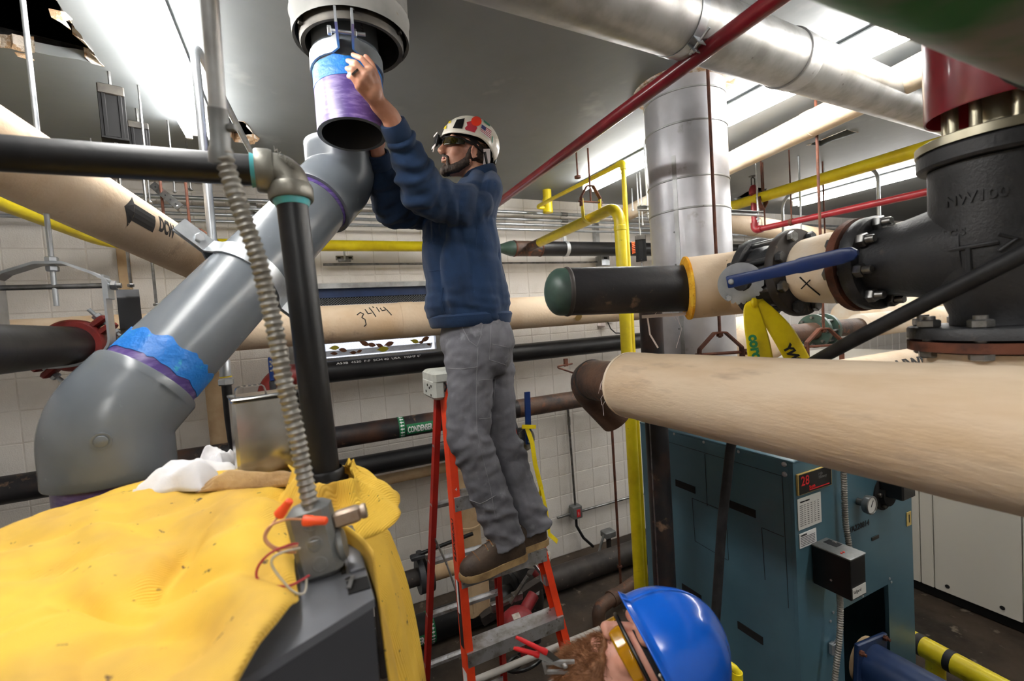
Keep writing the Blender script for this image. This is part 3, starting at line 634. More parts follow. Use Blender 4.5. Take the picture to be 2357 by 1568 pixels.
t.p('union_nut', M().nut((gx, gy, Pg.z - .055), ZV, .047, .03, .3).lathe([(.036, -.03), (.04, -.03), (.04, .035), (.036, .04)], (gx, gy, Pg.z - .05), ZV, 24, loop=True), 'blk')
# ================================================================== near conduit, flexible whip and junction box
UZ = 2.03
Jb = onZ(735, 1318, UZ); tJ = proj(Jb)[2]
pe = at(508, 345, .66)
t = Thing('flexible_conduit', 'grey conduit dropping from the ceiling into a ribbed flexible hose, blurred in front', 'conduit', at(718, 1165, .69))
top = at(478, -60, .60)
t.p('rigid_tube', M().tube([top + (top - pe) * .6, pe], .0112, 18), 'galv')
dd = (pe - top).normalized()
t.p('coupling', M().lathe([(.011, -.055), (.0135, -.055), (.0135, -.005), (.016, 0), (.016, .018), (.012, .02)], pe, dd, 18), 'jbox')
t.p('set_screw', M().bolt(pe - dd * .03 + CR * .012, CR, .006, .012), 'jbox')
pts = [(512, 350, .66), (530, 410, .665), (560, 500, .67), (592, 590, .675), (615, 680, .68), (635, 770, .683), (655, 880, .686), (678, 980, .688), (696, 1070, .69), (716, 1172, .692)]
ctrl = [at(*p) for p in pts]; fine = []
for i in range(len(ctrl) - 1):
    p0 = ctrl[max(0, i - 1)]; p1 = ctrl[i]; p2 = ctrl[i + 1]; p3 = ctrl[min(len(ctrl) - 1, i + 2)]
    for j in range(24):
        f = j / 24; fine.append(.5 * ((2 * p1) + (p2 - p0) * f + (2 * p0 - 5 * p1 + 4 * p2 - p3) * f * f + (3 * p1 - p0 - 3 * p2 + p3) * f ** 3))
ln = [0.]
for i in range(1, len(fine)): ln.append(ln[-1] + (fine[i] - fine[i - 1]).length)
t.p('ribbed_hose', M().tube(fine, [.0118 + .0016 * math.sin(l / .0098 * 2 * math.pi) for l in ln], 16), 'flex')
t.p('box_connector', M().lathe([(.0125, 0), (.017, .0), (.018, .01), (.018, .03), (.021, .032), (.021, .04)], fine[-1] - V((0, 0, .012)), (fine[-1] - fine[-9]), 18), 'jbox')
# junction box
up = ((at(712, 1190, .70) - at(745, 1318, .70))).normalized(); rt = (CR - up * CR.dot(up)).normalized(); fw = rt.cross(up)
if fw.dot(CO - Jb) < 0: fw = -fw
fw = (fw + rt * .25).normalized(); rt = up.cross(fw); rt = rt if rt.dot(CR) > 0 else -rt
Rm = Matrix((rt, -fw, up)).transposed(); bc = at(728, 1240, .70); bw, bd, bh = .062, .05, .112
t = Thing('junction_box', 'dented grey metal junction box on the unit with loose wires', 'box', bc - up * bh * .5)
bx = t.p('box', M().box(bc, (bw, bd, bh), Rm, .009), 'jbox')
for i in range(3):
    kc = bc + fw * (bd / 2) - up * (.031 * (i - 1)) + rt * .002
    t.p('knockout', M().lathe([(.009, -.001), (.0115, -.001), (.0115, .0012), (.0095, .0016), (.009, .0002)], kc, fw, 20, loop=True), 'jbox', parent=bx)
t.p('side_flange', M().lathe([(.0, .0), (.024, .0), (.026, .003), (.022, .009), (.0, .01)], bc + rt * (bw / 2 - .002) - up * .02, rt, 22), 'jbox', parent=bx)
fc = bc + rt * (bw / 2) + up * .018
t.p('flag_terminal', M().box(fc + rt * .02, (.042, .022, .024), Rm, .004).lathe([(.004, 0), (.011, 0), (.012, .004), (.011, .008), (.004, .009)], fc + rt * .041, rt, 16, loop=True), 'conn', parent=bx)
def spline(pl, k=10):
    c_ = [at(*p) for p in pl]; out = []
    for i in range(len(c_) - 1):
        p0 = c_[max(0, i - 1)]; p1 = c_[i]; p2 = c_[i + 1]; p3 = c_[min(len(c_) - 1, i + 2)]
        for j in range(k):
            f = j / k; out.append(.5 * ((2 * p1) + (p2 - p0) * f + (2 * p0 - 5 * p1 + 4 * p2 - p3) * f * f + (3 * p1 - p0 - 3 * p2 + p3) * f ** 3))
    return out + [c_[-1]]
W_ = [('wred', [(712, 1325, .655), (660, 1350, .625), (600, 1340, .61), (592, 1310, .61), (620, 1275, .615), (665, 1255, .635), (685, 1252, .65)]),
      ('wwhite', [(706, 1330, .655), (700, 1365, .635), (672, 1360, .62), (630, 1310, .615), (628, 1285, .615), (655, 1270, .625), (690, 1262, .65)]),
      ('wtan', [(712, 1198, .645), (660, 1196, .635), (618, 1215, .625), (610, 1245, .62), (640, 1268, .625), (680, 1272, .645)]),
      ('wtan', [(648, 1180, .64), (625, 1210, .63), (612, 1240, .622), (640, 1262, .625), (685, 1256, .645)])]
for mt, pl in W_: t.p('wire', M().tube(spline(pl), .0017, 8), mt)
for a_, b_ in (((700, 1199, .645), (752, 1199, .64)), ((642, 1186, .64), (668, 1152, .635))):
    a_ = at(*a_); b_ = at(*b_); d = (b_ - a_)
    t.p('wire_nut', M().lathe([(.0035, 0), (.0078, .001), (.0072, d.length * .35), (.0064, d.length * .4), (.0055, d.length * .95), (.004, d.length)], a_, d, 12), 'wnut')
# ================================================================== runs on the back wall
def xz(px, py, Y): return onY(px, py, Y).z
def xx(px, Y, py=800): return onY(px, py, Y).x
def xrun(name, label, cat, z, Y, r, xa, xb, mat, n=20, group=None):
    t = Thing(name, label, cat, ((xa + xb) / 2, Y, z - r), group)
    t.p('pipe', M().tube([(xa, Y, z), (xb, Y, z)], r, n), mat); return t
XE = 10.5
cz = [(487, .0155, 'topmost bright'), (503, .0125, 'second'), (515, .0125, 'third'), (527, .0125, 'lowest')]
for py, r, nm in cz:
    t = xrun('wall_conduit', nm + ' of the four zinc conduits running along the block wall', 'conduit', xz(1146, py, 3.76), 3.76, r, -2.6, XE, 'zinc', 12, 'zinc conduits along the wall')
    for px in (742, 1310): t.p('coupling', M().tube([(xx(px, 3.76), 3.76, xz(1146, py, 3.76)), (xx(px + 14, 3.76), 3.76, xz(1146, py, 3.76))], r + .004, 12), 'steel')
for i, py in enumerate((398, 404, 410)):
    xrun('upper_conduit', ['upper', 'middle', 'lower'][i] + ' of the three dull conduits near the ceiling at left', 'conduit', xz(420, py, 3.8), 3.8, .011, -2.6, xx(700, 3.8), 'steel', 10, 'dull conduits near the ceiling')
for px in (612, 1392):
    x = xx(px, 3.82); solo('strut_channel', M().box((x, 3.86, xz(1146, 530, 3.8)), (.042, .06, .32)), 'galv', 'vertical strut channel carrying the wall conduits, ' + ('left of the worker' if px < 900 else 'right of the worker'), 'channel', 'strut channels on the wall')
# yellow gas main
Yg = 3.62; zg = xz(800, 566, Yg); xe = xx(284, Yg)
t = Thing('yellow_gas_pipe', 'yellow gas pipe along the wall behind the worker, bending toward the viewer at left', 'pipe', (0, Yg, zg - .04))
nr = at(0, 463, 2.05)
t.p('pipe', M().tube(fillet([(xx(1150, Yg), Yg, zg), (xe, Yg, zg), (nr.x, nr.y, nr.z + .0), (nr.x - .02, nr.y - 1.2, nr.z + .02)], .25, 10), .0405, 24), 'yel')
t.p('end_sleeve', M().tube([(xx(1140, Yg), Yg, zg), (xx(1158, Yg), Yg, zg)], .056, 24), 'yel'); t.p('rusty_tab', M().box((xx(1149, Yg), Yg, zg + .1), (.035, .05, .12)), 'rust')
# rusty reducer, black pipe
zb = xz(1300, 573, Yg); x0, x1 = xx(1160, Yg), xx(1205, Yg)
t = Thing('reducer_pipe', 'black steel pipe with a rusty green reducer behind the worker', 'pipe', (x1, Yg, zb - .06))
t.p('reducer', M().lathe([(.03, -.02), (.036, 0), (.034, .02), (.05, .07), (.066, .12), (.069, .16)], (x0, Yg, zb), XV, 28), 'greencap')
t.p('weld_seam', M().lathe([(.066, 0), (.072, .006), (.072, .016), (.066, .022)], (x0 + .15, Yg, zb), XV, 28, loop=True), 'rust')
t.p('rusty_pipe', M().tube([(x0 + .16, Yg, zb), (x0 + .42, Yg, zb)], .068, 28), 'rustpipe')
t.p('weld_seam', M().lathe([(.066, 0), (.072, .005), (.072, .014), (.066, .02)], (x0 + .41, Yg, zb), XV, 28, loop=True), 'rust')
t.p('pipe', M().tube([(x0 + .42, Yg, zb), (XE, Yg, zb)], .067, 28), 'blk')
xs = xx(1315, Yg)
t.p('strap', M().lathe([(.067, -.018), (.071, -.018), (.071, .018), (.067, .018)], (xs, Yg, zb), XV, 28, loop=True).box((xs, Yg, zb + .1), (.03, .012, .07)), 'zinc')
# yellow drop from it
zy = xz(1243, 562, 3.55); xb_ = xx(1236, 3.55); ye = onX(1425, 484, xb_).y
t = Thing('yellow_drop_pipe', 'yellow gas pipe branching off the rusty reducer and dropping to the floor', 'pipe', (xb_, ye, 0))
zt_ = xz(1403, 482, onX(1403, 482, xb_).y)
t.p('rusty_branch', M().tube([(xb_, Yg, zb), (xb_, 3.38, zb + (zt_ - zb) * .2)], .0375, 24), 'rustpipe')
t.p('pipe', M().tube(fillet([(xb_, 3.38, zb + (zt_ - zb) * .2), (xb_, ye, zt_), (xb_, ye, .0)], .1, 12), .0365, 28), 'yel')
t.p('pipe_collar', M().lathe([(.036, 0), (.04, .004), (.04, .03), (.036, .034)], (xb_, ye, zt_ - .16), ZV, 24, loop=True), 'yel')
# thin yellow vent line
ys = 3.58; zs = xz(1256, 476, ys); xs = xx(1258, ys); yt = onX(1425, 374, xs).y; zt2 = onX(1425, 374, xs).z
t = Thing('thin_yellow_pipe', 'thin yellow pipe rising from the ceiling stub and dropping beside the thicker yellow pipe', 'pipe', (xb_ + .1, ye, 0))
Pv_ = at(1457, 800, 2.98); yt = Pv_.y; P2 = V((Pv_.x, Pv_.y, zof(Pv_.x, Pv_.y, 374)))
t.p('pipe', M().tube(fillet([(xx(1281, ys), ys, zs - .01), (xs, ys, zs - .01), (xs, ys - .03, zs), P2, (P2.x, P2.y, 0)], [.02, .02, .03], 6), .0155, 16), 'yel')
for p_, d_ in ((P2, None),): t.p('elbow', M().tube(fillet([P2 + (V((xs, ys - .03, zs)) - P2).normalized() * .045, P2, P2 - ZV * .045], .025, 6), .021, 16), 'yel')
t = Thing('yellow_ceiling_stub', 'short yellow pipe stub coming down from the ceiling above the conduits', 'pipe', (xx(1281, ys), ys, xz(1283, 492, ys)))
sx, sz = xx(1281, ys), xz(1283, 492, ys)
t.p('pipe', M().tube([(sx, ys, sz), (sx, ys, CEIL)], .038, 24), 'yel'); t.p('tee_fitting', M().lathe([(.038, 0), (.046, 0), (.046, .02), (.043, .03), (.043, .09), (.046, .1), (.046, .12), (.038, .12)], (sx, ys, sz + .005), ZV, 24, loop=True), 'yel')
# rusty clevis on the yellow branch
yc = onX(1362, 500, xb_).y; zc_ = zt_ + .0
t = Thing('rusty_clevis', 'rusty clevis hanger holding the yellow branch pipe', 'hanger', (xb_, yc, zc_ - .05))
c = V((xb_, yc, zc_))
t.p('yoke', M().bar(fillet([c + V((-.082, 0, .07)), c + V((-.078, 0, .13)), c + V((-.025, 0, .21)), c + V((.025, 0, .21)), c + V((.078, 0, .13)), c + V((.082, 0, .07))], .01, 2), .03, .006, YV), 'rust')
t.p('loop', M().bar([c + V((-.074, 0, .12))] + [c + V((-.07 * math.cos(q), 0, -.0 - .045 * math.sin(q))) for q in [math.pi * i / 14 for i in range(15)]] + [c + V((.074, 0, .12))], .03, .005, YV), 'yel')
t.p('bolt', M().tube([c + V((-.1, 0, .1)), c + V((.1, 0, .1))], .006, 8), 'rust'); t.p('rod', M().tube([c + V((0, 0, .1)), c + V((0, 0, CEIL - zc_ + .02))], .0065, 8), 'rust')
P = onZ(1326, 345, CEIL); solo('hanger_rod', M().tube([(P.x, P.y, zof(P.x, P.y, 412)), (P.x, P.y, CEIL)], .006, 8).lathe([(.006, 0), (.022, .004), (.022, .02), (.006, .024)], (P.x, P.y, zof(P.x, P.y, 412)), ZV, 12), 'rust', 'rusty rod with a knuckle left of the yellow pipe hanger', 'rod')
# insulated 34 1/4 pipe
Yi = 3.44; zi = xz(850, 742, Yi); ri = .133
t = Thing('insulated_wall_pipe', 'thick cream insulated pipe along the wall marked 34 1/4 in marker', 'pipe', (0, Yi, zi - ri))
xa, xb2 = xx(-60, Yi), xx(1500, Yi)
segs = [xa, xx(172, Yi), xx(310, Yi), xx(924, Yi), xx(955, Yi), xb2]
for i in range(5):
    rr = ri + (.003 if i in (1, 3) else 0)
    t.p('jacket_section', M().tube([(segs[i] + (segs[i + 1] - segs[i]) * k / 8, Yi + .002 * noise.noise(V((k, i, 0))), zi + .004 * noise.noise(V((k, i, 3)))) for k in range(9)], rr, 40), 'ins')
strokes = [[(0, .055), (.025, .075), (.045, .06), (.03, .035), (.05, .02), (.055, -.015), (.04, -.03)], [(.06, .1), (.075, .06), (.1, .065)], [(.09, .115), (.125, .035)], [(.115, .125), (.122, .112)], [(.14, .115), (.155, .07)], [(.165, .105), (.175, .08), (.2, .085)], [(.19, .115), (.235, .04)]]
cm = cylmap((xx(823, Yi), Yi, zi), XV, ri + .001, V((0, -1, .15)), 0)
sgn = 1 if cm(0, .05).z > cm(0, -.05).z else -1
m = M()
for st in strokes:
    pts = []
    for i in range(len(st) - 1):
        for j in range(5): f = j / 5; pts.append((st[i][0] + (st[i + 1][0] - st[i][0]) * f, st[i][1] + (st[i + 1][1] - st[i][1]) * f))
    pts.append(st[-1]); m.tube([cm(x, sgn * (y - .02)) for x, y in pts], .0036, 6)
t.p('marker_writing', m, 'ink')
t.p('torn_patch', M().lathe([(.0, .0), (.03, .001), (.035, .004), (.02, .006), (0, .003)], (xx(1318, Yi), Yi - ri * .9, zi - ri * .5), V((0, -.85, -.5)), 9), 'stain', label='torn brown hole in the jacket')
# black pipes
Yk = 3.56
zk = xz(863, 846, Yk); xl = xx(700, Yk)
t = Thing('black_wall_pipe', 'upper black steel pipe under the vent window, with white stencil and red elbow', 'pipe', (0, Yk, zk - .078))
t.p('pipe', M().tube([(xl, Yk, zk), (xx(1500, Yk), Yk, zk)], .078, 32), 'blk')
e0 = V((xl, Yk, zk))
el = t.p('red_elbow', M().tube(fillet([e0 + XV * .02, e0 - XV * .22, e0 - XV * .26 - ZV * .3], .16, 12), .083, 28), 'redpaint', label='red painted grooved elbow')
t.p('coupling', M().lathe([(.075, -.035), (.098, -.035), (.104, -.02), (.104, .02), (.098, .035), (.075, .035)], e0, XV, 28, loop=True).box(e0 + V((0, -.06, .095)), (.06, .05, .03), bev=.005), 'redpaint', parent=el)
t.p('drop_pipe', M().tube([e0 + V((-.26, 0, -.28)), e0 + V((-.26, 0, -1.2))], .078, 24), 'blk')
cm = cylmap((xx(770, Yk), Yk, zk), XV, .0785, V((0, -1, .9)), 0); sg2 = 1 if cm(0, .02).z > cm(0, -.02).z else -1
t.p('stencil_lettering', M().text('A53B  4520  F-F  SCH 40  USA   MSMF 6"', .03, 0, 0, 0, .0004, lambda x, y, z: cm(x * 1.2, sg2 * y, z), 1), 'white')
zk2 = xz(870, 992, Yk); 
t = Thing('condenser_pipe', 'middle black steel pipe with the green band reading CONDENSER', 'pipe', (0, Yk, zk2 - .08))
t.p('pipe', M().tube([(-2.6, Yk, zk2), (xx(1180, Yk), Yk, zk2)], .08, 32), 'blk_rust')
t.p('end_pipe', M().tube([(xx(1180, Yk), Yk, zk2), (xx(1500, Yk), Yk, zk2)], .08, 32), 'rustpipe')
def label(t, x0, Y, z, r, txt, arrow_first=True, flip=False, size=.062):
    cm = cylmap((x0, Y, z), XV, r + .001, V((0, -1, .0)), 0); sg = 1 if cm(0, .02).z > cm(0, -.02).z else -1
    L = .024 * len(txt) + .02
    m = M().grid(lambda u, v: cm(u * L, sg * (-.055 + .085 * v)), 4, 8)
    lb = t.p('green_label', m, 'greenlab')
    t.p('label_lettering', M().text(txt, size, 0, 0, 0, .0004, lambda x, y, z_: cm(x * .52 + .008, sg * (y * 1.1 - .036), z_ + .001), 1, bold=.0018), 'white', parent=lb)
    xo = -.055 if arrow_first else L + .01
    bd = t.p('arrow_band', M().lathe([(r, 0), (r + .0012, 0), (r + .0012, .045), (r, .045)], (x0 + xo, Y, z), XV, 32, loop=True), 'greenlab')
    m = M(); s_ = -1 if arrow_first else 1
    for k in range(-5, 6):
        for pl in ([(.006, -.004), (.022, -.004), (.022, .004), (.006, .004)], [(.022, -.011), (.038, 0), (.022, .011)]):
            pp = [cm(xo + (p[0] if s_ > 0 else .044 - p[0]), .026 * k + p[1], .0018) for p in pl]; m.add(pp, [list(range(len(pp)))])
    t.p('band_arrows', m, 'white', parent=bd)
label(t, xx(917, Yk), Yk, zk2, .08, 'CONDENSER', True)
zk3 = xz(981, 1046, Yk)
t = xrun('lower_black_pipe', 'lower black steel pipe under the CONDENSER pipe, left of the ladder', 'pipe', zk3, Yk, .077, xx(640, Yk), xx(1195, Yk), 'blk', 32)
Yt = 3.68; zt3 = xz(930, 1096, Yt)
xrun('tan_pipe', 'narrow tan insulated pipe just below the lower black pipe', 'pipe', zt3, Yt, .042, xx(640, Yt), xx(1080, Yt), 'paneltan')
P = onY(1076, 1180, 3.6); solo('tan_column_pipe', M().tube([(P.x, 3.6, .45), (P.x, 3.6, zt3)], .1, 28).lathe([(.1, 0), (.107, .004), (.107, .02), (.1, .024)], (P.x, 3.6, .7), ZV, 28, loop=True), 'paneltan', 'tan insulated vertical pipe behind the worker\'s boots', 'pipe')
P = onY(505, 950, 3.7); solo('tan_riser', M().tube([(P.x, 3.7, .2), (P.x, 3.7, xz(500, 780, 3.7))], .07, 24).lathe([(.07, 0), (.074, .004), (.074, .03), (.07, .034)], (P.x, 3.7, 1.6), ZV, 24, loop=True), 'paneltan', 'tan vertical riser on the wall behind the metal can', 'pipe')
P = onY(277, 640, 3.74); solo('tan_board', M().box((P.x, 3.84, 2.7), (.06, .05, .9), bev=.004), 'paneltan', 'narrow tan board on the wall behind the clevis hanger', 'board')
# blue handle behind the can
P = onY(624, 850, 3.4); t = Thing('valve_lever', 'small navy valve lever sticking up behind the metal can', 'lever', P - ZV * .1)
t.p('lever', M().box(P, (.028, .012, .16), bev=.005), 'bluegrip')
for i in range(3): t.p('hole', M().lathe([(.0, 0), (.007, 0), (.007, .001), (0, .001)], P + V((0, -.0065, .05 - .03 * i)), -YV, 12), 'brass')
t.p('stem', M().tube([P - ZV * .08 + YV * .02, P - ZV * .4 + YV * .02], .02, 12), 'castiron')
# stand-off bracket on the wall
P = onY(793, 594, 3.8); t = Thing('standoff_bracket', 'small zinc stand-off bracket under the yellow gas pipe', 'bracket', P - ZV * .03)
t.p('plate', M().box(P, (.13, .012, .035), bev=.002).box(P + V((0, 0, -.02)), (.09, .05, .02)), 'steel'); t.p('stud', M().tube([P + V((0, -.02, -.02)), P + V((0, -.02, .12))], .008, 8), 'zinc')
for s_ in (-.042, .042): t.p('slot', M().box(P + V((s_, -.0065, 0)), (.026, .002, .012)), 'dark')
# bottom water main
Yw = 3.38; zw = xz(1010, 1436, Yw); rw = .112
t = Thing('water_main', 'thick dirty black pipe along the floor with green label ending in WATER', 'pipe', (0, Yw, zw - rw))
t.p('pipe', M().tube([(xx(700, Yw, 1450), Yw, zw), (xx(1180, Yw, 1400), Yw, zw)], rw, 32), 'blk'); t.p('far_pipe', M().tube([(xx(1250, Yw, 1340), Yw + .05, zw + .0), (4.5, Yw + .05, zw)], .1, 28), 'dirtypipe')
label(t, xx(905, Yw, 1450), Yw, zw + .0, rw, 'CONDENSER WATER'[6:], False, size=.07)
t.p('flange', M().lathe([(.1, 0), (.19, 0), (.19, .03), (.1, .03)], (xx(1180, Yw, 1400), Yw, zw), XV, 28, loop=True).lathe([(.1, .035), (.19, .035), (.19, .065), (.1, .065)], (xx(1180, Yw, 1400), Yw, zw), XV, 28, loop=True), 'castiron')
# floor-level valves behind the ladder
P = onY(1228, 1295, 3.25)
t = Thing('check_valve', 'round black valve with dusty flange on top, behind the right ladder rail', 'valve', (P.x, P.y, zw - .1))
t.p('body', M().lathe([(.08, -.24), (.13, -.18), (.14, -.06), (.11, 0), (.1, .03)], P, ZV, 28), 'castiron'); t.p('top_flange', M().lathe([(.05, .03), (.145, .03), (.145, .06), (.09, .065), (.085, .11), (.05, .12)], P, ZV, 28), 'boilerdust')
for q in range(8): t.p('bolt', M().bolt(P + V((.12 * math.cos(q * .785), .12 * math.sin(q * .785), .06)), ZV, .014, .016), 'dirtypipe')
P = onY(1246, 1322, 2.9); t = Thing('drain_cock', 'red hose valve with a grey nozzle hanging behind the right ladder rail', 'valve', P - ZV * .1)
t.p('collar', M().lathe([(.02, -.05), (.045, -.05), (.05, -.03), (.05, 0), (.03, .01), (.02, .01)], P, V((.5, -.7, -.5)), 14), 'redwheel'); t.p('nozzle', M().lathe([(.018, 0), (.026, 0), (.026, .1), (.018, .1)], P, V((.5, -.7, -.5)), 18, loop=True), 'jbox')
t.p('tag', M().box(P + V((-.05, -.01, -.09)), (.05, .002, .09), Matrix.Rotation(.2, 3, 'Y')), 'white'); t.p('strainer', M().lathe([(.06, -.3), (.07, -.2), (.06, -.05), (.04, 0)], P + V((-.04, .06, 0)), ZV, 18), 'dirtypipe'); t.p('support_leg', M().tube([P + V((-.04, .06, -.29)), V((P.x - .04, P.y + .06, 0))], .03, 12), 'dirtypipe')
P = onZ(1192, 1432, .42)
P = onY(1192, 1432, 2.62)
t = Thing('gate_valve', 'red gate valve body with black handwheel, low behind the wide ladder step', 'valve', P - ZV * .2)
t.p('body', M().sph(P, (.11, .11, .09)).lathe([(.04, 0), (.04, .2)], P, V((.6, .3, .3)), 16), 'redwheel'); t.p('label', M().box(P + V((-.03, -.05, .078)), (.05, .035, .004), Matrix.Rotation(.5, 3, 'X')), 'boilerdust')
hc = P + V((.0, -.06, -.22)); hn = V((.1, -.35, -1)).normalized(); u, w = perp(hn)
m = M().tube([hc + (u * math.cos(q) + w * math.sin(q)) * .12 for q in [2 * math.pi * i / 28 for i in range(29)]], .011, 8)
for q in (0, 2.09, 4.19): m.tube([hc, hc + (u * math.cos(q) + w * math.sin(q)) * .12], .009, 8)
t.p('handwheel', m, 'black'); t.p('stem', M().tube([P, hc], .016, 10), 'redwheel')
P = onY(968, 1326, 3.2)
t = Thing('flanged_butterfly_valve', 'rusty flanged valve with lever left of the orange ladder rail', 'valve', P - ZV * .15)
t.p('near_pipe', M().tube([P - XV * .5, P], .06, 20), 'dirtypipe'); t.p('support_leg', M().tube([P - XV * .3, V((P.x - .3, P.y, 0))], .03, 12), 'dirtypipe'); t.p('flange', M().lathe([(.05, -.02), (.12, -.02), (.12, .02), (.05, .02)], P, XV, 22, loop=True), 'castiron'); t.p('flange', M().lathe([(.05, .04), (.12, .04), (.12, .08), (.05, .08)], P, XV, 22, loop=True), 'dirtypipe')
t.p('tan_spool', M().tube([P + XV * .08, P + XV * .75], .062, 24), 'paneltan'); t.p('lever_bracket', M().box(P + V((-.02, -.05, .17)), (.1, .06, .03), bev=.006).tube([P + ZV * .1, P + ZV * .18], .02, 10), 'castiron'); t.p('lever', M().tube([P + V((0, -.06, .19)), P + V((.38, -.1, .25))], .014, 10), 'black')
P = onY(1088, 1345, 2.9)
solo('tan_casing', M().box(P - ZV * .05, (.2, .16, .3), Matrix.Rotation(.3, 3, 'Z'), .03).box(P + V((-.03, -.09, -.08)), (.02, .03, .1)), 'paneltan', 'tan moulded valve casing behind the worker\'s near boot', 'casing')
P = onY(1180, 1380, 2.7)
t = Thing('valve_linkage', 'greasy steel lever linkage between the ladder rails', 'linkage', P - ZV * .1)
t.p('arm', M().bar([P + V((.12, 0, .12)), P + V((-.02, 0, -.02))], .03, .012, YV).bar([P + V((-.14, .02, -.03)), P + V((.03, .02, -.01))], .025, .02, YV), 'steel'); t.p('clevis', M().box(P + V((-.12, .02, -.02)), (.06, .04, .06), bev=.005).box(P + V((.04, .02, 0)), (.07, .05, .05), bev=.005), 'steel'); t.p('beam', M().box(P + V((.05, .1, -.07)), (.5, .06, .06), Matrix.Rotation(-.25, 3, 'Y')), 'dirtypipe')
a = onZ(985, 1630, .2); 
P1 = at(1310, 1478, 2.7); P0 = at(1090, 1568, 2.55)
solo('white_floor_pipe', M().tube([P0 + (P0 - P1) * .6, P1 + (P1 - P0) * .35], .019, 14).lathe([(.019, -.012), (.024, -.012), (.024, .012), (.019, .012)], P0 + (P1 - P0) * .7, P1 - P0, 14, loop=True), 'pvcw', 'dirty white plastic pipe low behind the ladder', 'pipe')
a, b, c_ = onZ(1378, 1418, .12), onZ(1412, 1382, .14), onZ(1470, 1345, .14)
solo('rusty_floor_elbow', M().tube(fillet([a + V((0, 0, -.1)), a + V((0, 0, .06)), b + V((0, 0, .02)), c_ + V((.3, .1, .02))], .05, 6), .05, 18).lathe([(.05, -.03), (.062, -.03), (.062, .03), (.05, .03)], b + V((0, 0, .02)), c_ - b, 18, loop=True), 'rustpipe', 'rusty pipe elbow near the floor behind the blue hard hat', 'pipe')
# electrical on the wall
def ebox(name, label_, px, py, Y, w, h, d, mat='jbox'):
    P = onY(px, py, Y); t = Thing(name, label_, 'box', P - ZV * h / 2); t.p('box', M().box(P, (w, d, h), bev=.006), mat); return t, P
t, P = ebox('outlet_box', 'metal outlet box on the wall above the capped black pipe', 1386, 601, 3.78, .1, .1, .1)
t.p('cover_plate', M().box(P + V((0, -.055, 0)), (.1, .006, .1), bev=.002), 'zinc'); t.p('slot', M().box(P + V((0, -.059, .02)), (.04, .003, .02)), 'ink')
t.p('conduit', M().tube([(P.x - .05, 3.8, P.z - .01), (xx(760, 3.8), 3.8, P.z - .01)], .0095, 10), 'steel'); t.p('lid', M().box(P + V((-.03, -.02, .075)), (.18, .12, .02)), 'dsteel')
t, P = ebox('switch_box', 'small grey switch box with a red label low on the wall', 1325, 1177, 3.83, .105, .125, .09)
t.p('label', M().box(P + V((.005, -.046, -.005)), (.04, .003, .075)), 'labelred'); t.p('label_print', M().text('120V', .018, P + V((.01, -.0485, -.028)), ZV, V((-1, 0, 0)) * 1, .0005), 'white')
t.p('conduit', M().tube([P, (P.x, 3.86, xz(1317, 935, 3.86))], .0125, 10), 'steel'); t.p('coupling', M().tube([(P.x, 3.855, 1.32), (P.x, 3.855, 1.4)], .017, 10), 'steel'); t.p('conduit', M().tube([P + V((0, .03, -.03)), (xx(1258, 3.86), 3.86, P.z - .03)], .0125, 10).tube([P + V((0, .03, -.03)), (P.x + 2.2, 3.86, P.z - .03)], .0125, 10), 'steel')
t.p('flexible_tail', M().tube([P - ZV * .06, P + V((.0, 0, -.15)), P + V((.06, -.02, -.28)), P + V((.17, -.02, -.4))], .014, 10), 'rubber')
t, P = ebox('low_box', 'dusty square box near the floor left of the yellow pipes', 1400, 1228, 3.6, .12, .06, .1); t.p('stub', M().tube([P, P - ZV * .25], .025, 10), 'dirtypipe'); t.p('flex_tail', M().tube([P + V((-.05, 0, 0)), P + V((-.1, 0, -.1)), P + V((-.15, -.02, -.2))], .013, 8), 'jbox')
P = onY(1398, 735, 3.865); t = Thing('taped_box', 'white bagged outlet with a grey cord above the upper black pipe', 'box', P - ZV * .1); t.p('bag', M().box(P + V((-.07, 0, .0)), (.08, .06, .16), Matrix.Rotation(.15, 3, 'Y'), .015), 'linen'); t.p('plate', M().box(P + V((.03, .02, .02)), (.09, .03, .12), bev=.004), 'white'); t.p('cord', M().tube([P + V((0, 0, -.02)), P + V((.02, -.02, -.1)), P + V((.08, -.02, -.15)), P + V((.3, 0, -.17))], .006, 8), 'rubber')
# wall valve with navy lever right of the ladder
P = onY(1210, 1012, 3.2)
t = Thing('wall_butterfly_valve', 'butterfly valve with a raised navy lever right of the ladder', 'valve', P - ZV * .15)
t.p('notch_plate', M().lathe([(.0, 0), (.09, 0), (.09, .006), (0, .006)], P, V((.25, -1, 0)), 28), 'steel'); t.p('lever', M().bar([P + V((.01, -.03, -.03)), P + V((.025, -.03, .38))], .045, .016, XV), 'bluegrip'); t.p('body', M().lathe([(.05, -.06), (.12, -.06), (.12, 0), (.05, 0)], P + V((-.05, .16, .06)), V((1, .1, 0)), 26, loop=True), 'castiron')
t.p('screw', M().lathe([(.0, 0), (.012, 0), (.012, .008), (0, .01)], P + V((.012, -.038, -.01)), -YV, 10), 'zinc'); t.p('stem', M().tube([P, P + V((-.02, .16, .02))], .025, 12), 'castiron'); t.p('neck', M().tube([P + V((-.05, .16, 0)), P + V((-.05, .16, -.6))], .03, 12), 'blk')
m = M(); pth = [P + V((.0, -.04, .1)), P + V((.03, -.05, -.02)), P + V((.05, -.04, -.2)), P + V((.085, -.05, -.4)), P + V((.06, -.05, -.46))]; pth2 = [P + V((.085, -.05, -.38)), P + V((.12, -.05, -.6)), P + V((.13, -.05, -.78)), P + V((.2, -.05, -.86))]
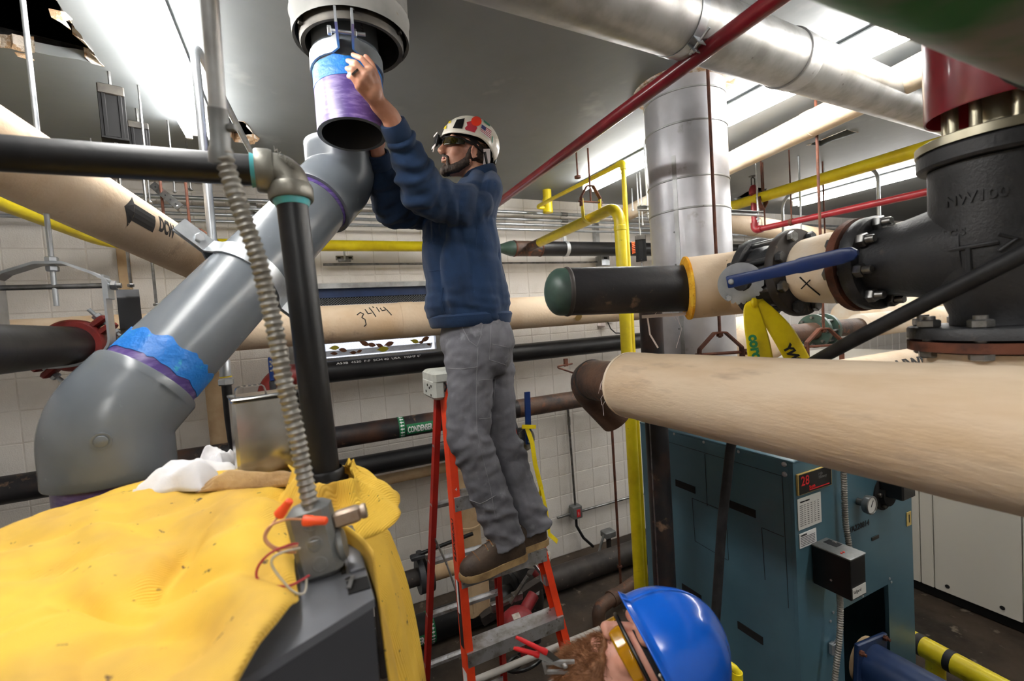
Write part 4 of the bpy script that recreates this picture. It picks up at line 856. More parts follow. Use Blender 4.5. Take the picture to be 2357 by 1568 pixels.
solo('caution_streamer', m.bar(pth, .045, .0015, V((1, .3, .2))).bar(pth2, .04, .0015, V((1, .6, .1))).bar([P + V((-.05, -.05, .12)), P + V((.07, -.055, .1))], .03, .003, ZV), 'ctape', 'thin torn yellow tape streaming from the navy wall lever', 'tape')
P = onY(1415, 1100, 3.0); solo('rusty_rod', M().tube([(P.x, 3.0, .05), (P.x, 3.0, xz(1412, 930, 3.0))], .011, 10).nut((P.x, 3.0, .3), ZV, .02, .02), 'rust', 'long rusty rod standing left of the yellow pipes', 'rod')
P = onY(1300, 845, 3.0); solo('wire_stirrup', M().tube(fillet([P + V((.1, .05, .012)), P + V((-.06, 0, .012)), P + V((-.06, 0, -.0)), P + V((.05, -.05, -.05))], .01, 3), .007, 8).box(P + V((.03, .03, .03)), (.03, .02, .06)), 'rust', 'bent rusty stirrup rod beside the rusty elbow', 'bracket')
# ================================================================== covered unit, tarp, can, rags, glove
UC = onZ(862, 1378, UZ); UF = onZ(548, 1572, UZ)
gyb = gy + .10
fd = (UF - UC)
foot = [UC, UC + fd * 1.9, V((-1.5, UC.y + fd.y * 1.9 - .1, UZ)), V((-1.5, gyb, UZ)), V((UC.x, gyb, UZ))]
t = Thing('covered_unit', 'dark grey sheet-metal cabinet under the yellow tarp', 'cabinet', (-.4, .6, 0))
poly = [(p.x, p.y) for p in foot]
t.p('top_panel', M().prism(poly, V((0, 0, UZ - .012)), XV, YV, .012), 'unit')
t.p('casing', M().prism([(x * .996 - .002, y) for x, y in poly], V((0, 0, 0)), XV, YV, UZ - .013), 'unitdark')
ye_ = onX(834, 1262, UC.x).y
t.p('slot', M().box((UC.x - .032, (UC.y + gyb) / 2 + .03, UZ + .0005), (.007, gyb - UC.y - .12, .0025)), 'dark')
t.p('edge_strip', M().box((UC.x - .013, (UC.y + gyb) / 2 + .035, UZ + .003), (.022, gyb - UC.y - .1, .006), bev=.0015), 'unit')
p = onZ(845, 1405, UZ); t.p('cutout', M().box((UC.x - .016, UC.y + .045, UZ + .0008), (.03, .035, .0022)), 'dark')
t.p('tie_tab', M().bar([V((UC.x - .03, UC.y + .07, UZ + .002)), V((UC.x - .022, UC.y + .055, UZ + .012)), V((UC.x - .03, UC.y + .035, UZ + .006))], .006, .0015, XV), 'steel')
def cr(p0, p1, p2, p3, f): return .5 * ((2 * p1) + (p2 - p0) * f + (2 * p0 - 5 * p1 + 4 * p2 - p3) * f * f + (3 * p1 - p0 - 3 * p2 + p3) * f ** 3)
def net(rows, nu, nv, disp=None):
    R = len(rows); C = len(rows[0])
    def ev(u, v):
        a = u * (C - 1); i = min(int(a), C - 2); fu = a - i; b = v * (R - 1); j = min(int(b), R - 2); fv = b - j
        def row(r): q = rows[max(0, min(R - 1, r))]; return cr(q[max(0, i - 1)], q[i], q[i + 1], q[min(C - 1, i + 2)], fu)
        p = cr(row(j - 1), row(j), row(j + 1), row(j + 2), fv)
        return p + (disp(p, u, v) if disp else V())
    return M().grid(ev, nu, nv)
def solidify(m, th):
    me = m.mesh('s', smooth=180); nv = [v.normal.copy() for v in me.vertices]; n = len(m.v)
    cnt = {}
    for f in m.f:
        for i in range(len(f)):
            k = tuple(sorted((f[i], f[(i + 1) % len(f)]))); cnt[k] = cnt.get(k, []) + [(f[i], f[(i + 1) % len(f)])]
    m.v = m.v + [p - q * th for p, q in zip(m.v, nv)]
    m.f = m.f + [[i + n for i in f][::-1] for f in m.f] + [[b, a, a + n, b + n] for k, l in cnt.items() if len(l) == 1 for a, b in l]
    bpy.data.meshes.remove(me); return m
Q = lambda px, py, z: onZ(px, py, z)
r1 = [Q(-220, 1275, 2.06), Q(0, 1214, 2.085), Q(240, 1132, 2.10), Q(420, 1098, 2.105), Q(560, 1084, 2.105), Q(700, 1068, 2.105), Q(745, 1075, 2.10)]
r0 = [p + (V((p.x, p.y, 0)).normalized() * .03) + V((0, 0, -.3)) for p in r1]
rows = [r0, [p + V((p.x, p.y, 0)).normalized() * .022 + V((0, 0, -.05)) for p in r1], r1,
        [Q(-220, 1345, 2.07), Q(0, 1275, 2.082), Q(220, 1196, 2.098), Q(400, 1150, 2.094), Q(560, 1120, 2.098), Q(690, 1112, 2.095), Q(735, 1120, 2.085)],
        [Q(-220, 1430, 2.06), Q(0, 1350, 2.076), Q(200, 1285, 2.076), Q(390, 1222, 2.084), Q(550, 1172, 2.10), Q(655, 1180, 2.078), Q(682, 1200, 2.055)],
        [Q(-220, 1540, 2.062), Q(0, 1450, 2.082), Q(200, 1385, 2.076), Q(370, 1322, 2.068), Q(545, 1278, 2.094), Q(645, 1290, 2.076), Q(678, 1302, 2.057)],
        [Q(-220, 1650, 2.062), Q(0, 1555, 2.074), Q(190, 1490, 2.072), Q(350, 1440, 2.058), Q(530, 1395, 2.072), Q(640, 1388, 2.067), Q(684, 1384, 2.052)],
        [Q(-220, 1800, 2.052), Q(0, 1690, 2.062), Q(170, 1630, 2.067), Q(320, 1580, 2.058), Q(460, 1530, 2.067), Q(575, 1505, 2.062), Q(620, 1490, 2.050)],
        [Q(-220, 2050, 2.012), Q(0, 1950, 2.042), Q(150, 1850, 2.052), Q(280, 1760, 2.052), Q(390, 1690, 2.057), Q(490, 1640, 2.057), Q(545, 1600, 2.047)]]
def td(p, u, v):
    n1 = noise.noise(V((p.x * 7, p.y * 7, 1.3))); n2 = noise.noise(V((p.x * 16 + p.y * 9, p.y * 10 - p.x * 4, 4.)))
    px, py, _ = proj(p)
    f = math.exp(-((px - (470 - (py - 1190) * .75)) / 26) ** 2) * max(0, 1 - abs(py - 1255) / 120)
    g_ = math.exp(-((py - (1385 + (px - 200) * .12)) / 20) ** 2) * max(0, 1 - abs(px - 230) / 140)
    n3 = abs(noise.noise(V((p.x * 5 + 3, p.y * 9, 8.))))
    n4 = noise.noise(V((p.x * 11 - p.y * 3, p.y * 5 + p.x * 6, 2.2)))
    fade = min(1., max(0., (v - .12) * 5))
    return V((0, 0, fade * (.02 * n1 + .012 * n2 + .012 * n4 - .04 * f - .03 * g_ - .022 * max(0, .25 - n3) * 2 + .006)))
t = Thing('yellow_tarp', 'stained yellow canvas tarp draped over the grey cabinet', 'tarp', (-.3, .7, UZ))
t.p('top_cloth', solidify(net(rows, 120, 130, td), .003), 'tarp', smooth=180)
# collar round the gas pipe
def col(u, v):
    th = u * 2 * math.pi; k = noise.noise(V((math.cos(th) * 1.6, math.sin(th) * 1.6, v * 1.4))); k2 = noise.noise(V((math.cos(th) * 4, math.sin(th) * 4, v * 2 + 7)))
    r = .052 + .075 * v ** 1.4 + .022 * k + .008 * k2; z = 2.118 - .095 * v ** 1.2 + .018 * k2 * (1 - v) + .012 * math.sin(th * 2 + 1)
    return V((gx + .012 + r * 1.1 * math.cos(th), gy - .012 + r * .9 * math.sin(th), z))
t.p('gathered_collar', solidify(M().grid(col, 72, 18), .003), 'tarp', smooth=180)
# cloth hanging off the right side of the cabinet
def drape(u, v):
    Y = UC.y + .07 + (gy + .085 - UC.y - .07) * u; tuck = max(0., 1 - v * 7)
    f1 = noise.noise(V((u * 3.4, v * .9, 3))); f2 = noise.noise(V((u * 7 + 2, v * 1.6, 9)))
    out = .012 + .135 * u * (1 - math.exp(-v * 5)) + (.028 * f1 + .012 * f2) * min(1, v * 4) + .035 * v
    x = UC.x + out - tuck * (.02 + .1 * u) * min(1, u * 3); z = 2.05 + .06 * u - v * 1.3 + (.012 if tuck > 0 else 0) * tuck
    return V((x, Y + .012 * f2 * v, z - (0. if tuck else 0)))
t.p('hanging_cloth', solidify(M().grid(drape, 60, 110), .003), 'tarp', smooth=180)
# metal can
A = at(549, 1098, .93); B = at(696, 1076, 1.0); C_ = at(512, 1098, 1.0)
ex = (B - A); ex.z = 0; ex.normalize(); ey = V((-ex.y, ex.x, 0)); cw, cd, ch = .150, .10, .172
zb_ = 2.100; o = V((A.x, A.y, zb_))
t = Thing('metal_can', 'shiny rectangular solvent can standing on the tarp behind the gas pipe', 'can', o)
Rm = Matrix((ex, ey, ZV)).transposed(); cc = o + ex * cw / 2 + ey * cd / 2
t.p('body', M().box(cc + ZV * ch / 2, (cw, cd, ch), Rm, .006), 'tin')
t.p('top_rim', M().box(cc + ZV * (ch + .001), (cw + .004, cd + .004, .004), Rm, .0015), 'tin'); t.p('base_rim', M().box(cc + ZV * .003, (cw + .004, cd + .004, .005), Rm, .0015), 'tin')
h0 = cc + ZV * (ch + .003) - ex * .03
t.p('handle', M().bar(fillet([h0 - ex * .035, h0 - ex * .032 + ZV * .02, h0 + ex * .02 + ZV * .02, h0 + ex * .024], .008, 3), .022, .002, ey), 'tin')
for i in range(5): t.p('handle_slot', M().box(h0 - ex * (.026 - .01 * i) + ZV * .0212, (.005, .014, .0008), Rm), 'dark')
t.p('cap', M().lathe([(.024, 0), (.026, .001), (.026, .008), (.024, .0095), (.018, .0085), (.0, .0085)], cc + ex * .045 + ZV * (ch + .002), ZV, 26), 'tin')
# white rags
def rag(name, lab, px, py, z, rx, ry, hh, seed, mat='rag'):
    c = Q(px, py, z)
    def fn(u, v):
        x, y = (u - .5) * 2, (v - .5) * 2; r = math.hypot(x, y); sq = 1 - .18 * noise.noise(V((x * 2, y * 2, seed)))
        q = CR * (x * rx * sq) + V((CF.x, CF.y, 0)).normalized() * (y * ry * sq)
        k = .45 + .75 * noise.noise(V((x * 1.3, y * 1.3, seed + 3))) + .1 * noise.noise(V((x * 4, y * 4, seed)))
        e_ = max(0, 1 - max(abs(x), abs(y)) ** 4)
        return c + V((q.x, q.y, 0)) + ZV * (hh * (k * .9 + .35) * e_ + .002)
    return solo(name, solidify(M().grid(fn, 34, 34), .002), mat, lab, 'rag' if mat == 'rag' else 'glove', smooth=180)
rag('white_rag', 'crumpled white rag with purple stains lying on the tarp', 432, 1112, 2.1, .075, .06, .05, 2.0)
rag('white_rag', 'small balled white rag leaning on the can', 504, 1076, 2.105, .028, .03, .06, 12.0)
# leather glove
rag('leather_glove', 'worn tan leather work glove lying in front of the can', 585, 1119, 2.1, .105, .022, .034, 5.0, 'glove')
# ================================================================== tall stack, boiler
BZ = 1.78; BX0 = 1.69; BY = 1.13; BXR = onY(2102, 1300, BY).x; BYB = 2.0
so = onZ(1572, 205, CEIL); sr = .2
t = Thing('metal_stack', 'tall round galvanized stack rising from the boiler to the ceiling', 'stack', (so.x, so.y, BZ))
t.p('shell', M().tube([(so.x, so.y, BZ), (so.x, so.y, CEIL + .02)], sr, 64), 'stack')
for py in (232, 302, 420, 486):
    z = zof(so.x, so.y, py + 12); t.p('seam_bead', M().lathe([(sr - .002, 0), (sr + .004, .003), (sr + .0045, .006), (sr + .004, .009), (sr - .002, .012)], (so.x, so.y, z), ZV, 64, loop=True), 'galv')
q = (onZ(1536, 520, 0) - CO); q.z = 0; sd_ = V((-so.x, -so.y, 0)).normalized(); ls = (sd_ + V((-.45, .1, 0))).normalized()
t.p('lap_seam', M().box(V((so.x, so.y, 2.55)) + ls * (sr + .001), (.003, .02, 1.2), Matrix.Rotation(math.atan2(ls.y, ls.x), 3, 'Z')), 'galv')
for i in range(4): t.p('rivet', M().lathe([(.005, 0), (.005, .002), (.0, .004)], V((so.x, so.y, 2.78 - .16 * i)) + ls * (sr + .001) + V((-ls.y, ls.x, 0)) * -.014, ls, 10), 'steel')
t.p('ceiling_patch', M().lathe([(sr, 0), (sr + .05, .01), (sr + .055, .02), (sr, .02)], (so.x, so.y, CEIL - .018), ZV, 40, loop=True), 'gyp')
t = Thing('boiler', 'blue-green cast-iron boiler jacket with stickers, under the beige pipe', 'boiler', ((BX0 + BXR) / 2, (BY + BYB) / 2, 0))
bc = ((BX0 + BXR) / 2, (BY + BYB) / 2, BZ / 2); bs = (BXR - BX0, BYB - BY, BZ)
# jacket with a burner opening in the front
ox0, ox1 = onY(1942, 1480, BY).x, onY(2046, 1400, BY).x; oz1 = onY(1990, 1375, BY).z; oz0 = .12
jk = M()
jk.box((BX0 + .008, bc[1] + .0082, BZ / 2), (.016, bs[1] - .0165, BZ - .02)); jk.box((BXR - .008, bc[1] + .0082, BZ / 2), (.016, bs[1] - .0165, BZ - .02)); jk.box((bc[0], BYB - .008, BZ / 2), (bs[0] - .034, .016, BZ - .02))
jk.box(((BX0 + ox0) / 2, BY + .008, BZ / 2), (ox0 - BX0, .016, BZ)); jk.box(((BXR + ox1) / 2, BY + .008, BZ / 2), (BXR - ox1, .016, BZ))
jk.box(((ox0 + ox1) / 2, BY + .008, (oz1 + BZ) / 2), (ox1 - ox0, .016, BZ - oz1)); jk.box(((ox0 + ox1) / 2, BY + .008, oz0 / 2), (ox1 - ox0, .016, oz0))
t.p('jacket', jk, 'boiler')
t.p('burner_recess', M().box(((ox0 + ox1) / 2, BY + .3, (oz0 + oz1) / 2), (ox1 - ox0 + .1, .01, oz1 - oz0 + .1)), 'dark')
t.p('top_panel', M().box((bc[0], bc[1], BZ - .004), (bs[0] + .006, bs[1] + .006, .012), bev=.003), 'boiler'); t.p('dust_layer', M().box((bc[0] - .0, bc[1] + .04, BZ + .003), (bs[0] - .06, bs[1] - .12, .003)), 'boilerdust')
def lface(px, py): return onX(px, py, BX0 - .001)
def line_l(a, b, w=.0018): 
    A, B = lface(*a), lface(*b); return M().bar([A, B], w, .0012, (B - A).cross(XV))
for a, b in (((1540, 1018), (1800, 1096)), ((1622, 1045), (1628, 1165)), ((1800, 1096), (1815, 1400)), ((1593, 1147), (1655, 1172)), ((1593, 1147), (1600, 1246)), ((1600, 1246), (1675, 1290)), ((1753, 1215), (1804, 1236)), ((1753, 1215), (1761, 1335)), ((1672, 1200), (1677, 1290))):
    t.p('panel_seam', line_l(a, b), 'ink')
for (x, y, x2, y2) in ((1555, 1104, 1600, 1126), (1679, 1152, 1739, 1178), (1570, 1343, 1614, 1366), (1698, 1430, 1756, 1466)):
    A = lface(x, y); B = onX(x2, y2, BX0 - .001); L = abs(B.y - A.y); t.p('hand_slot', M().box(((BX0 - .0015), (A.y + B.y) / 2, A.z - .016), (.004, L, .034)), 'dark')
for px, py in ((1552, 999), (1620, 1018), (1700, 1040)): t.p('screw', M().lathe([(.007, 0), (.007, .002), (.003, .004)], lface(px, py), -XV, 10), 'zinc')
for px, py in ((1805, 1069), (1806, 1092)): t.p('rivet', M().lathe([(.011, 0), (.009, .004), (.0, .006)], lface(px, py), -XV, 12), 'zinc')
FY = BY - .001
def fp(px, py): return onY(px, py, FY)
def plate(px0, px1, py0, py1, mat, name, label_=None, th=.003, par=None):
    A = fp(px0, (py0 + py1) / 2); B = fp(px1, (py0 + py1) / 2); zt, zb = fp((px0 + px1) / 2, py0).z, fp((px0 + px1) / 2, py1).z
    o = t.p(name, M().box(((A.x + B.x) / 2, FY - th / 2, (zt + zb) / 2), (abs(B.x - A.x), th, abs(zt - zb)), bev=.0005), mat, label=label_, parent=par); return o, (A.x + B.x) / 2, (zt + zb) / 2, abs(B.x - A.x), abs(zt - zb)
bd, cx_, cz_, w, h = plate(1832, 1910, 1080, 1128, 'plateyel', 'badge', 'black badge reading 28 with Smith below', .008)
t.p('badge_face', M().box((cx_, FY - .0088, cz_), (w * .95, .002, h * .93)), 'black', parent=bd)
TX = lambda txt, s_, x, z, y, mt, nm='print', par=None, al='LEFT': t.p(nm, M().text(txt, s_, V((x, y, z)), XV, ZV, .0008, align=al, bold=.0006), mt, parent=par)
TX('28', h * .62, cx_ - w * .43, cz_ - h * .06, FY - .0102, 'labelred', 'badge_number', bd); TX('Smith', h * .2, cx_ - w * .2, cz_ - h * .3, FY - .0102, 'labelred', 'badge_name', bd); TX('High\nEfficiency', h * .17, cx_ + w * .08, cz_ + h * .2, FY - .0102, 'steel', 'badge_script', bd)
t.p('badge_rule', M().box((cx_ + w * .1, FY - .0105, cz_ - h * .36), (w * .6, .001, .004)), 'labelred', parent=bd)
sk, cx_, cz_, w, h = plate(1835, 1889, 1140, 1212, 'gauge', 'rating_sticker')
for r in range(22):
    zz = cz_ + h * (.26 - .032 * r)
    for c_ in range(6): t.p('sticker_print', M().box((cx_ - w * .36 + w * .145 * c_, FY - .0034, zz), (w * (.12 if c_ == 0 else .07), .0006, h * .012)), 'ink', parent=sk) if r % 2 == 0 else None
TX('CERTIFIED  RATINGS', h * .05, cx_ - w * .4, cz_ + h * .36, FY - .0034, 'ink', 'sticker_heading', sk)
sk, cx_, cz_, w, h = plate(1839, 1878, 1222, 1256, 'white', 'caution_sticker'); TX('CAUTION', h * .14, cx_ - w * .44, cz_ + h * .3, FY - .0034, 'ink', 'sticker_heading', sk)
for r in range(6): t.p('sticker_print', M().box((cx_ - w * .02, FY - .0034, cz_ + h * (.2 - .11 * r)), (w * .86, .0006, h * .03)), 'ink', parent=sk)
sk, cx_, cz_, w, h = plate(2086, 2096, 1178, 1210, 'plateyel', 'number_tag'); TX('1', h * .8, cx_, cz_ - h * .25, FY - .0034, 'ink', 'tag_number', sk, 'CENTER')
for a in ((2000, 2018, 1170, 1178), (2006, 2022, 1234, 1242)): plate(*a, 'dsteel', 'name_plate')
a = fp(1953, 1226); TX('VA220814', .036, a.x, a.z - .005, FY - .0006, 'ink', 'marker_writing')
g = fp(1974, 1154); t.p('pressure_gauge', M().lathe([(.015, 0), (.015, .03), (.037, .032), (.039, .04), (.039, .055), (.035, .057), (.034, .05), (.0, .05)], g, -YV, 28), 'steel'); t.p('gauge_dial', M().lathe([(0, 0), (.033, 0), (.033, .001), (0, .0012)], g - YV * .051, -YV, 24), 'gauge'); t.p('gauge_needle', M().box(g - YV * .0535 + V((.004, 0, .006)), (.003, .001, .03), Matrix.Rotation(.6, 3, 'Y')), 'ink')
g = fp(2032, 1135); t.p('sensor_port', M().lathe([(.03, 0), (.075, 0), (.075, .006), (.05, .008), (.05, .03), (.03, .03)], g, -YV, 26), 'dark'); t.p('aquastat', M().box(g + V((.01, -.05, .07)), (.1, .09, .14), bev=.006), 'black')
for q in range(5): t.p('port_bolt', M().bolt(g + V((.055 * math.cos(q * 1.26 + .5), -.01, .055 * math.sin(q * 1.26 + .5))), -YV, .01, .012), 'dsteel')
for px, py in ((2047, 1332), (2051, 1340), (1985, 1372), (1917, 1410), (1911, 1430)): t.p('screw', M().lathe([(.006, 0), (.006, .003), (0, .004)], fp(px, py), -YV, 10), 'zinc')
g = fp(1910, 1488); t.p('latch', M().box(g - YV * .012, (.03, .02, .05), bev=.004).tube([g + V((-.01, -.02, .03)), g + V((.0, -.03, .05)), g + V((.01, -.02, .03))], .004, 6), 'zinc')
# control box and armoured cable on the front
c0 = at(1928, 1308, 1.78); cy0 = BY - .075; c0 = onY(1930, 1310, cy0)
t = Thing('control_box', 'small black control box with grey lid and two lights, on the boiler front', 'box', c0 - ZV * .09)
t.p('box', M().box(c0, (.095, .14, .155), bev=.002), 'black'); t.p('lid', M().box(c0 + ZV * .08, (.1, .145, .008), bev=.002), 'jbox')
for i, mt in enumerate(('led', 'led')): t.p('indicator', M().lathe([(.004, 0), (.004, .003), (0, .004)], c0 + V((-.03 + .014 * i, -.03, .084)), ZV, 10), mt)
t.p('lid_graphic', M().box(c0 + V((.02, .03, .0845)), (.04, .05, .0006)), 'ink'); t.p('brand_plate', M().box(c0 + V((.0, -.0712, -.05)), (.085, .0015, .04)), 'gauge'); t.p('plate_print', M().text('Safgard', .017, c0 + V((-.038, -.0722, -.052)), XV, ZV, .0005), 'ink')
t.p('screw', M().lathe([(.004, 0), (.004, .003), (0, .003)], c0 + V((-.048, 0, -.03)), -XV, 8), 'zinc')
def armoured(pts, r, pitch):
    fine = []
    for i in range(len(pts) - 1):
        p0 = pts[max(0, i - 1)]; p1 = pts[i]; p2 = pts[i + 1]; p3 = pts[min(len(pts) - 1, i + 2)]; n = max(8, int((p2 - p1).length / (pitch / 4)))
        for j in range(n): fine.append(cr(p0, p1, p2, p3, j / n))
    l = 0; rr = []
    for i, p in enumerate(fine):
        if i: l += (p - fine[i - 1]).length
        rr.append(r * (1 + .13 * math.sin(l / pitch * 6.283)))
    return M().tube(fine, rr, 12)
solo('armoured_cable', armoured([onY(1940, 1040, BY - .03), onY(1943, 1120, BY - .03), onY(1946, 1200, BY - .03), onY(1953, 1268, BY - .04), c0 + V((.025, .03, .08))], .0105, .0098), 'flex', 'grey armoured cable running down to the control box', 'cable')
solo('armoured_cable', armoured([c0 + V((-.0, 0, -.078)), onY(1934, 1400, BY - .06), onY(1932, 1470, BY - .06), onY(1922, 1560, BY - .06), onY(1912, 1700, BY - .06)], .0105, .0098), 'flex', 'grey armoured cable leaving the control box downward', 'cable')
# burner
b0 = onY(1990, 1490, BY); b0 = V((b0.x, BY - .02, b0.z - .06))
t = Thing('gas_burner', 'dark blue burner with square flange at the boiler opening', 'burner', (b0.x, BY - .4, 0))
t.p('flange', M().box(b0 + V((0, .0, 0)), (.22, .02, .22), Matrix.Rotation(.12, 3, 'Y'), .004), 'navy'); t.p('barrel', M().tube([b0, b0 - YV * .6], .088, 32), 'navy')
for sx in (-.09, .09):
    for sz in (-.09, .09): t.p('bolt', M().bolt(b0 + V((sx, -.01, sz)), -YV, .012, .014, .01), 'rust')
t.p('gasket', M().lathe([(.07, 0), (.1, 0), (.1, .02), (.07, .02)], b0 + YV * .01, YV, 24, loop=True), 'paneltan')
h0 = b0 + V((.18, -.62, -.06)); t.p('blower_housing', M().box(h0, (.42, .36, .28), Matrix.Rotation(-.1, 3, 'Z'), .02), 'navy'); t.p('data_plate', M().box(h0 + V((-.02, .05, .142)), (.07, .05, .002), Matrix.Rotation(-.3, 3, 'Z')), 'gauge'); t.p('motor_cap', M().lathe([(.0, .08), (.03, .08), (.034, .07), (.034, 0)], h0 + V((-.02, -.06, .14)), ZV, 18), 'gauge')
t.p('support', M().box((h0.x, h0.y, (h0.z - .14) / 2), (.2, .2, h0.z - .14)), 'unitdark')
a, b = onZ(2100, 1475, .55), onZ(2330, 1600, .55); d = (b - a).normalized()
t = Thing('striped_guard_pipe', 'yellow guard pipe with black marks beside the burner', 'pipe', a - ZV * .55)
t.p('pipe', M().tube([a - d * .05, b + d * .4], .052, 24), 'yel')
for i, q in enumerate((.02, .15, .42, .7)): t.p('black_mark', M().lathe([(.0521, 0), (.053, 0), (.053, .03), (.0521, .03)], a + d * q, d, 24, loop=True), 'ink')
for q in (.1, .9): t.p('post', M().tube([a + d * q, V((a.x + d.x * q, a.y + d.y * q, 0))], .04, 16), 'yel')
# white cabinets on the right
p0 = onZ(2112, 1340, .1); CXF = p0.x
t = Thing('white_cabinet', 'long cream metal cabinet along the right side, standing on dark feet', 'cabinet', (CXF + .5, 1.0, 0))
yy = [onX(2500, 1300, CXF).y - 1.5, onX(2353, 1300, CXF).y, onX(2148, 1240, CXF).y, onX(2117, 1230, CXF).y, p0.y + 1.2]
for i in range(4): t.p('panel', M().box((CXF + .5, (yy[i] + yy[i + 1]) / 2, .98), (1.0, abs(yy[i + 1] - yy[i]) - .006, 1.75), bev=.004), 'cab')
t.p('plinth', M().box((CXF + .54, 1.0, .06), (.96, 4.2, .1)), 'dark')
for y in (yy[2] - .08, yy[1] + .1): t.p('screw', M().lathe([(.014, 0), (.014, .003), (0, .004)], (CXF - .001, y, .16), -XV, 12), 'ink')
# ================================================================== big beige pipe crossing the right foreground
e0 = at(1450, 886, 1.69); ez = e0.z; exx = e0.x
n_ = at(2357, 1015, .738); dd = (n_ - e0).normalized()
t = Thing('insulated_header', 'thick beige insulated pipe crossing the right foreground, ending in a rusty elbow', 'pipe', e0 - ZV * .13)
RI = .1205
t.p('jacket', M().tube([e0] + [e0 + (n_ - e0) * (i / 14) + V((0, 0, .003 * noise.noise(V((i * .8, 0, 0))))) for i in range(1, 15)] + [n_ + dd * .6], RI, 48), 'insY')
t.p('frayed_end', M().lathe([(.085, .004), (.116, -.006), (.122, 0), (.122, .012), (.118, .012)], e0, dd, 40), 'ins2')
pth = fillet([e0 + dd * .05, e0 - dd * .36, e0 - dd * .36 + V((.17, -.03, -.2))], .13, 14)
el = t.p('elbow', M().tube(pth, .083, 36), 'rustpipe', label='bare rusty steel elbow')
t.p('weld_bead', M().lathe([(.083, -.004), (.0865, -.003), (.087, .002), (.083, .005)], pth[2], pth[3] - pth[2], 36, loop=True), 'dirtypipe', parent=el)
for i in range(9):
    q = random.uniform(2.2, 4.6); u, w = perp(dd); p = e0 + (u * math.cos(q) + w * math.sin(q)) * .119
    if i < 5: t.p('loose_thread', M().tube([p, p - dd * .02 - ZV * .02, p - dd * random.uniform(.01, .04) - ZV * random.uniform(.03, .06)], .0008, 5), 'linen')
# steel column
P = at(1512, 1000, 2.08); t = Thing('steel_column', 'rusty black steel pipe column standing beside the boiler', 'column', (P.x, P.y, 0))
t.p('column', M().tube([(P.x, P.y, 0), (P.x, P.y, zof(P.x, P.y, 706))], .0505, 32), 'blk_rust'); t.p('base_plate', M().box((P.x, P.y, .008), (.2, .2, .016)), 'rust'); t.p('seam', M().box((P.x - .0495, P.y - .012, 1.1), (.003, .006, 2.1)), 'steel')
# ================================================================== capped pipe run with valves
A = at(1302, 672, 1.61); B = at(1580, 664, 1.68); C1 = at(1692, 652, 1.65); D1 = at(1868, 622, 1.40); E1 = at(1972, 611, 1.275)
dr = (A - B).normalized()
t = Thing('capped_pipe', 'dark steel pipe stub with a green domed cap and torn insulation', 'pipe', B - ZV * .1)
t.p('pipe', M().tube([B - dr * .03, A], .0845, 40), 'blk_rust')
t.p('domed_cap', M().lathe([(.0845, 0), (.084, .02)] + [(.084 * math.cos(q), .02 + .055 * math.sin(q)) for q in [math.pi / 2 * i / 9 for i in range(1, 10)]], A, dr, 40), 'greencap')
t.p('weld_bead', M().lathe([(.084, -.009), (.0865, -.007), (.088, 0), (.0865, .006), (.084, .008)], A - dr * .004, dr, 40, loop=True), 'dirtypipe')
d2 = (C1 - B).normalized()
rings = []; u, w = perp(d2); n = 40
jk = M().tube([B] + fillet([B + d2 * .02, C1, C1 + (D1 - C1) * .34], .12, 6), .113, 40)
t.p('insulation_jacket', jk, 'ins')
t.p('fibreglass_edge', M().lathe([(.085, -.004), (.09, -.010), (.105, -.008), (.1165, -.002), (.1165, .006), (.09, .008)], B, d2, 48, loop=True), 'fib', label='orange-yellow raw fibreglass edge')
pa = B + V((0, 0, -.1)) - CR * .03
m = M().bar([pa + CR * -.14 - CU * .005, pa + CR * .0 + CU * .004, pa + CR * .16 + CU * .03], .012, .002, CU)
t.p('torn_jacket_flap', m.bar([pa - CR * .12, pa - CR * .11 - CU * .07, pa - CR * .08 - CU * .12], .006, .001, CR), 'linen')
for (a_, b_, c_) in (((-.1, 0), (-.06, .05), (-.02, -.02)), ((-.02, 0), (0, -.05), (-.02, -.12))): t.p('loose_thread', M().tube(spline_pts if False else [pa + CR * q[0] + CU * q[1] - CF * .02 for q in (a_, b_, c_)], .0008, 5), 'linen')
# butterfly valve
da = (D1 - C1).normalized(); V0 = C1 + (D1 - C1) * .33
t = Thing('butterfly_valve', 'flanged butterfly valve with notched plate and navy lever handle', 'valve', V0 - ZV * .13)
for q, mt in ((0, 'castiron'), (.125, 'dirtypipe')): t.p('flange', M().lathe([(.08, 0), (.135, 0), (.138, .004), (.138, .024), (.135, .028), (.08, .028)], V0 + da * q, da, 40, loop=True), mt)
t.p('body', M().lathe([(.07, .028), (.105, .028), (.105, .05), (.1, .06), (.105, .1), (.105, .125), (.07, .125)], V0, da, 36), 'castiron')
u, w = perp(da)
for i in range(8):
    q = i * math.pi / 4 + .39; c = V0 + (u * math.cos(q) + w * math.sin(q)) * .117
    t.p('bolt', M().tube([c - da * .02, c + da * .17], .009, 10).nut(c - da * .02, da, .018, .016, .2).nut(c + da * .153, da, .018, .018, .5), 'castiron' if i % 2 else 'steel')
pc = at(1704, 653, 1.44); toc = (CO - pc).normalized()
pn = (toc + CR * .12 - CU * .05).normalized(); u, w = perp(pn)
poly = []
for i in range(72):
    q = 2 * math.pi * i / 72; r = .066
    ang = math.atan2((u * math.cos(q) + w * math.sin(q)).dot(CU), (u * math.cos(q) + w * math.sin(q)).dot(CR))
    if -2.0 < ang < -.1 and i % 3 == 0: r = .059
    poly.append((r * math.cos(q), r * math.sin(q)))
t.p('notch_plate', M().prism(poly, pc, u, w, .005), 'zinc'); t.p('stem', M().tube([pc, V0 + da * .07], .026, 16).lathe([(.0, .006), (.022, .006), (.022, .012), (0, .014)], pc, pn, 20), 'castiron')
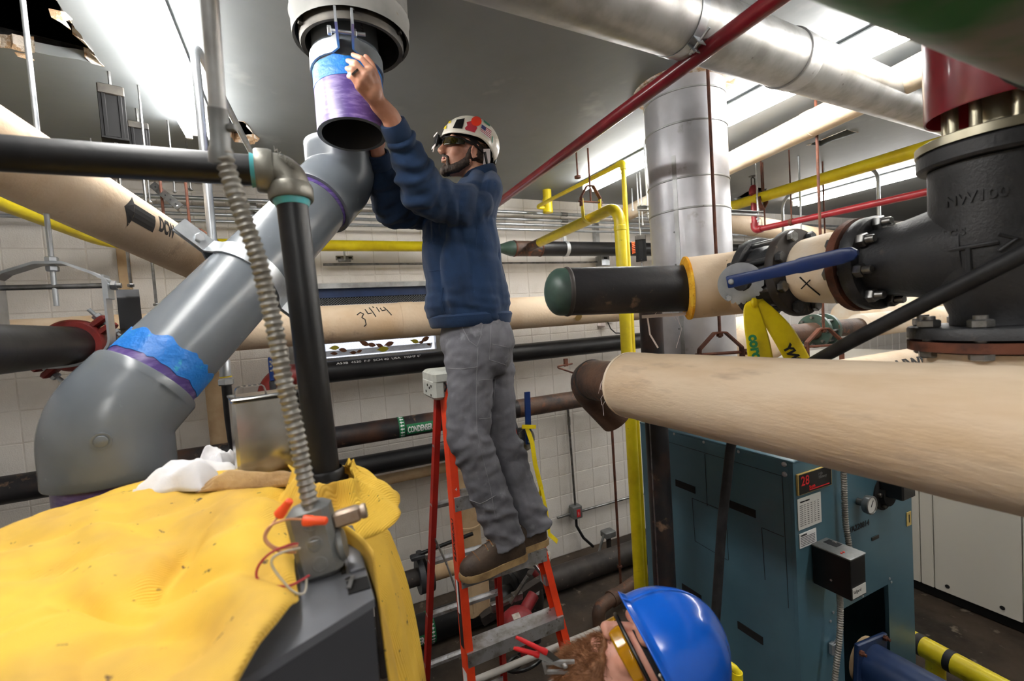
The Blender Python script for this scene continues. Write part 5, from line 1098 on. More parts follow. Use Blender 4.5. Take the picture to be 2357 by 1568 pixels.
l0 = at(1676, 650, 1.395); l1 = at(1975, 581, 1.115); ld = (l1 - l0); m = M(); sect = [(0, .018), (.04, .019), (.3, .0165), (.5, .0185), (.58, .018), (.62, .021), (.9, .0195), (.97, .016), (1., .006)]
lv = ld.cross(toc).normalized(); rings = []
for f, hw_ in sect:
    p = l0 + ld * f; nn = ld.cross(lv).normalized(); rings.append([p + lv * a_ * hw_ + nn * b_ * .007 for a_, b_ in ((-1, -.6), (-.8, -1), (.8, -1), (1, -.6), (1, .6), (.8, 1), (-.8, 1), (-1, .6))])
hn = t.p('lever', M().loft(rings), 'bluegrip', label='navy blue plastic-coated lever')
t.p('screw', M().lathe([(.009, 0), (.009, .004), (.006, .007), (0, .0075)], l0 + ld * .03 + toc * .007, toc, 14), 'zinc', parent=hn); t.p('stop_bolt', M().bolt(pc - CR * .037 - CU * .045 + pn * .004, pn, .01, .01), 'zinc')
# insulated spool
t = Thing('insulated_spool', 'short cream insulated pipe marked with a black X between two flanges', 'pipe', D1 - ZV * .12)
s0 = V0 + da * .175; t.p('jacket', M().tube([s0, s0 + (E1 - s0) * .5, E1], [.098, .104, .103], 40), 'ins2')
axs = (E1 - s0).normalized(); nrm_ = (CO - D1).normalized() - CU * .25; nrm_ = (nrm_ - axs * nrm_.dot(axs)).normalized(); sm = s0 + (E1 - s0) * .55 + nrm_ * .1065
t.p('marker_cross', M().bar([sm + CR * -.028 + CU * .012, sm - CU * .015, sm + CR * .03 - CU * .04], .0035, .002, CR).bar([sm + CR * .022 + CU * .024, sm - CR * .024 - CU * .022], .003, .002, CR), 'ink')
# three-way mixing valve
dv = (E1 - D1); dv.z = 0; dv.normalize()
G = at(2300, 566, 1.0); G0 = V((G.x, G.y, 0)); zz_ = lambda py: zof(G.x, G.y, py)
t = Thing('mixing_valve', 'black cast-iron mixing valve with embossed NW100 and a dark red actuator', 'valve', (G.x, G.y, zz_(800)))
FL = E1 + dv * .0
t.p('rusty_flange', M().lathe([(.09, 0), (.128, 0), (.128, .022), (.09, .022)], FL, dv, 44, loop=True), 'rust'); t.p('gasket', M().lathe([(.09, .022), (.112, .022), (.112, .03), (.09, .03)], FL, dv, 40, loop=True), 'dark')
t.p('inlet_flange', M().lathe([(.06, .03), (.122, .03), (.125, .034), (.125, .058), (.12, .064), (.06, .064)], FL, dv, 44, loop=True), 'castiron')
u, w = perp(dv)
for i in range(8):
    q = i * math.pi / 4 + .2; c = FL + (u * math.cos(q) + w * math.sin(q)) * .104
    t.p('stud_nut', M().nut(c + dv * .064, dv, .0185, .02, .3).lathe([(.0105, -.075), (.0105, .03), (.009, .033)], c + dv * .07, dv, 12).nut(c - dv * .016, dv, .0185, .016), 'steel')
zc = G.z
nk = [FL + dv * .06, FL + dv * .1, FL + dv * .17, V((G.x, G.y, zc)) - dv * .02]
t.p('inlet_neck', M().tube(nk, [.09, .09, .105, .122], 36), 'castiron')
bo = t.p('body', M().lathe([(0.0829, zz_(745)), (0.0829, zz_(720)), (0.0932, zz_(690)), (0.1067, zz_(650)), (0.1161, zz_(600)), (0.1185, zz_(560)), (0.1177, zz_(520)), (0.1153, zz_(470)), (0.1153, zz_(375))], G0, ZV, 56), 'castiron')
t.p('bonnet_flange', M().lathe([(0.0790, zz_(372)), (0.1288, zz_(372)), (0.1343, zz_(366)), (0.1343, zz_(338)), (0.1288, zz_(332)), (0.0790, zz_(332))], G0, ZV, 56, loop=True), 'castiron')
t.p('bonnet_plate', M().lathe([(0.0158, zz_(331)), (0.1359, zz_(331)), (0.1359, zz_(312)), (0.1304, zz_(309)), (0.0158, zz_(309))], G0, ZV, 56, loop=True), 'brass')
t.p('lower_flange', M().lathe([(0.0711, zz_(746)), (0.1548, zz_(746)), (0.1580, zz_(750)), (0.1580, zz_(772)), (0.0711, zz_(772))], G0, ZV, 56, loop=True), 'castiron'); t.p('companion_flange', M().lathe([(0.0711, zz_(778)), (0.1580, zz_(778)), (0.1580, zz_(800)), (0.0711, zz_(800))], G0, ZV, 56, loop=True), 'rust'); t.p('riser_jacket', M().tube([(G.x, G.y, 2.0), (G.x, G.y, zz_(806))], .13, 40), 'ins2')
for i in range(8):
    q = i * math.pi / 4 + .1; c = G0 + V((.133 * math.cos(q), .133 * math.sin(q), zz_(746)))
    t.p('flange_bolt', M().nut(c, ZV, .021, .018, .2).lathe([(.012, -.055), (.012, .026)], c, ZV, 12).nut(c - ZV * (zz_(746) - zz_(800) + .016), ZV, .021, .016), 'steel')
ca = V((-G.x, -G.y, 0)).normalized(); an0 = math.atan2(ca.y, ca.x)
for q in (-.9, -.35, .35, .9, 1.9, 3.1, 4.2):
    c = G0 + V((.08 * math.cos(an0 + q * 1.1), .08 * math.sin(an0 + q * 1.1), 0)); t.p('yoke_column', M().tube([c + ZV * zz_(312), c + ZV * (zz_(210) + .01)], .0095, 14), 'brass')
t.p('stem_housing', M().lathe([(0.0435, zz_(312)), (0.0435, zz_(215) + .02)], G0, ZV, 28), 'brass')
t.p('actuator', M().lathe([(0.0000, zz_(212) + .03), (0.1145, zz_(212) + .03), (0.1145, zz_(250)), (0.1177, zz_(252)), (0.1185, zz_(248)), (0.1185, zz_(-30)), (0.0000, zz_(-30))], G0, ZV, 48), 'red', label='dark red actuator can')
def emb(txt, size, px, py, r, ang=0.):
    d = (onZ(px, py, 0) - CO); 
    p = at(px, py, 1.0); base = V((p.x - G.x, p.y - G.y, 0)); 
    # nearest hit of the view ray with the body cylinder
    o2 = V((0 - G.x, 0 - G.y)); dv2 = (p - CO); a_ = dv2.x ** 2 + dv2.y ** 2; b_ = 2 * (o2.x * dv2.x + o2.y * dv2.y); c_ = o2.x ** 2 + o2.y ** 2 - r * r; ds = b_ * b_ - 4 * a_ * c_
    tt = (-b_ - math.sqrt(max(0, ds))) / (2 * a_); hp = CO + dv2 * tt
    th0 = math.atan2(hp.y - G.y, hp.x - G.x); ca_, sa_ = math.cos(ang), math.sin(ang)
    def fn(x, y, z):
        x, y = x * ca_ - y * sa_, x * sa_ + y * ca_
        th = th0 + x / r; return V((G.x + (r + z) * math.cos(th), G.y + (r + z) * math.sin(th), hp.z + y))
    return fn
t.p('embossed_lettering', M().text('NW100', .03, 0, 0, 0, .006, emb('', 0, 2178, 478, .1155), 1, bold=.001), 'castiron', parent=bo)
t.p('embossed_lettering', M().text('S C S', .02, 0, 0, 0, .005, emb('', 0, 2172, 548, .1175), 1, bold=.001), 'castiron', parent=bo)
f_ = emb('', 0, 2165, 582, .1187)
m = M().tube([f_(x, .0 + x * .06, 0) for x in [.0 + .1 * i / 12 for i in range(13)]], .0055, 8); m.tube([f_(.055, .002 - y, 0) for y in [.05 * i / 8 for i in range(9)]], .005, 8)
m.tube([f_(.1, .022, 0), f_(.125, .009, 0), f_(.1, -.012, 0)], [.004, .006, .004], 8)
for tx, x, y in (('1', -.022, -.012), ('2', .046, -.075), ('3', .135, -.002)): m.text(tx, .024, 0, 0, 0, .005, (lambda X, Y: lambda a_, b_, c_: f_(a_ + X, b_ + Y, c_))(x, y), 1, bold=.001)
t.p('embossed_arrow', m, 'castiron', parent=bo)
# caution tape
k0 = at(1746, 690, 1.42)
t = Thing('caution_tape', 'printed yellow plastic tape knotted under the butterfly valve', 'tape', at(1760, 830, 1.42))
def strip(pts, nm, txt, tx0, sz, mt, flipx=1):
    L = [at(*p[0]) for p in pts]; Rr = [at(*p[1]) for p in pts]
    t.p(nm, solidify(net([[a_, a_ + (b_ - a_) * .5 - CF * .004 * (i % 2), b_] for i, (a_, b_) in enumerate(zip(L, Rr))], 8, 30), .0008), 'ctape', smooth=180)
strip([((1738, 688, 1.41), (1752, 690, 1.41)), ((1714, 702, 1.40), (1745, 700, 1.40)), ((1712, 740, 1.39), (1757, 735, 1.39)), ((1718, 790, 1.39), (1772, 785, 1.39)), ((1724, 850, 1.39), (1784, 850, 1.39))], 'left_strip', '', 0, 0, 'ink')
strip([((1738, 690, 1.42), (1756, 688, 1.42)), ((1736, 706, 1.405), (1762, 694, 1.405)), ((1755, 740, 1.40), (1790, 718, 1.40)), ((1783, 788, 1.40), (1830, 762, 1.40)), ((1818, 850, 1.40), (1876, 846, 1.40))], 'right_strip', '', 0, 0, 'ink')
t.p('knot', M().sph(at(1736, 697, 1.395), (.014, .008, .016)), 'ctape')
dn = (at(1745, 830, 1.38) - at(1735, 775, 1.38)).normalized(); rr_ = dn.cross((CO - k0).normalized()); ex_ = dn; ey_ = -rr_ if rr_.dot(CR) < 0 else rr_
t.p('printed_word', M().text('coro', .04, at(1723, 772, 1.378), dn, ey_ , .0004, bold=.002), 'greenlab')
dn2 = (at(1838, 838, 1.38) - at(1802, 790, 1.38)).normalized(); ey2 = dn2.cross((CO - k0).normalized())
t.p('printed_word', M().text('ONY', .034, at(1836, 846, 1.384), -dn2, ey2 if ey2.dot(CR) > 0 else -ey2, .0004, bold=.002), 'ink')
# rubber hose
solo('rubber_hose', M().tube(fillet([V((2.3, .25, CEIL)), V((2.2, .3, 3.0)), at(2500, 505, .82), at(2357, 584, .86), at(2150, 688, .98), at(1985, 772, 1.12), at(1870, 835, 1.34), at(1735, 915, 1.62), at(1684, 1010, 1.72), at(1662, 1200, 1.73), at(1646, 1440, 1.74), at(1640, 1800, 1.75)], .2, 5), [.0165] * 200 if False else .0172, 18), 'rubber', 'thick black rubber hose slanting in front of the mixing valve', 'hose')
# ================================================================== overhead right
a, b = at(1555, 45, 1.38), at(2122, 247, 2.46); d = (b - a).normalized()
t = Thing('galvanized_flue', 'galvanized flue pipe slanting across the ceiling at upper right', 'pipe', a - ZV * .1)
t.p('pipe', M().tube([a - d * 1.0, b + d * 1.6], .098, 48), 'galv')
cl = a + d * .01; u, w = perp(d)
t.p('band_clamp', M().lathe([(.0985, -.018), (.1005, -.018), (.1005, .018), (.0985, .018)], cl, d, 48, loop=True), 'zinc')
ed = (-ZV * .8 - YV * .45).normalized(); ed = (ed - d * ed.dot(d)).normalized(); es = d.cross(ed)
for s_ in (-1, 1): t.p('clamp_ear', M().box(cl + ed * .115 + es * s_ * .012, (.034, .034, .003), Matrix((d, ed, es)).transposed(), .001), 'zinc')
t.p('clamp_bolt', M().tube([cl + ed * .116 - es * .05, cl + ed * .116 + es * .03], .004, 8).nut(cl + ed * .116 + es * .014, es, .009, .008), 'zinc')
j = a + (b - a) * ((1795 - 1555) / 567 * .72)
t.p('slip_joint', M().lathe([(.098, 0), (.103, .002), (.104, .006), (.1025, .012), (.1005, .09), (.098, .1)], j, d, 48, loop=True), 'galv')
t.p('hanger_strap', M().bar([cl + ZV * .098, V((cl.x, cl.y, CEIL))], .03, .002, d), 'zinc'); c2 = a + d * 1.9; t.p('hanger_strap', M().bar([c2 + ZV * .095, V((c2.x, c2.y, CEIL))], .03, .002, d), 'zinc')
a, b = onZ(1225, 410, 3.18), onZ(1752, 22, 3.18); xm = (a.x + b.x) / 2
t = Thing('sprinkler_pipe', 'dark red sprinkler pipe crossing the ceiling diagonally above the worker', 'pipe', (xm, 2, 3.15))
t.p('pipe', M().tube([(a.x + (a.x - b.x) * 1.1, 3.89, 3.18), a, b, (b.x - .02, -1.5, 3.18)], .0245, 24), 'red')
t.p('hanger_ring', M().lathe([(.0245, -.01), (.028, -.01), (.028, .01), (.0245, .01)], V((xm, 3.0, 3.18)), YV, 20, loop=True).tube([(xm, 3.0, 3.2), (xm, 3.0, CEIL)], .005, 8), 'rust')
dc = CF + CR * ((2110 - CX) / FPX) - CU * ((118 - CY) / FPX); al = math.atan2(dc.z, dc.y); RR = .135; ds = .42; be = al + math.asin(RR / ds)
gy_, gz_ = ds * math.cos(be), H + ds * math.sin(be)
t = Thing('green_stained_pipe', 'large blurred insulated pipe with green paint at the top right corner', 'pipe', (1.3, gy_, gz_ - RR))
t.p('jacket', M().tube([(.32, gy_ - .005, gz_ + .01), (1.2, gy_, gz_), (3.2, gy_ - .02, gz_ - .06)], RR, 48), 'insgrey')
t.p('band', M().lathe([(RR, 0), (RR + .003, .002), (RR + .003, .03), (RR, .032)], (.95, gy_ - .001, gz_ + .002), XV, 40, loop=True), 'dsteel')
a, b = onZ(1760, 337, 3.40), onZ(2110, 166, 3.40); d = (b - a).normalized()
t = Thing('cream_ceiling_pipe', 'cream insulated pipe near the ceiling right of the stack', 'pipe', a - ZV * .08); t.p('jacket', M().tube([a - d * ((3.89 - a.y) / -d.y), b + d * 1.5], .074, 32), 'ins2')
for q in (.3, 1.1): t.p('joint_band', M().lathe([(.074, 0), (.077, .002), (.077, .05), (.074, .052)], a + d * q, d, 32, loop=True), 'ins')
a, b = onZ(1700, 470, 3.25), onZ(2150, 335, 3.25); d = (b - a).normalized()
t = Thing('yellow_ceiling_pipe', 'yellow pipe sloping up behind the mixing valve at right', 'pipe', a - ZV * .05); t.p('pipe', M().tube([a - d * .6, b + d * 1.5], .041, 24), 'yel'); c = a + d * .22; t.p('strap_hanger', M().bar([c + V((-.05, 0, -.0)), c + V((-.04, 0, -.05)), c + V((.0, 0, -.1)), c + V((.04, 0, -.05)), c + V((.05, 0, 0))], .04, .006, d).tube([c + ZV * -.0, V((c.x, c.y, CEIL))], .006, 8), 'rust')
a, b = onZ(1738, 530, 3.0), onZ(2130, 443, 3.0); d = (b - a).normalized()
t = Thing('sprinkler_branch', 'thin dark red sprinkler branch with an upright head at right', 'pipe', a - ZV * .03)
rz = zof(a.x, a.y, 432)
t.p('pipe', M().tube(fillet([(a.x, a.y, rz), a, b + d * 1.5], .035, 6), .0235, 18), 'redb'); t.p('elbow', M().tube(fillet([a + ZV * .06, a, a + d * .06], .035, 6), .031, 18), 'redb'); t.p('top_fitting', M().lathe([(.022, 0), (.034, .0), (.034, .03), (.024, .06), (.014, .07)], (a.x, a.y, rz - .05), ZV, 18), 'redb')
hd_ = t.p('sprinkler_head', M().tube([(a.x - .02, a.y, rz + .02), (a.x - .02, a.y, rz + .07), (a.x, a.y, rz + .085), (a.x + .02, a.y, rz + .07), (a.x + .02, a.y, rz + .02)], .005, 6).lathe([(.0, 0), (.032, .002), (.032, .005), (0, .006)], (a.x, a.y, rz + .088), ZV, 16), 'dsteel')
c = a + d * .3; t.p('ring_hanger', M().lathe([(.0235, -.012), (.027, -.012), (.027, .012), (.0235, .012)], c, d, 18, loop=True).tube([c + ZV * .02, V((c.x, c.y, CEIL))], .005, 8), 'rust')
a, b = onZ(1800, 452, 3.40), onZ(2020, 376, 3.40)
solo('looped_conduit', M().tube(fillet([V((a.x, a.y, 2.9)), a, b, V((b.x, b.y, 2.85))], .13, 8), .0125, 12).tube([(a + b) / 2, V(((a.x + b.x) / 2, (a.y + b.y) / 2, CEIL))], .004, 8), 'zinc', 'grey conduit loop in front of the distant strip light', 'conduit')
a, b = at(1640, 505, 4.6), at(1850, 540, 5.4)
solo('cream_back_pipe', M().tube([a, a + (b - a) * .5 + V((0, 0, .003)), b + (b - a) * .6], .105, 28).lathe([(.105, 0), (.109, .002), (.109, .05), (.105, .052)], a + (b - a) * .4, b - a, 28, loop=True), 'ins', 'cream insulated pipe low behind the stack near the conduits', 'pipe')
P = at(1472, 484, 3.1); m = M(); q = at(1752, 497, 3.55)
for dz in (0, .03): m.bar([P + ZV * dz, q + ZV * dz], .04, .003, YV)
m.bar([P + V((0, .02, .015)), q + V((0, .02, .015))], .03, .003, ZV)
for p_ in (P + (q - P) * .06, P + (q - P) * .97): m.tube([p_ - ZV * .05, p_ + ZV * (CEIL - p_.z)], .006, 8).nut(p_ - ZV * .03, ZV, .014, .012)
solo('trapeze_strut', m, 'galv', 'zinc trapeze strut hung on two rods behind the stack', 'strut')
for a_, mt, l_ in (((1755, 374, 530, .006), 'rust', 'short rusty rod beside the red sprinkler riser'), ((1893, 372, 545, .0065), 'rust', 'rusty rod just right of the long one by the strip light'), ((1838, 360, 545, .007), 'zinc', 'bright zinc rod crossing the yellow ceiling pipe'), ((1454, 434, 486, .006), 'zinc', 'zinc rod just left of the stack above the strut'), ((1473, 396, 520, .006), 'steel', 'pale rod just left of the stack')):
    rod(*a_, mt, l_)
t, P = rod(1466, 400, 655, .0055, 'steel', 'pale hanger rod with a spring isolator left of the stack'); springcan(t, P, 545, 600, .085)
P = onZ(1880, 222, CEIL); solo('paper_scrap', M().prism([(-.05, 0), (0, .04), (.08, .02), (.05, -.05), (.0, -.03), (-.03, -.06)], P - ZV * .012, XV, V((0, .8, .3)), .001), 'linen', 'torn white paper scrap on the ceiling by the flue', 'paper')
P = onZ(1665, 180, CEIL); solo('paper_scrap', M().prism([(-.05, 0), (0, .03), (.09, .03), (.06, -.04), (.0, -.06)], P - ZV * .02, XV, V((0, .7, .6)), .001), 'linen', 'curled drywall flap at the top right of the stack', 'paper')
# ================================================================== piping behind the yellow tape
Yp = 1.86
zq = onY(1930, 756, Yp).z; xa = onY(1672, 775, Yp).x; xf = onY(1885, 757, Yp).x; xi = onY(1975, 750, Yp).x
t = Thing('flanged_pipe', 'dusty steel pipe with dark green flanges behind the yellow tape', 'pipe', (xf, Yp, zq - .06))
t.p('pipe', M().tube([(xa + .35, Yp, zq), (xi, Yp, zq)], .057, 28), 'rustpipe'); t.p('jacket', M().tube([(xi, Yp, zq), (xi + 3, Yp, zq)], .085, 28), 'ins2'); t.p('insulated_bend', M().tube(fillet([(xa + .36, Yp, zq), (xa + .12, Yp, zq), (xa + .12, Yp + .35, zq - .1)], .1, 8), .14, 28), 'ins2')
for q in (-.05, .05): t.p('flange', M().lathe([(.05, -.012), (.11, -.012), (.11, .012), (.05, .012)], (xf + q, Yp, zq), XV, 32, loop=True), 'greencap')
for i in range(8): q = i * .785; t.p('bolt', M().tube([V((xf - .08, Yp + .09 * math.cos(q), zq + .09 * math.sin(q))), V((xf + .085, Yp + .09 * math.cos(q), zq + .09 * math.sin(q)))], .009, 8), 'steel')
Yh = 1.5; zh = onY(1980, 862, Yh).z
t = Thing('stencilled_header', 'cream insulated pipe with black stencil letters behind the big beige pipe', 'pipe', (3, Yh, zh - .1)); t.p('jacket', M().tube([(onY(1745, 850, Yh).x, Yh, zh), (5.5, Yh, zh)], .1, 32), 'ins')
cm = cylmap((onY(2022, 840, Yh).x, Yh, zh), XV, .101, V((0, -1, .25)), 0); sg = 1 if cm(0, .02).z > cm(0, -.02).z else -1
t.p('stencil_lettering', M().text('HWP', .09, 0, 0, 0, .0006, lambda x, y, z: cm(x * 1.6, sg * (y - .02), z), 2, bold=.003), 'stencil')
Yn = 2.5; zn = onY(2000, 722, Yn).z; xrun('back_header', 'large cream insulated pipe far behind the mixing valve, tinged green', 'pipe', zn, Yn, .13, onY(1945, 720, Yn).x, 11.99, 'ins2', 28)
for px, py, tt, l_ in ((1690, 792, 2.05, 'left'), (1893, 778, 2.0, 'right')):
    P = onZ(*((1628, 138) if l_ == 'left' else (1877, 225)), CEIL); P = V((P.x, P.y, zof(P.x, P.y, py))); t = Thing('rusty_clevis', 'rusty clevis hanger %s above the big beige pipe' % ('behind the left tape strip,' if l_ == 'left' else 'under the cream spool,'), 'hanger', P - ZV * .1)
    fx = (CR - ZV * CR.z).normalized(); sdv = fx.cross(ZV)
    t.p('yoke', M().bar(fillet([P + fx * -.105 - ZV * .075, P + fx * -.1 - ZV * .02, P + fx * -.025 + ZV * .055, P + fx * .025 + ZV * .055, P + fx * .1 - ZV * .02, P + fx * .105 - ZV * .075], .012, 3), .035, .008, sdv), 'rust')
    t.p('bolt', M().tube([P + fx * -.12 - ZV * .045, P + fx * .12 - ZV * .045], .0075, 8).nut(P + fx * .112 - ZV * .045, fx, .016, .014), 'rust')
    t.p('loop', M().bar([P + fx * -.1 - ZV * .02] + [P + fx * (-.1 * math.cos(q)) - ZV * (.13 + .1 * math.sin(q)) for q in [math.pi * i / 12 for i in range(13)]] + [P + fx * .1 - ZV * .02], .035, .006, sdv), 'rust')
    t.p('rod', M().tube([P + ZV * .03, V((P.x, P.y, CEIL))], .0075, 8).nut(P + ZV * .035, ZV, .016, .016), 'rust')
P = at(1696, 1534, 1.55); solo('small_yellow_elbow', M().tube(fillet([P + V((-.12, .1, .0)), P, V((P.x + .01, P.y, 0))], .03, 6), .0135, 14).lathe([(.0135, 0), (.018, 0), (.018, .03), (.0135, .03)], P - ZV * .05, ZV, 14, loop=True), 'yel', 'small yellow pipe elbow at lower right behind the blue hard hat', 'pipe')
# ================================================================== people: helpers
from mathutils.bvhtree import BVHTree
def remesh(mb, vox, it=4, fold=None):
    me = mb.mesh('r', smooth=180); o = bpy.data.objects.new('r', me); COL.objects.link(o)
    m = o.modifiers.new('r', 'REMESH'); m.mode = 'VOXEL'; m.voxel_size = vox; m.use_smooth_shade = True
    s_ = o.modifiers.new('s', 'SMOOTH'); s_.factor = .5; s_.iterations = it
    dg = bpy.context.evaluated_depsgraph_get(); out = bpy.data.meshes.new_from_object(o.evaluated_get(dg)); bpy.data.objects.remove(o); bpy.data.meshes.remove(me)
    if fold:
        ns = [v.normal.copy() for v in out.vertices]
        for v, n in zip(out.vertices, ns): v.co = v.co + n * fold(v.co)
    r = M(); r.v = [v.co.copy() for v in out.vertices]; r.f = [list(p.vertices) for p in out.polygons]; bpy.data.meshes.remove(out); return r
def bvh(mb): return BVHTree.FromPolygons([tuple(v) for v in mb.v], mb.f)
def cast(tree, px, py):
    d = (CF + CR * ((px - CX) / FPX) - CU * ((py - CY) / FPX)).normalized(); h = tree.ray_cast(CO, d); return (h[0], h[1]) if h[0] else (None, None)
def stitch(tree, pts, r, k=8, lift=.0005):
    out = []
    for i in range(len(pts) - 1):
        for j in range(k + (i == len(pts) - 2)):
            f = j / k; p, n = cast(tree, pts[i][0] + (pts[i + 1][0] - pts[i][0]) * f, pts[i][1] + (pts[i + 1][1] - pts[i][1]) * f)
            if p: out.append(p + n * lift)
    return M().tube(out, r, 6) if len(out) > 1 else M().sph(at(*pts[0], 2), .001)
def decal(tree, poly, lift=.0012, dens=4):       # flat sticker laid on a surface: polygon in picture coordinates
    xs = [p[0] for p in poly]; ys = [p[1] for p in poly]; m = M(); c = (sum(xs) / len(xs), sum(ys) / len(ys)); rings = []
    for k in range(dens + 1):
        f = k / dens; ring = []
        for i in range(len(poly)):
            for j in range(3):
                q = j / 3; a, b = poly[i], poly[(i + 1) % len(poly)]; x = a[0] + (b[0] - a[0]) * q; y = a[1] + (b[1] - a[1]) * q
                p, n = cast(tree, c[0] + (x - c[0]) * max(f, .02), c[1] + (y - c[1]) * max(f, .02)); ring.append(p + n * lift if p else None)
        rings.append(ring)
    last = None
    for r in rings:
        for i in range(len(r)):
            if r[i] is None: r[i] = last or at(*c, 2.0)
            last = r[i]
    return m.loft(rings, True, False)
def head_mesh(m, c, f, l, u, s=1.0, open_mouth=False):
    Rm = Matrix((f, l, u)).transposed(); P = lambda a, b, d: c + (f * a + l * b + u * d) * s; q = lambda *r: tuple(x * s for x in r)
    m.sph(P(-.012, 0, .03), q(.098, .077, .095), Rm, 24, 16); m.sph(P(.03, 0, -.035), q(.066, .06, .085), Rm, 20, 14); m.sph(P(.045, 0, -.085), q(.042, .042, .04), Rm); m.sph(P(.074, 0, -.105), q(.02, .024, .02), Rm)
    m.cap2(P(.092, 0, .012), P(.116, 0, -.034), .0095 * s, .0135 * s, 10); m.sph(P(.11, .011, -.039), q(.012, .009, .009), Rm); m.sph(P(.11, -.011, -.039), q(.012, .009, .009), Rm)
    m.cap2(P(.083, -.045, .026), P(.083, .045, .026), .013 * s, .013 * s); m.sph(P(.058, .04, -.03), q(.026, .022, .026), Rm); m.sph(P(.058, -.04, -.03), q(.026, .022, .026), Rm)
    for sg in (-1, 1):
        m.cap2(P(.005, .062 * sg, -.06), P(.06, .03 * sg, -.1), .016 * s, .016 * s)
        e = P(-.012, .079 * sg, -.014); Re = Rm @ Matrix.Rotation(.25 * sg, 3, 'Z')
        for i in range(9):
            a = -2.2 + i * .55; p = e + (f * (.016 * math.cos(a)) + u * (.027 * math.sin(a)) + l * sg * (.006 + .004 * math.cos(a) * -1)) * s
            a2 = -2.2 + (i + 1) * .55
            if i < 8: p2 = e + (f * (.016 * math.cos(a2) ) + u * (.027 * math.sin(a2)) + l * sg * .007) * s; m.cap2(p, p2, .0045 * s, .0045 * s, 8)
        m.sph(e - l * sg * .002 * s, q(.015, .006, .024), Re); m.sph(e - u * .026 * s + f * .004 * s + l * sg * .004 * s, q(.008, .005, .009), Rm)
    for dz, r in ((-.060, .0075), (-.073, .0085)):
        for b0, b1 in ((-.022, 0), (0, .022)): m.cap2(P(.094 if b0 else .098, b0, dz), P(.098 if b0 else .09, b1, dz), r * s * (.6 if b0 else 1), r * s * (1 if b0 else .6), 8)
def eyes(T, c, f, l, u, mat1='white', du=.006):
    for sg in (-1, 1): T.p('eye', M().sph(c + f * .073 + l * .032 * sg + u * du, .0125), mat1)
def hand(m, W, mcps, pips, tips, th, r=.0082):
    for a in mcps: m.cap2(W, a, .024, .0138)
    for i in range(3): m.cap2(mcps[i], mcps[i + 1], .0125, .0125)
    c = sum(mcps, V()) / 4; m.sph((c + W) / 2, (.031, .031, .031))
    for a, b, d in zip(mcps, pips, tips): m.cap2(a, b, .0108, r * 1.05); m.cap2(b, b + (d - b) * .55, r * 1.03, r); m.cap2(b + (d - b) * .55, d, r, r * .86)
    m.cap2(W + (th[0] - W) * .3, th[0], .018, .0125); m.cap2(th[0], th[1], .0115, .0095); m.cap2(th[1], th[2], .0095, .0085)
# ================================================================== step ladder
SZ = [1.37, 1.065, .76, .455, .15]; SZt = [1.675, 1.98]
fl = lambda z: V((.535 - .03 * (1.955 - z), 1.89 + .14 * (z - 1.955), z)); fr = lambda z: V((.845 + .145 * (1.955 - z), 1.888 + .13 * (z - 1.955), z))
rl = lambda z: V((.545 - .055 * (2.15 - z), 2.01 + .215 * (2.15 - z), z)); rr = lambda z: V((.80 + .075 * (2.15 - z), 2.01 + .215 * (2.15 - z), z))
t = Thing('step_ladder', 'orange fibreglass step ladder with aluminium steps, carrying the upper worker', 'ladder', (.73, 1.9, 0))
TZ = 2.16
def rail(fn, w, d, th, mat, open_dir, name, z1):
    pts = [fn(0), fn(z1)]; ax = (pts[1] - pts[0]).normalized(); sx = open_dir; m = M()
    prof = [(0, -d / 2), (w, -d / 2), (w, -d / 2 + th), (th, -d / 2 + th), (th, d / 2 - th), (w, d / 2 - th), (w, d / 2), (0, d / 2)]
    return t.p(name, m.loft([[p + XV * (sx * a) + YV * b for a, b in prof] for p in pts]), mat)
rA = rail(fl, .032, .07, .005, 'orange', 1, 'front_rail', TZ); rB = rail(fr, .032, .07, .005, 'orange', -1, 'front_rail', TZ)
rail(rl, .026, .045, .004, 'ladred', 1, 'rear_rail', TZ); rail(rr, .026, .045, .004, 'ladred', -1, 'rear_rail', TZ)
for z in SZ + SZt:
    a, b = fl(z) + XV * .004, fr(z) - XV * .004; n = 10; sc = M(); dp = .088 
    prof = [(-.045, -.058), (-.043, -.058), (-.043, -.004), (.043, -.004), (.043, -.03), (.045, -.03), (.045, 0), (.03, .0012), (.025, 0), (.015, .0012), (.01, 0), (0, .0012), (-.005, 0), (-.015, .0012), (-.02, 0), (-.03, .0012), (-.035, 0), (-.045, 0)]
    sc.loft([[p + YV * y + ZV * zz for y, zz in prof] for p in (a, b)]); t.p('step', sc, 'alu')
    for fn, sg in ((fl, -1), (fr, 1)):
        for k in (0, 1): t.p('rivet', M().lathe([(.0075, 0), (.0065, .003), (0, .005)], fn(z - .012 - .026 * k) - YV * .036 + XV * (-sg) * .016, -YV, 12), 'steel')
for z in (1.83, 1.53, 1.225, .92, .615, .31):
    a, b = rl(z), rr(z); t.p('rear_bar', M().prism([(-.018, -.012), (.018, -.012), (.018, .004), (.008, .012), (-.008, .012), (-.018, .004)], a, YV, ZV, (b - a).length), 'alu')
c = (fl(TZ) + fr(TZ) + rl(TZ) + rr(TZ)) / 4
cap = t.p('top_cap', M().box(c + V((0, 0, .015)), (.36, .20, .055), bev=.012).box(c + V((-.155, 0, -.035)), (.055, .19, .09), bev=.012).box(c + V((.155, 0, -.035)), (.055, .19, .09), bev=.012), 'captop')
for dy, dz in ((-.06, -.02), (-.03, -.03), (.0, -.02), (.03, -.05), (-.05, -.06)): t.p('cap_rivet', M().lathe([(.006, 0), (.006, .002), (0, .003)], c + V((-.1825, dy, dz)), -XV, 10), 'dsteel', parent=cap)
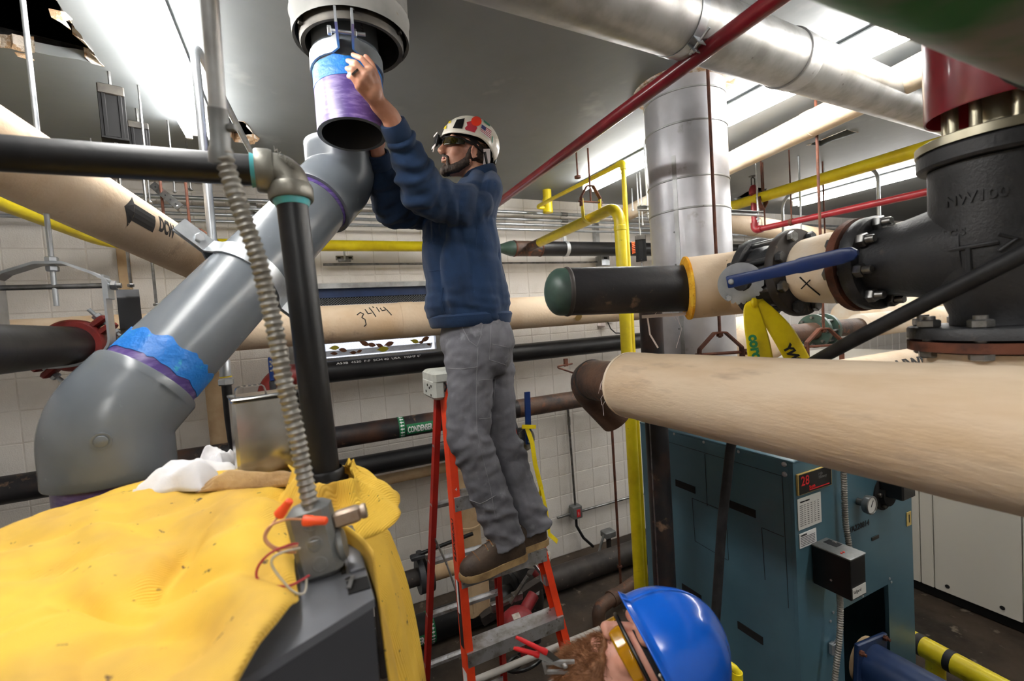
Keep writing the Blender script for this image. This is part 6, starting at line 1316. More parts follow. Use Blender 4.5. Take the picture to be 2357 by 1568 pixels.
for k in range(2): t.p('cap_chevron', M().bar([c + V((-.135 + .016 * k, -.0965, -.005)), c + V((-.125 + .016 * k, -.0965, -.025)), c + V((-.135 + .016 * k, -.0965, -.045))], .007, .0015, XV), 'ink', parent=cap)
for fA, fB, sg in ((fl, rl, 1), (fr, rr, -1)):
    a = fA(1.20) + XV * .02 * sg + YV * .03; b = fB(1.36) + XV * .02 * sg; mid = (a + b) / 2 + ZV * .03
    t.p('spreader', M().bar([a, mid], .018, .004, ZV).bar([mid, b], .018, .004, ZV).lathe([(.007, -.004), (.007, .004)], mid, XV, 10), 'steel'); t.p('spreader_bracket', M().box(a, (.02, .05, .04)), 'zinc')
sd_ = (fl(2) - fl(1)).normalized()
t.p('brand_lettering', M().text('LOUISVILLE', .034, fl(1.58) + V((-.0012, -.012, 0)), -sd_, YV, .0006, bold=.001), 'ink', parent=rA); t.p('number_mark', M().text('4', .02, fl(1.70) + V((.012, -.0362, 0)), XV, ZV, .0005), 'white', parent=rA)
t.p('warning_label', M().bar([fl(1.33) + V((-.001, 0, 0)), fl(1.07) + V((-.001, 0, 0))], .04, .0008, YV), 'ink', parent=rA); t.p('label_strip', M().bar([fl(1.33) + V((-.0018, .006, 0)), fl(1.2) + V((-.0018, .006, 0))], .02, .0008, YV), 'white', parent=rA); t.p('warning_label', M().bar([fl(.98) + V((-.001, 0, 0)), fl(.75) + V((-.001, 0, 0))], .05, .0008, YV), 'white', parent=rA)
for fn, sg in ((fl, 1), (fr, -1), (rl, 1), (rr, -1)): t.p('foot', M().box(fn(.0) + V((.015 * sg, 0, .02)), (.045, .08, .04), bev=.006), 'rubber')
# ================================================================== upper worker
LF = V((-1, -.10, 0)).normalized(); LL = V((.10, -1, 0)).normalized()
hf = (-CR * .90 - CF * .42 + CU * .16).normalized(); hl = (-CF - hf * (-CF).dot(hf)); hl = (hl - ZV * .05); hl = (hl - hf * hl.dot(hf)).normalized(); hu = -(hl.cross(hf)) if hl.cross(hf).z < 0 else hl.cross(hf)
nose = at(1011, 346, 1.965); HC = nose - hf * .122 + hu * .036
NB = at(1108, 428, 2.03)
body = M(); head_mesh(body, HC, hf, hl, hu)
body.cap2(HC - hf * .03 - hu * .06, NB, .057, .062)
Sn, En, Wn = at(1082, 478, 1.88), at(976, 446, 1.70), at(898, 268, 1.475)
Sf, Ef, Wf = at(1035, 485, 2.17), at(905, 478, 1.93), at(870, 352, 1.735)
PV = at(1098, 775, 2.02); CH = at(1062, 545, 2.03)
body.cap2(NB, CH, .08, .13); body.cap2(CH, PV, .13, .13); body.cap2(CH + LL * .1 + ZV * .08, Sn, .08, .06); body.cap2(CH - LL * .1 + ZV * .08, Sf, .08, .06)
body.cap2(Sn, En, .052, .042); body.cap2(En, En + (Wn - En) * .35, .043, .044); body.cap2(En + (Wn - En) * .35, Wn, .045, .031); body.cap2(Sf, Ef, .052, .042); body.cap2(Ef, Wf, .042, .028)
HPn, KNn, ANn = at(1082, 805, 1.93), at(1082, 1010, 1.90), at(1158, 1222, 1.93)
HPf, KNf, ANf = at(1128, 805, 2.10), at(1148, 1005, 2.06), at(1220, 1190, 2.07)
for a, b, c_ in ((HPn, KNn, ANn), (HPf, KNf, ANf)): body.cap2(a, b, .085, .055); body.cap2(b, c_, .055, .04); body.cap2(PV, a, .11, .09)
tH = 1.385
hand(body, at(872, 240, 1.435), [at(853, 160, 1.352), at(841, 171, 1.34), at(831, 184, 1.34), at(826, 198, 1.352)], [at(833, 135, 1.335), at(819, 145, 1.322), at(812, 160, 1.322), at(811, 177, 1.336)], [at(812, 126, 1.362), at(800, 140, 1.355), at(798, 158, 1.352), at(802, 176, 1.358)], [at(866, 178, 1.395), at(856, 148, 1.385), at(842, 131, 1.375)])
body.cap2(Wn, at(872, 240, 1.435), .031, .029)
hand(body, at(866, 335, 1.725), [at(864, 312, 1.70), at(868, 318, 1.72), at(872, 325, 1.735), at(875, 332, 1.75)], [at(858, 300, 1.70), at(862, 306, 1.72), at(866, 314, 1.74), at(870, 322, 1.755)], [at(850, 304, 1.72), at(853, 311, 1.735), at(856, 318, 1.75), at(860, 326, 1.765)], [at(858, 326, 1.70), at(853, 316, 1.685), at(850, 308, 1.68)])
body.cap2(Wf, at(866, 335, 1.725), .028, .026)
def skinf(p): return .0006 * noise.noise(p * 60)
BODY = remesh(body, .0036, 3, skinf)
MAN = Thing('person', 'man in navy sweatshirt and grey work trousers on the ladder, reaching up to the pipe', 'person', V((.73, 1.85, 1.385)))
MAN.p('body', BODY, 'skin', smooth=180)
eyes(MAN, HC, hf, hl, hu)
# sweatshirt
def ell(c, a, b, n=28, ea=None): return [c + LF * (a * math.cos(2 * math.pi * j / n)) + LL * (b * math.sin(2 * math.pi * j / n)) for j in range(n)]
sw = M(); sec = [(1083, 738, .168, .178), (1077, 705, .19, .20), (1071, 650, .182, .205), (1063, 590, .17, .21), (1060, 540, .16, .215), (1062, 490, .148, .22), (1076, 450, .125, .205), (1093, 422, .095, .13), (1104, 404, .066, .072)]
sw.loft([ell(at(x, y, 2.03), a, b) for x, y, a, b in sec])
Cn, Cf = at(908, 292, 1.51), at(872, 362, 1.748)
for S0, E0, W0, dn in ((Sn, En, Cn, 1), (Sf, Ef, Cf, 1)):
    sh = S0 - ZV * .01; sw.cap2(sh, E0, .094, .082, 18); sw.cap2(E0, E0 + (W0 - E0) * .3, .084, .078, 18); sw.cap2(E0 + (W0 - E0) * .3, W0 + (E0 - W0).normalized() * .025, .078, .043, 18)
    sw.cap2(CH + (S0 - CH) * .4 + ZV * .02, sh, .12, .098, 18); sw.sph(E0 - ZV * .02 + (W0 - E0).normalized() * .02, (.082, .075, .07))
    sw.sph(CH + (S0 - CH) * .75 - ZV * .07 + LF * .03, (.1, .085, .13))
def fold(p):
    px, py, _ = proj(p); d = 0.
    arm = max(0, min(1, (1040 - px) / 60)) if py < 560 else 0
    q = p - En; ax = (Cn - En).normalized(); s_ = q.dot(ax)
    rings = math.sin(s_ * 95 + 5 * noise.noise(p * 9)) * .5 + noise.noise(V((s_ * 40, px * .02, 3))) * .6
    d += arm * (.009 * rings + .008 * noise.noise(p * 17))
    v = noise.noise(V((px * .018 + py * .004, py * .0045 - px * .003, 2.))); v2 = noise.noise(V((px * .045 - py * .012, py * .013, 7.)))
    d += (1 - arm) * (.028 * (abs(v) * 1.6 - .35) + .011 * v2)
    lowr = max(0, 1 - abs(py - 700) / 70); d += lowr * .012 * noise.noise(V((px * .03, py * .06, 5)))
    dg1 = (px - 1000) * .62 + (py - 520) * .78
    d += .007 * math.exp(-((py - 560 - .32 * (px - 1060)) / 13) ** 2) * -1 * (1000 < px < 1150)
    return d
SW = remesh(sw, .0058, 5, fold); TSW = bvh(SW)
SH = MAN.p('sweatshirt', SW, 'fleece', smooth=180)
ax = (Cn - En).normalized()
MAN.p('cuff', M().lathe([(.034, -.035), (.045, -.038), (.0475, -.03), (.046, 0), (.043, .016), (.036, .02), (.033, .015)], Cn, ax, 28, loop=True), 'fleece', parent=SH); ax = (Cf - Ef).normalized()
MAN.p('cuff', M().lathe([(.034, -.035), (.045, -.038), (.046, -.03), (.045, 0), (.042, .016), (.036, .02), (.033, .015)], Cf, ax, 24, loop=True), 'fleece', parent=SH)
hb = [ell(at(1083 + (y - 738) * .03, y, 2.03), a + .0, b, 40) for y, a, b in ((722, .178, .186), (727, .186, .194), (735, .183, .19), (747, .177, .184), (751, .168, .176))]
MAN.p('hem_band', M().loft(hb, False, False), 'fleece', parent=SH)
nc = at(1104, 402, 2.03); MAN.p('collar', M().loft([[nc + ZV * dz + LF * (r * math.cos(q * .224399)) + LL * (r * 1.04 * math.sin(q * .224399)) - LF * (.02 * 0) - ZV * .02 * math.cos(q * .224399) for q in range(28)] for dz, r in ((-.02, .078), (.0, .078), (.02, .071), (.025, .066), (.015, .063))], False, False), 'fleece', parent=SH)
MAN.p('pocket_seam', stitch(TSW, [(1020, 662), (1016, 690), (1022, 712), (1028, 735)], .0022), 'fleece', parent=SH); MAN.p('side_seam', stitch(TSW, [(1098, 520), (1095, 580)], .0012), 'fleece', parent=SH); MAN.p('chest_seam', stitch(TSW, [(978, 625), (1025, 622)], .0011), 'fleece', parent=SH)
# trousers
tr = M()
tr.loft([ell(at(x, y, 2.02), a, b) for x, y, a, b in ((1093, 735, .148, .165), (1096, 765, .155, .178), (1099, 800, .156, .182), (1102, 835, .14, .17), (1104, 862, .10, .13))])
for H0, K0, A0 in ((HPn, KNn, ANn), (HPf, KNf, ANf)):
    tr.cap2(H0 - ZV * .02, H0 + (K0 - H0) * .55, .108, .096, 18); tr.cap2(H0 + (K0 - H0) * .55, K0, .097, .086, 18); tr.cap2(K0, K0 + (A0 - K0) * .5, .087, .084, 18); tr.cap2(K0 + (A0 - K0) * .5, A0 - ZV * .0, .084, .076, 18); tr.sph(K0 + LF * .02, (.08, .075, .09))
    d = (A0 - K0).normalized(); tr.tube([A0 - d * .05, A0 + d * .015, A0 + d * .055], [.07, .075, .082], 20)
def tfold(p):
    px, py, _ = proj(p); d = .009 * (abs(noise.noise(V((px * .016, py * .016, 1)))) * 1.8 - .5) + .0045 * noise.noise(V((px * .05 + py * .03, py * .05, 4)))
    for yy, k, sl in ((1010, .010, .35), (1045, .008, -.3), (1130, .007, .3), (1165, .009, .25), (1195, .013, -.2), (1222, .012, .25), (880, .006, -.4), (845, .005, .2)):
        d += 1.5 * k * math.exp(-((py - yy - sl * (px - 1110) - 12 * noise.noise(V((px * .03, yy, 0)))) / 9) ** 2) * (.4 + .6 * noise.noise(V((px * .04, yy * .1, 2))))
    return d
TR = remesh(tr, .0062, 4, tfold); TTR = bvh(TR)
TP = MAN.p('trousers', TR, 'canvas', smooth=180)
for pl in ([(1062, 750), (1080, 785), (1098, 798), (1108, 770), (1110, 748)], [(1130, 748), (1128, 800), (1126, 828), (1168, 842), (1174, 800)], [(1100, 800), (1097, 870), (1096, 930), (1098, 990), (1110, 1050), (1128, 1120), (1142, 1200)], [(1030, 848), (1060, 850), (1098, 845)], [(1102, 876), (1140, 872), (1136, 930), (1128, 962), (1102, 965)], [(1078, 1150), (1105, 1160), (1122, 1152), (1142, 1140)], [(1132, 792), (1170, 800)]):
    MAN.p('stitched_seam', stitch(TTR, pl, .0014), 'seam', parent=TP)
# boots
def boot(heel, dirv, lab):
    d = V(dirv).normalized(); sdv = V((-d.y, d.x, 0)); B = MAN.o
    sec = [(0.0, .022, .06), (.012, .033, .10), (.04, .037, .125), (.09, .038, .13), (.125, .040, .112), (.16, .044, .092), (.2, .048, .078), (.24, .048, .066), (.27, .042, .054), (.288, .03, .04), (.296, .014, .026)]
    up = M().loft([[heel + d * x + sdv * (w * math.cos(a)) * (1 if math.sin(a) < .3 else 1.0) + ZV * (.026 + h * max(0, math.sin(a)) ** .75 * 1.0 - .004 * (math.sin(a) < 0)) for a in [2 * math.pi * k / 20 for k in range(20)]] for x, w, h in sec])
    b = MAN.p('boot_upper', up, 'leather', smooth=60, label=lab)
    out = [(0, -.028), (0, .028), (.02, .04), (.08, .042), (.14, .046), (.2, .054), (.25, .053), (.285, .038), (.303, .012), (.303, -.012), (.285, -.038), (.25, -.053), (.2, -.054), (.14, -.046), (.08, -.042), (.02, -.04)]
    so_ = M().loft([[heel + d * (x * (1.01 if k else 1) - .004) + sdv * y + ZV * zz for x, y in out] for k, zz in ((0, 0), (1, .006), (1, .022), (0, .028))])
    MAN.p('boot_sole', so_, 'sole', smooth=60, label='thick tan wedge sole', parent=b)
    MAN.p('boot_collar', M().lathe([(.036, 0), (.044, 0), (.045, .02), (.036, .022)], heel + d * .06 + ZV * .125, ZV, 20, loop=True), 'suede', parent=b)
    for i in range(4):
        x = .115 + .022 * i; zz = .026 + (.118 - .011 * i * 1.1)
        MAN.p('lace', M().tube([heel + d * x + sdv * .026 + ZV * (zz - .008), heel + d * x + ZV * (zz + .004), heel + d * x - sdv * .026 + ZV * (zz - .008)], .0024, 6), 'lace', parent=b)
        for s_ in (-1, 1): MAN.p('eyelet', M().lathe([(.0035, 0), (.0035, .001), (.0, .0015)], heel + d * x + sdv * s_ * .0275 + ZV * (zz - .009), sdv * s_ + ZV * .5, 8), 'brass', parent=b)
    MAN.p('toe_stitch', M().tube([heel + d * (.215 + .02 * math.cos(a)) + sdv * (.043 * math.sin(a)) + ZV * (.026 + .07 * max(.25, math.cos(a * .8))) for a in [-1.3 + 2.6 * k / 14 for k in range(15)]], .0016, 5), 'lace', parent=b)
hn_ = onZ(1200, 1288, 1.372); boot(V((hn_.x + .018, hn_.y + .012, 1.372)), (-1, -.10, 0), 'brown leather work boot with laces')
hf_ = onZ(1255, 1248, 1.372); boot(V((hf_.x, hf_.y, 1.372)), (-1, -.05, 0), 'brown leather work boot, mostly hidden')
MAN.p('finger_ring', M().lathe([(.0092, -.003), (.0126, -.003), (.0126, .003), (.0092, .003)], at(817, 166, 1.326), at(812, 160, 1.322) - at(831, 184, 1.34), 18, loop=True), 'dsteel', label='dark band on the ring finger')
# beard and hair
bd_ = M(); P = lambda a, b, d: HC + hf * a + hl * b + hu * d
bd_.sph(P(.078, 0, -.112), (.026, .026, .024)); bd_.cap2(P(.078, 0, -.098), P(.083, 0, -.088), .016, .01)
for sg in (-1, 1):
    bd_.cap2(P(.07, .018 * sg, -.106), P(.045, .042 * sg, -.097), .02, .0205); bd_.cap2(P(.045, .042 * sg, -.097), P(.01, .061 * sg, -.062), .0205, .0185); bd_.cap2(P(.01, .061 * sg, -.062), P(.004, .071 * sg, -.008), .0155, .0095)
    bd_.cap2(P(.1, .003 * sg, -.051), P(.086, .026 * sg, -.060), .0075, .0065); bd_.cap2(P(.086, .026 * sg, -.06), P(.08, .028 * sg, -.088), .0065, .008)
MAN.p('beard', remesh(bd_, .003, 2, lambda p: .0022 * noise.noise(p * 140)), 'hair', smooth=180)
MAN.p('lips', M().cap2(P(.0985, -.014, -.0665), P(.0985, .014, -.0665), .005, .005, 10), 'lips')
hr = M().sph(P(-.035, 0, .0), (.08, .08, .07), Matrix((hf, hl, hu)).transposed(), 20, 12)
MAN.p('hair', remesh(hr, .004, 1, lambda p: .003 * noise.noise(p * 120)), 'hair', smooth=180)
# helmet
HHC = HC + hu * .035 - hf * .01; RF, RL, RU = .130, .112, .112
def emin(th):
    c_ = math.cos(th); return R_(-4 + 3 * math.sin(th) ** 2) if c_ > 0 else R_(-1 - 34 * (-c_) ** 1.5)
def shell(th, e, k=1.): return HHC + (hf * (RF * math.cos(e) * math.cos(th)) + hl * (RL * math.cos(e) * math.sin(th)) + hu * (RU * math.sin(e))) * k
sh = M(); nu, nv = 56, 22
sh.grid(lambda u, v: shell(u * 2 * math.pi, emin(u * 2 * math.pi) + (R_(89.5) - emin(u * 2 * math.pi)) * v, 1 + .03 * max(0, 1 - v * 8) + .012 * max(0, math.cos(u * 2 * math.pi * 2)) * v * (1 - v)), nu, nv)
full = M().grid(lambda u, v: shell(u * 2 * math.pi, emin(u * 2 * math.pi) + (R_(89.5) - emin(u * 2 * math.pi)) * v), nu, nv); TH_ = bvh(full)
t = Thing('hard_hat', 'white climbing-style hard hat covered in stickers, on the upper worker', 'hard hat', HHC - hu * .05)
t.p('shell', solidify(sh, .003), 'whiteshell', smooth=180)
t.p('vent', decal(TH_, [(1043, 296), (1052, 277), (1070, 274), (1064, 297)], .0035), 'black')
t.p('round_sticker', decal(TH_, [(1096 + 12 * math.cos(a), 281 + 11 * math.sin(a)) for a in [i * .524 for i in range(12)]], .0042), 'stick', label='round orange sticker')
t.p('red_sticker', decal(TH_, [(1074, 283), (1084, 280), (1094, 287), (1098, 296), (1092, 306), (1072, 300), (1070, 296), (1076, 290)], .0036), 'stick2', label='irregular red sticker')
fg = [(1108, 288), (1130, 303), (1127, 321), (1105, 304)]
t.p('flag_sticker', decal(TH_, fg, .0036), 'white', label='stars and stripes sticker')
for i in range(5):
    f0, f1 = i / 5, i / 5 + .1; L = lambda f, s_: (fg[0][0] + (fg[3][0] - fg[0][0]) * f, fg[0][1] + (fg[3][1] - fg[0][1]) * f) if s_ == 0 else (fg[1][0] + (fg[2][0] - fg[1][0]) * f, fg[1][1] + (fg[2][1] - fg[1][1]) * f)
    t.p('flag_stripe', decal(TH_, [L(f0, 0), L(f0, 1), L(f1, 1), L(f1, 0)], .0042, 2), 'stick2')
t.p('flag_canton', decal(TH_, [(1108, 288), (1118, 295), (1116, 303), (1106.5, 296)], .0046, 2), 'flagb')
t.p('green_sticker', decal(TH_, [(1112, 277), (1126, 288), (1127, 293), (1113, 282)], .0036, 2), 'stickg'); t.p('green_sticker', decal(TH_, [(1131, 313), (1134, 316), (1133, 330), (1131, 328)], .0036, 2), 'stickg')
for q in ((1035, 281), (1025, 294)): t.p('yellow_sticker', decal(TH_, [(q[0] - 3, q[1] - 4), (q[0] + 4, q[1] - 5), (q[0] + 3, q[1] + 3), (q[0] - 3, q[1] + 4)], .0036, 2), 'sticky')
p1 = HC - hf * .1 - hu * .02
t.p('ratchet', M().box(HC - hf * .115 - hu * .015, (.03, .09, .035), Matrix((hf, hl, hu)).transposed(), .008).lathe([(.018, 0), (.02, .004), (.018, .014)], HC - hf * .12 - hu * .018, -hf, 14), 'black')
for sg in (-1, 1):
    t.p('strap', M().bar([P(.02, .088 * sg, .03), P(-.03, .086 * sg, .006), P(-.085, .06 * sg, -.012), P(-.1, .03 * sg, -.016)], .022, .003, hu), 'black')
    t.p('nape_strap', M().bar([P(-.06, .078 * sg, .0), P(-.085, .06 * sg, -.045), P(-.09, .03 * sg, -.06)], .03, .005, hu), 'black')
t.p('sweat_liner', M().bar([P(-.06, .083, .01), P(-.075, .07, -.03), P(-.082, .056, -.075), P(-.09, .05, -.105)], .03, .004, hf), 'linen'); t.p('sweatband', M().loft([[HC + (hf * (.108 * math.cos(q * .2094)) + hl * (.088 * math.sin(q * .2094))) + hu * dz for q in range(30)] for dz in (.028, .045)], False, False), 'black')
v0 = P(.135, -.03, .005)
t.p('visor_clip', M().box(v0, (.012, .05, .05), Matrix((hf, hl, hu)).transposed(), .003).box(P(.12, -.06, .02), (.03, .03, .03), Matrix((hf, hl, hu)).transposed(), .004), 'black'); t.p('broken_visor', M().box(P(.142, -.03, -.02), (.003, .06, .012), Matrix((hf, hl, hu)).transposed()).box(P(.142, -.02, -.035), (.003, .01, .02), Matrix((hf, hl, hu)).transposed()).box(P(.142, -.04, .035), (.003, .06, .008), Matrix((hf, hl, hu)).transposed()), 'linen')
# safety glasses
t = Thing('safety_glasses', 'dark wraparound safety glasses on the upper worker', 'glasses', P(.1, 0, 0))
def lens(sg):
    def fn(u, v):
        th = sg * R_(8 + 62 * u); hh = (.018 - .010 * max(0, u - .45) / .55) * (1 - .25 * (1 - u) ** 3); z = .004 + (v - .5) * 2 * hh - .004 * (1 - u) * (v < .3)
        return HC + hf * (.112 * math.cos(th)) + hl * (.086 * math.sin(th)) + hu * z
    return solidify(M().grid(fn, 14, 6), .002)
for sg in (1, -1): t.p('lens', lens(sg), 'glassdark', smooth=180)
t.p('bridge', M().tube([HC + hf * .1115 + hl * q + hu * .012 for q in (-.018, 0, .018)], .004, 8), 'black')
t.p('brow_frame', M().tube([HC + hf * (.1135 * math.cos(q)) + hl * (.0875 * math.sin(q)) + hu * (.022 - .004 * abs(q)) for q in [R_(-70 + 7 * i) for i in range(21)]], .0032, 8), 'black')
for sg in (-1, 1): t.p('temple_arm', M().bar([HC + hf * .04 + hl * .084 * sg + hu * .012, HC - hf * .0 + hl * .086 * sg + hu * .008, HC - hf * .035 + hl * .083 * sg - hu * .002], .011, .004, hu), 'black')
# ================================================================== lower worker in the blue hard hat
TB = 1.0
f2 = (-CR * .46 + CU * .885 - CF * .03).normalized(); u2 = CR * .885 + CU * .46 + CF * .06; u2 = (u2 - f2 * u2.dot(f2)).normalized(); l2 = u2.cross(f2)
HC2 = at(1484, 1534, TB)
P2_ = lambda a, b, d: HC2 + f2 * a + l2 * b + u2 * d
b2 = M(); head_mesh(b2, HC2, f2, l2, u2, 1.02)
bf = -CR.copy(); bf.z = 0; bf.normalize(); bl = V((-bf.y, bf.x, 0))
NK = HC2 + V((0, 0, -.15)) - bf * .02; CHs = NK + V((0, 0, -.28)) - bf * .01; PVs = V((CHs.x, CHs.y, .92))
b2.cap2(P2_(-.035, 0, -.06), NK, .06, .064); b2.cap2(NK, CHs, .08, .13); b2.cap2(CHs, PVs, .135, .125)
for sg in (-1, 1):
    sh_ = NK + bl * .19 * sg - ZV * .07; el_ = sh_ + bl * .05 * sg - ZV * .29 + bf * .02; wr = el_ + bf * .22 - ZV * .08 - bl * .05 * sg
    b2.cap2(CHs + ZV * .12, sh_, .1, .06); b2.cap2(sh_, el_, .052, .042); b2.cap2(el_, wr, .042, .029)
    hd2 = wr + bf * .085 - ZV * .02
    hand(b2, wr + bf * .02, [hd2 + bl * (.03 - .02 * i) * 1 for i in range(4)], [hd2 + bl * (.031 - .0205 * i) + bf * .035 - ZV * .012 for i in range(4)], [hd2 + bl * (.031 - .0205 * i) + bf * .05 - ZV * .045 for i in range(4)], [wr + bf * .06 - bl * .035 * sg - ZV * .01, wr + bf * .09 - bl * .04 * sg - ZV * .025, wr + bf * .105 - bl * .035 * sg - ZV * .04])
    hp = PVs + bl * .09 * sg; b2.cap2(PVs, hp, .1, .09); b2.cap2(hp, V((hp.x, hp.y, .48)) + bf * .02, .085, .055); b2.cap2(V((hp.x, hp.y, .48)) + bf * .02, V((hp.x, hp.y, .1)), .055, .042)
MAN2 = Thing('person', 'bearded man in a blue hard hat looking up at the bottom of the picture', 'person', V((PVs.x, PVs.y, 0)))
MAN2.p('body', remesh(b2, .004, 3, lambda p: .0006 * noise.noise(p * 60)), 'skin2', smooth=180)
eyes(MAN2, HC2, f2, l2, u2, du=-.02)
ct = M(); ct.cap2(NK - ZV * .05, CHs, .1, .155, 18); ct.cap2(CHs, PVs + ZV * .06, .158, .15, 18)
for sg in (-1, 1):
    sh_ = NK + bl * .19 * sg - ZV * .07; el_ = sh_ + bl * .05 * sg - ZV * .29 + bf * .02; wr = el_ + bf * .22 - ZV * .08 - bl * .05 * sg
    ct.cap2(CHs + ZV * .1, sh_, .13, .078, 16); ct.cap2(sh_, el_, .074, .066, 16); ct.cap2(el_, wr - bf * .02, .064, .045, 16)
MAN2.p('shirt', remesh(ct, .008, 4, lambda p: .006 * noise.noise(p * 11)), 'black', smooth=180)
pt = M()
for sg in (-1, 1):
    hp = PVs + bl * .09 * sg; pt.cap2(PVs + ZV * .02, hp, .14, .115, 16); pt.cap2(hp, V((hp.x, hp.y, .48)) + bf * .02, .11, .085, 16); pt.cap2(V((hp.x, hp.y, .48)) + bf * .02, V((hp.x, hp.y, .14)), .085, .078, 16)
MAN2.p('trousers', remesh(pt, .008, 4, lambda p: .005 * noise.noise(p * 12)), 'canvas', smooth=180)
for sg in (-1, 1):
    hp = PVs + bl * .09 * sg; c = V((hp.x, hp.y, 0)); MAN2.p('boot', M().cap2(c + ZV * .055 - bf * .06, c + ZV * .05 + bf * .16, .05, .045, 16).cap2(c + ZV * .05, c + ZV * .16, .052, .055, 16), 'leather'); MAN2.p('boot_sole', M().box(c + bf * .05 + ZV * .012, (.31, .1, .024), Matrix((bf, bl, ZV)).transposed(), .008), 'black')
# beard made of strands
rnd = random.Random(3); bs = M()
core = M().sph(P2_(.05, 0, -.128), (.058, .058, .055), Matrix((f2, l2, u2)).transposed())
for sg in (-1, 1): core.cap2(P2_(.04, .038 * sg, -.112), P2_(-.015, .066 * sg, -.075), .036, .022); core.cap2(P2_(.1, .004 * sg, -.052), P2_(.082, .03 * sg, -.075), .009, .012); core.cap2(P2_(.082, .03 * sg, -.075), P2_(.07, .035 * sg, -.11), .012, .02)
core.cap2(P2_(.04, 0, -.13), P2_(-.0, 0, -.175), .05, .04)
CORE = remesh(core, .004, 3, lambda p: .004 * noise.noise(p * 70))
BR = MAN2.p('beard', CORE, 'beard2', smooth=180, label='full reddish-brown beard')
nvv = len(CORE.v); cme = CORE.mesh('c', smooth=180); nn_ = [v.normal.copy() for v in cme.vertices]; bpy.data.meshes.remove(cme)
dwn = (-u2 * .9 + f2 * .12 - ZV * .12).normalized()
st = M()
for i in range(10000):
    k = rnd.randrange(nvv); p = CORE.v[k]; n = nn_[k]
    L = rnd.uniform(.01, .034); j = V((rnd.uniform(-1, 1), rnd.uniform(-1, 1), rnd.uniform(-1, 1))) * .55
    d = (n * .65 + dwn * .8 + j).normalized(); d3 = (d + dwn * .6 + V((rnd.uniform(-1, 1), rnd.uniform(-1, 1), rnd.uniform(-1, 1))) * .5).normalized()
    a = p - n * .002; b = a + d * L * .5; c = b + d3 * L * .5; w = .0005
    s1 = d.cross(n + j * .3).normalized() * w; s2 = d.cross(s1).normalized() * w
    st.add([a + s1, a - s1 * .5 + s2, a - s1 * .5 - s2, b + s1 * .8, b - s1 * .4 + s2 * .8, b - s1 * .4 - s2 * .8, c], [[0, 1, 4, 3], [1, 2, 5, 4], [2, 0, 3, 5], [3, 4, 6], [4, 5, 6], [5, 3, 6]])
MAN2.p('beard_strands', st, 'beard2', parent=BR, kind='stuff')
# blue hard hat
HB = HC2 + u2 * .035
t = Thing('hard_hat', 'glossy blue hard hat on the bearded worker', 'hard hat', HB)
RF, RL, RU = .142, .122, .152
def bshell(th, e):
    c_, s_ = math.cos(th), math.sin(th); k = 1.
    ridge = .05 * math.exp(-(c_ * 0 + math.cos(e) * s_ / .2) ** 2) * max(0, math.sin(e)) ** .7 if True else 0
    groove = -.006 * math.exp(-((abs(math.cos(e) * s_) - .34) / .09) ** 2) * max(0, math.sin(e)) ** .5
    k += ridge * .8 + groove * 1.6
    return HB + (f2 * (RF * math.cos(e) ** .92 * c_) + l2 * (RL * math.cos(e) ** .92 * s_) + u2 * (RU * math.sin(e))) * k
sh = M()
def bs_(u, v):
    th = u * 2 * math.pi; c_ = math.cos(th)
    if v < .12:
        f = 1 - v / .12; brim = (.009 + .005 * max(0, c_) ** 2) * f; p = bshell(th, R_(1)); o = (p - HB); o = (o - u2 * o.dot(u2)).normalized()
        return p + o * brim - u2 * (.013 * f)
    return bshell(th, R_(1) + R_(88.4) * (v - .12) / .88)
SHB = sh.grid(bs_, 72, 34); TB_ = bvh(SHB); import copy
keep = M(); keep.v = list(SHB.v); keep.f = list(SHB.f)
S2 = t.p('shell', solidify(SHB, .003), 'blueshell', smooth=180)
c = bshell(R_(42), R_(16)); n = (c - HB).normalized(); Rm = Matrix((f2.lerp(-l2, .35).normalized(), n, n.cross(f2.lerp(-l2, .35).normalized()))).transposed()
pp, nn2 = cast(TB_, 1468, 1455)
if pp:
    ex_ = (u2 - nn2 * u2.dot(nn2)).normalized(); ey_ = nn2.cross(ex_); Rm = Matrix((ex_, ey_, nn2)).transposed()
    t.p('accessory_slot', M().box(pp + nn2 * .001, (.05, .024, .014), Rm, .005), 'blueshell', parent=S2)
for pl in ([(1440, 1420), (1462, 1480), (1500, 1560)],): t.p('rim_bead', stitch(TB_, pl, .0018), 'blueshell', parent=S2)
# amber glasses
t = Thing('safety_glasses', 'amber safety glasses with a black strap on the bearded worker', 'glasses', P2_(.1, 0, .0))
def lens2(sg):
    def fn(u, v):
        th = sg * R_(6 + 62 * u); hh = .0142 - .008 * max(0, u - .5); z = -.022 + (v - .5) * 2 * hh
        return HC2 + f2 * (.118 * math.cos(th)) + l2 * (.09 * math.sin(th)) + u2 * z
    return solidify(M().grid(fn, 14, 6), .0022)
for sg in (1, -1): t.p('lens', lens2(sg), 'amber', smooth=180)
t.p('brow_frame', M().tube([HC2 + f2 * (.1195 * math.cos(q)) + l2 * (.0915 * math.sin(q)) - u2 * .005 for q in [R_(-78 + 7.8 * i) for i in range(21)]], .0044, 8), 'black')
for sg in (-1, 1):
    a = t.p('temple_arm', M().bar([HC2 + f2 * .04 + l2 * .0895 * sg - u2 * .008, HC2 + f2 * .0 + l2 * .094 * sg - u2 * .011, HC2 - f2 * .06 + l2 * .092 * sg - u2 * .014, HC2 - f2 * .13 + l2 * .05 * sg - u2 * .02], .013, .006, u2), 'black')
t.p('temple_print', M().text('SAFETY', .008, HC2 + f2 * .035 + l2 * .0965 - u2 * .011, -f2 + l2 * .06, u2, .0004), 'white')
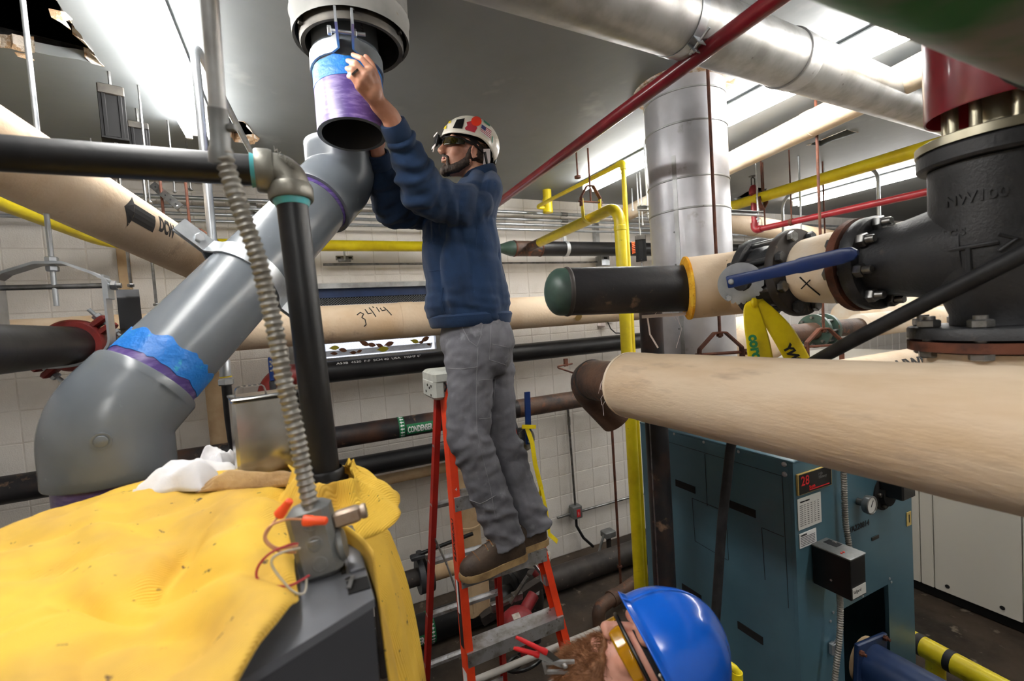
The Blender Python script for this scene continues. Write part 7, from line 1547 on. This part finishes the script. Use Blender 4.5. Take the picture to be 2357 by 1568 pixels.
# bandana under the hat
bn = M().loft([[HC2 + (f2 * (.104 * math.cos(q * .2094) - .01) + l2 * (.089 * math.sin(q * .2094))) + u2 * (dz + (-.035 if math.cos(q * .2094) < -.1 else 0)) for q in range(30)] for dz in (.012, .03, .05)], False, False)
BN = MAN2.p('bandana', bn, 'bandana', label='black bandana with pale bone print')
m = M()
for i in range(7):
    q = R_(70 + 9 * i); c = HC2 + f2 * (.105 * math.cos(q) - .01) + l2 * (.0905 * math.sin(q)) + u2 * (.02 - .02 * (i / 6)); dd = V((rnd.uniform(-1, 1), rnd.uniform(-1, 1), rnd.uniform(-1, 1))); dd = (dd - l2 * dd.dot(l2)).normalized() * .011
    m.cap2(c - dd, c + dd, .0022, .0022, 6).sph(c + dd, .0035, nu=8, nv=6).sph(c - dd, .0035, nu=8, nv=6)
MAN2.p('bone_print', m, 'bone', parent=BN, kind='stuff')
# pliers in his chest pocket
jw = at(1318, 1540, .97); pv = at(1256, 1512, .965)
t = Thing('pliers', 'slip-joint pliers with red dipped handles beside the reddish beard', 'pliers', jw)
tc_ = (CO - pv).normalized()
for a, b, mid in (((1240, 1508), (1183, 1492), 0), ((1258, 1502), (1188, 1467), 1)):
    A_, B_ = at(a[0], a[1], .962), at(b[0], b[1], .955); d = (B_ - A_)
    t.p('grip', M().tube([A_, A_ + d * .1, A_ + d * .2, A_ + d * .85, B_], [.0062, .0066, .005, .0042, .003], 12), 'labelred', label='red plastic grip')
    A2 = at(1318 if not mid else 1300, 1540 if not mid else 1534, .97)
    t.p('jaw_lever', M().bar([A_, A_ + (A2 - A_) * .45, A2], .013 if not mid else .011, .006, tc_.cross(A2 - A_)), 'steel' if not mid else 'dsteel')
q0 = at(1268, 1532, .963)
t.p('jaw_frame', M().bar([q0 - CR * .015 + CU * .006, q0 + CR * .05 + CU * .008], .006, .007, CU).bar([q0 - CR * .008 - CU * .014, q0 + CR * .05 - CU * .013], .006, .007, CU).bar([q0 - CR * .016 + CU * .008, q0 - CR * .01 - CU * .016], .006, .007, CR), 'alu'); t.p('pivot', M().lathe([(.006, -.005), (.006, .006), (.004, .007)], q0 + CR * .03, tc_, 12), 'steel')
# ================================================================== wall blocks (last: needs to know what is in view)
bpy.context.view_layer.update()
dg = bpy.context.evaluated_depsgraph_get()
PB = .2032; g = .005
bm_ = M(); a = PB / 2 - g / 2; e = .0035
bm_.add([(-a, .03, -a), (a, .03, -a), (a, .03, a), (-a, .03, a), (-a + .001, e, -a + .001), (a - .001, e, -a + .001), (a - .001, e, a - .001), (-a + .001, e, a - .001), (-a + e, 0, -a + e), (a - e, 0, -a + e), (a - e, 0, a - e), (-a + e, 0, a - e)],
        [[0, 1, 5, 4], [1, 2, 6, 5], [2, 3, 7, 6], [3, 0, 4, 7], [4, 5, 9, 8], [5, 6, 10, 9], [6, 7, 11, 10], [7, 4, 8, 11], [8, 9, 10, 11]])
bme = bm_.mesh('block', smooth=20); bme.materials.append(MATS['block'])
cells = []
i0 = int(X0 / PB) + 1
for i in range(i0, int(X1 / PB) - 1):
    for j in range(int(CEIL / PB) + 1):
        x = (i + .5) * PB; z = (j + .5) * PB
        if z - a > CEIL: continue
        if x + a > WX0 and x - a < WX1 and z + a > WZ0 and z - a < WZ1:
            cells.append((x, z, -1)); continue
        vis = 0
        for dx in (-.7, 0, .7):
            for dz in (-.7, 0, .7):
                p = V((x + a * dx, WALLY - .001, z + a * dz)); px, py, t = proj(p)
                if t > 0 and 0 < px < 2357 and 0 < py < 1568:
                    d = p - CO; hit = S.ray_cast(dg, CO, d.normalized(), distance=d.length - .004)
                    if not hit[0]: vis += 1
        cells.append((x, z, vis * (PB * 1047 / proj((x, WALLY, z))[2]) ** 2 if vis else 0))
whole = sorted([c for c in cells if c[2] > 0], key=lambda c: -c[2])
rest = M()
for n_, (x, z, s_) in enumerate(whole + [c for c in cells if c[2] == 0]):
    if n_ < 300 and s_ > 0:
        o = bpy.data.objects.new('block', bme); COL.objects.link(o); o.parent = wall_back
        o.location = V((x, WALLY, z)) - V(wall_back.location)
    else:
        rest.add([V((x, WALLY, z)) + V(v.co) for v in bme.vertices], [list(p.vertices) for p in bme.polygons])
# cut blocks round the vent window
def rectblock(x0, x1, z0, z1):
    if x1 - x0 < .02 or z1 - z0 < .02: return
    y = WALLY; e = .004
    rest.add([(x0, y + .03, z0), (x1, y + .03, z0), (x1, y + .03, z1), (x0, y + .03, z1), (x0 + e, y, z0 + e), (x1 - e, y, z0 + e), (x1 - e, y, z1 - e), (x0 + e, y, z1 - e)], [[0, 1, 5, 4], [1, 2, 6, 5], [2, 3, 7, 6], [3, 0, 4, 7], [4, 5, 6, 7]])
for x, z, s_ in cells:
    if s_ >= 0: continue
    if z + a > WZ1 and z - a < WZ1: rectblock(x - a, x + a, WZ1 + .004, z + a)
    elif z - a < WZ0 and z + a > WZ0: rectblock(x - a, x + a, z - a, WZ0 - .004)
    elif x - a < WX0: rectblock(x - a, WX0 - .004, z - a, z + a)
    elif x + a > WX1: rectblock(WX1 + .004, x + a, z - a, z + a)
child(wall_back, 'block_field', rest, 'block', kind='stuff', smooth=20, label='further painted blocks of the wall')
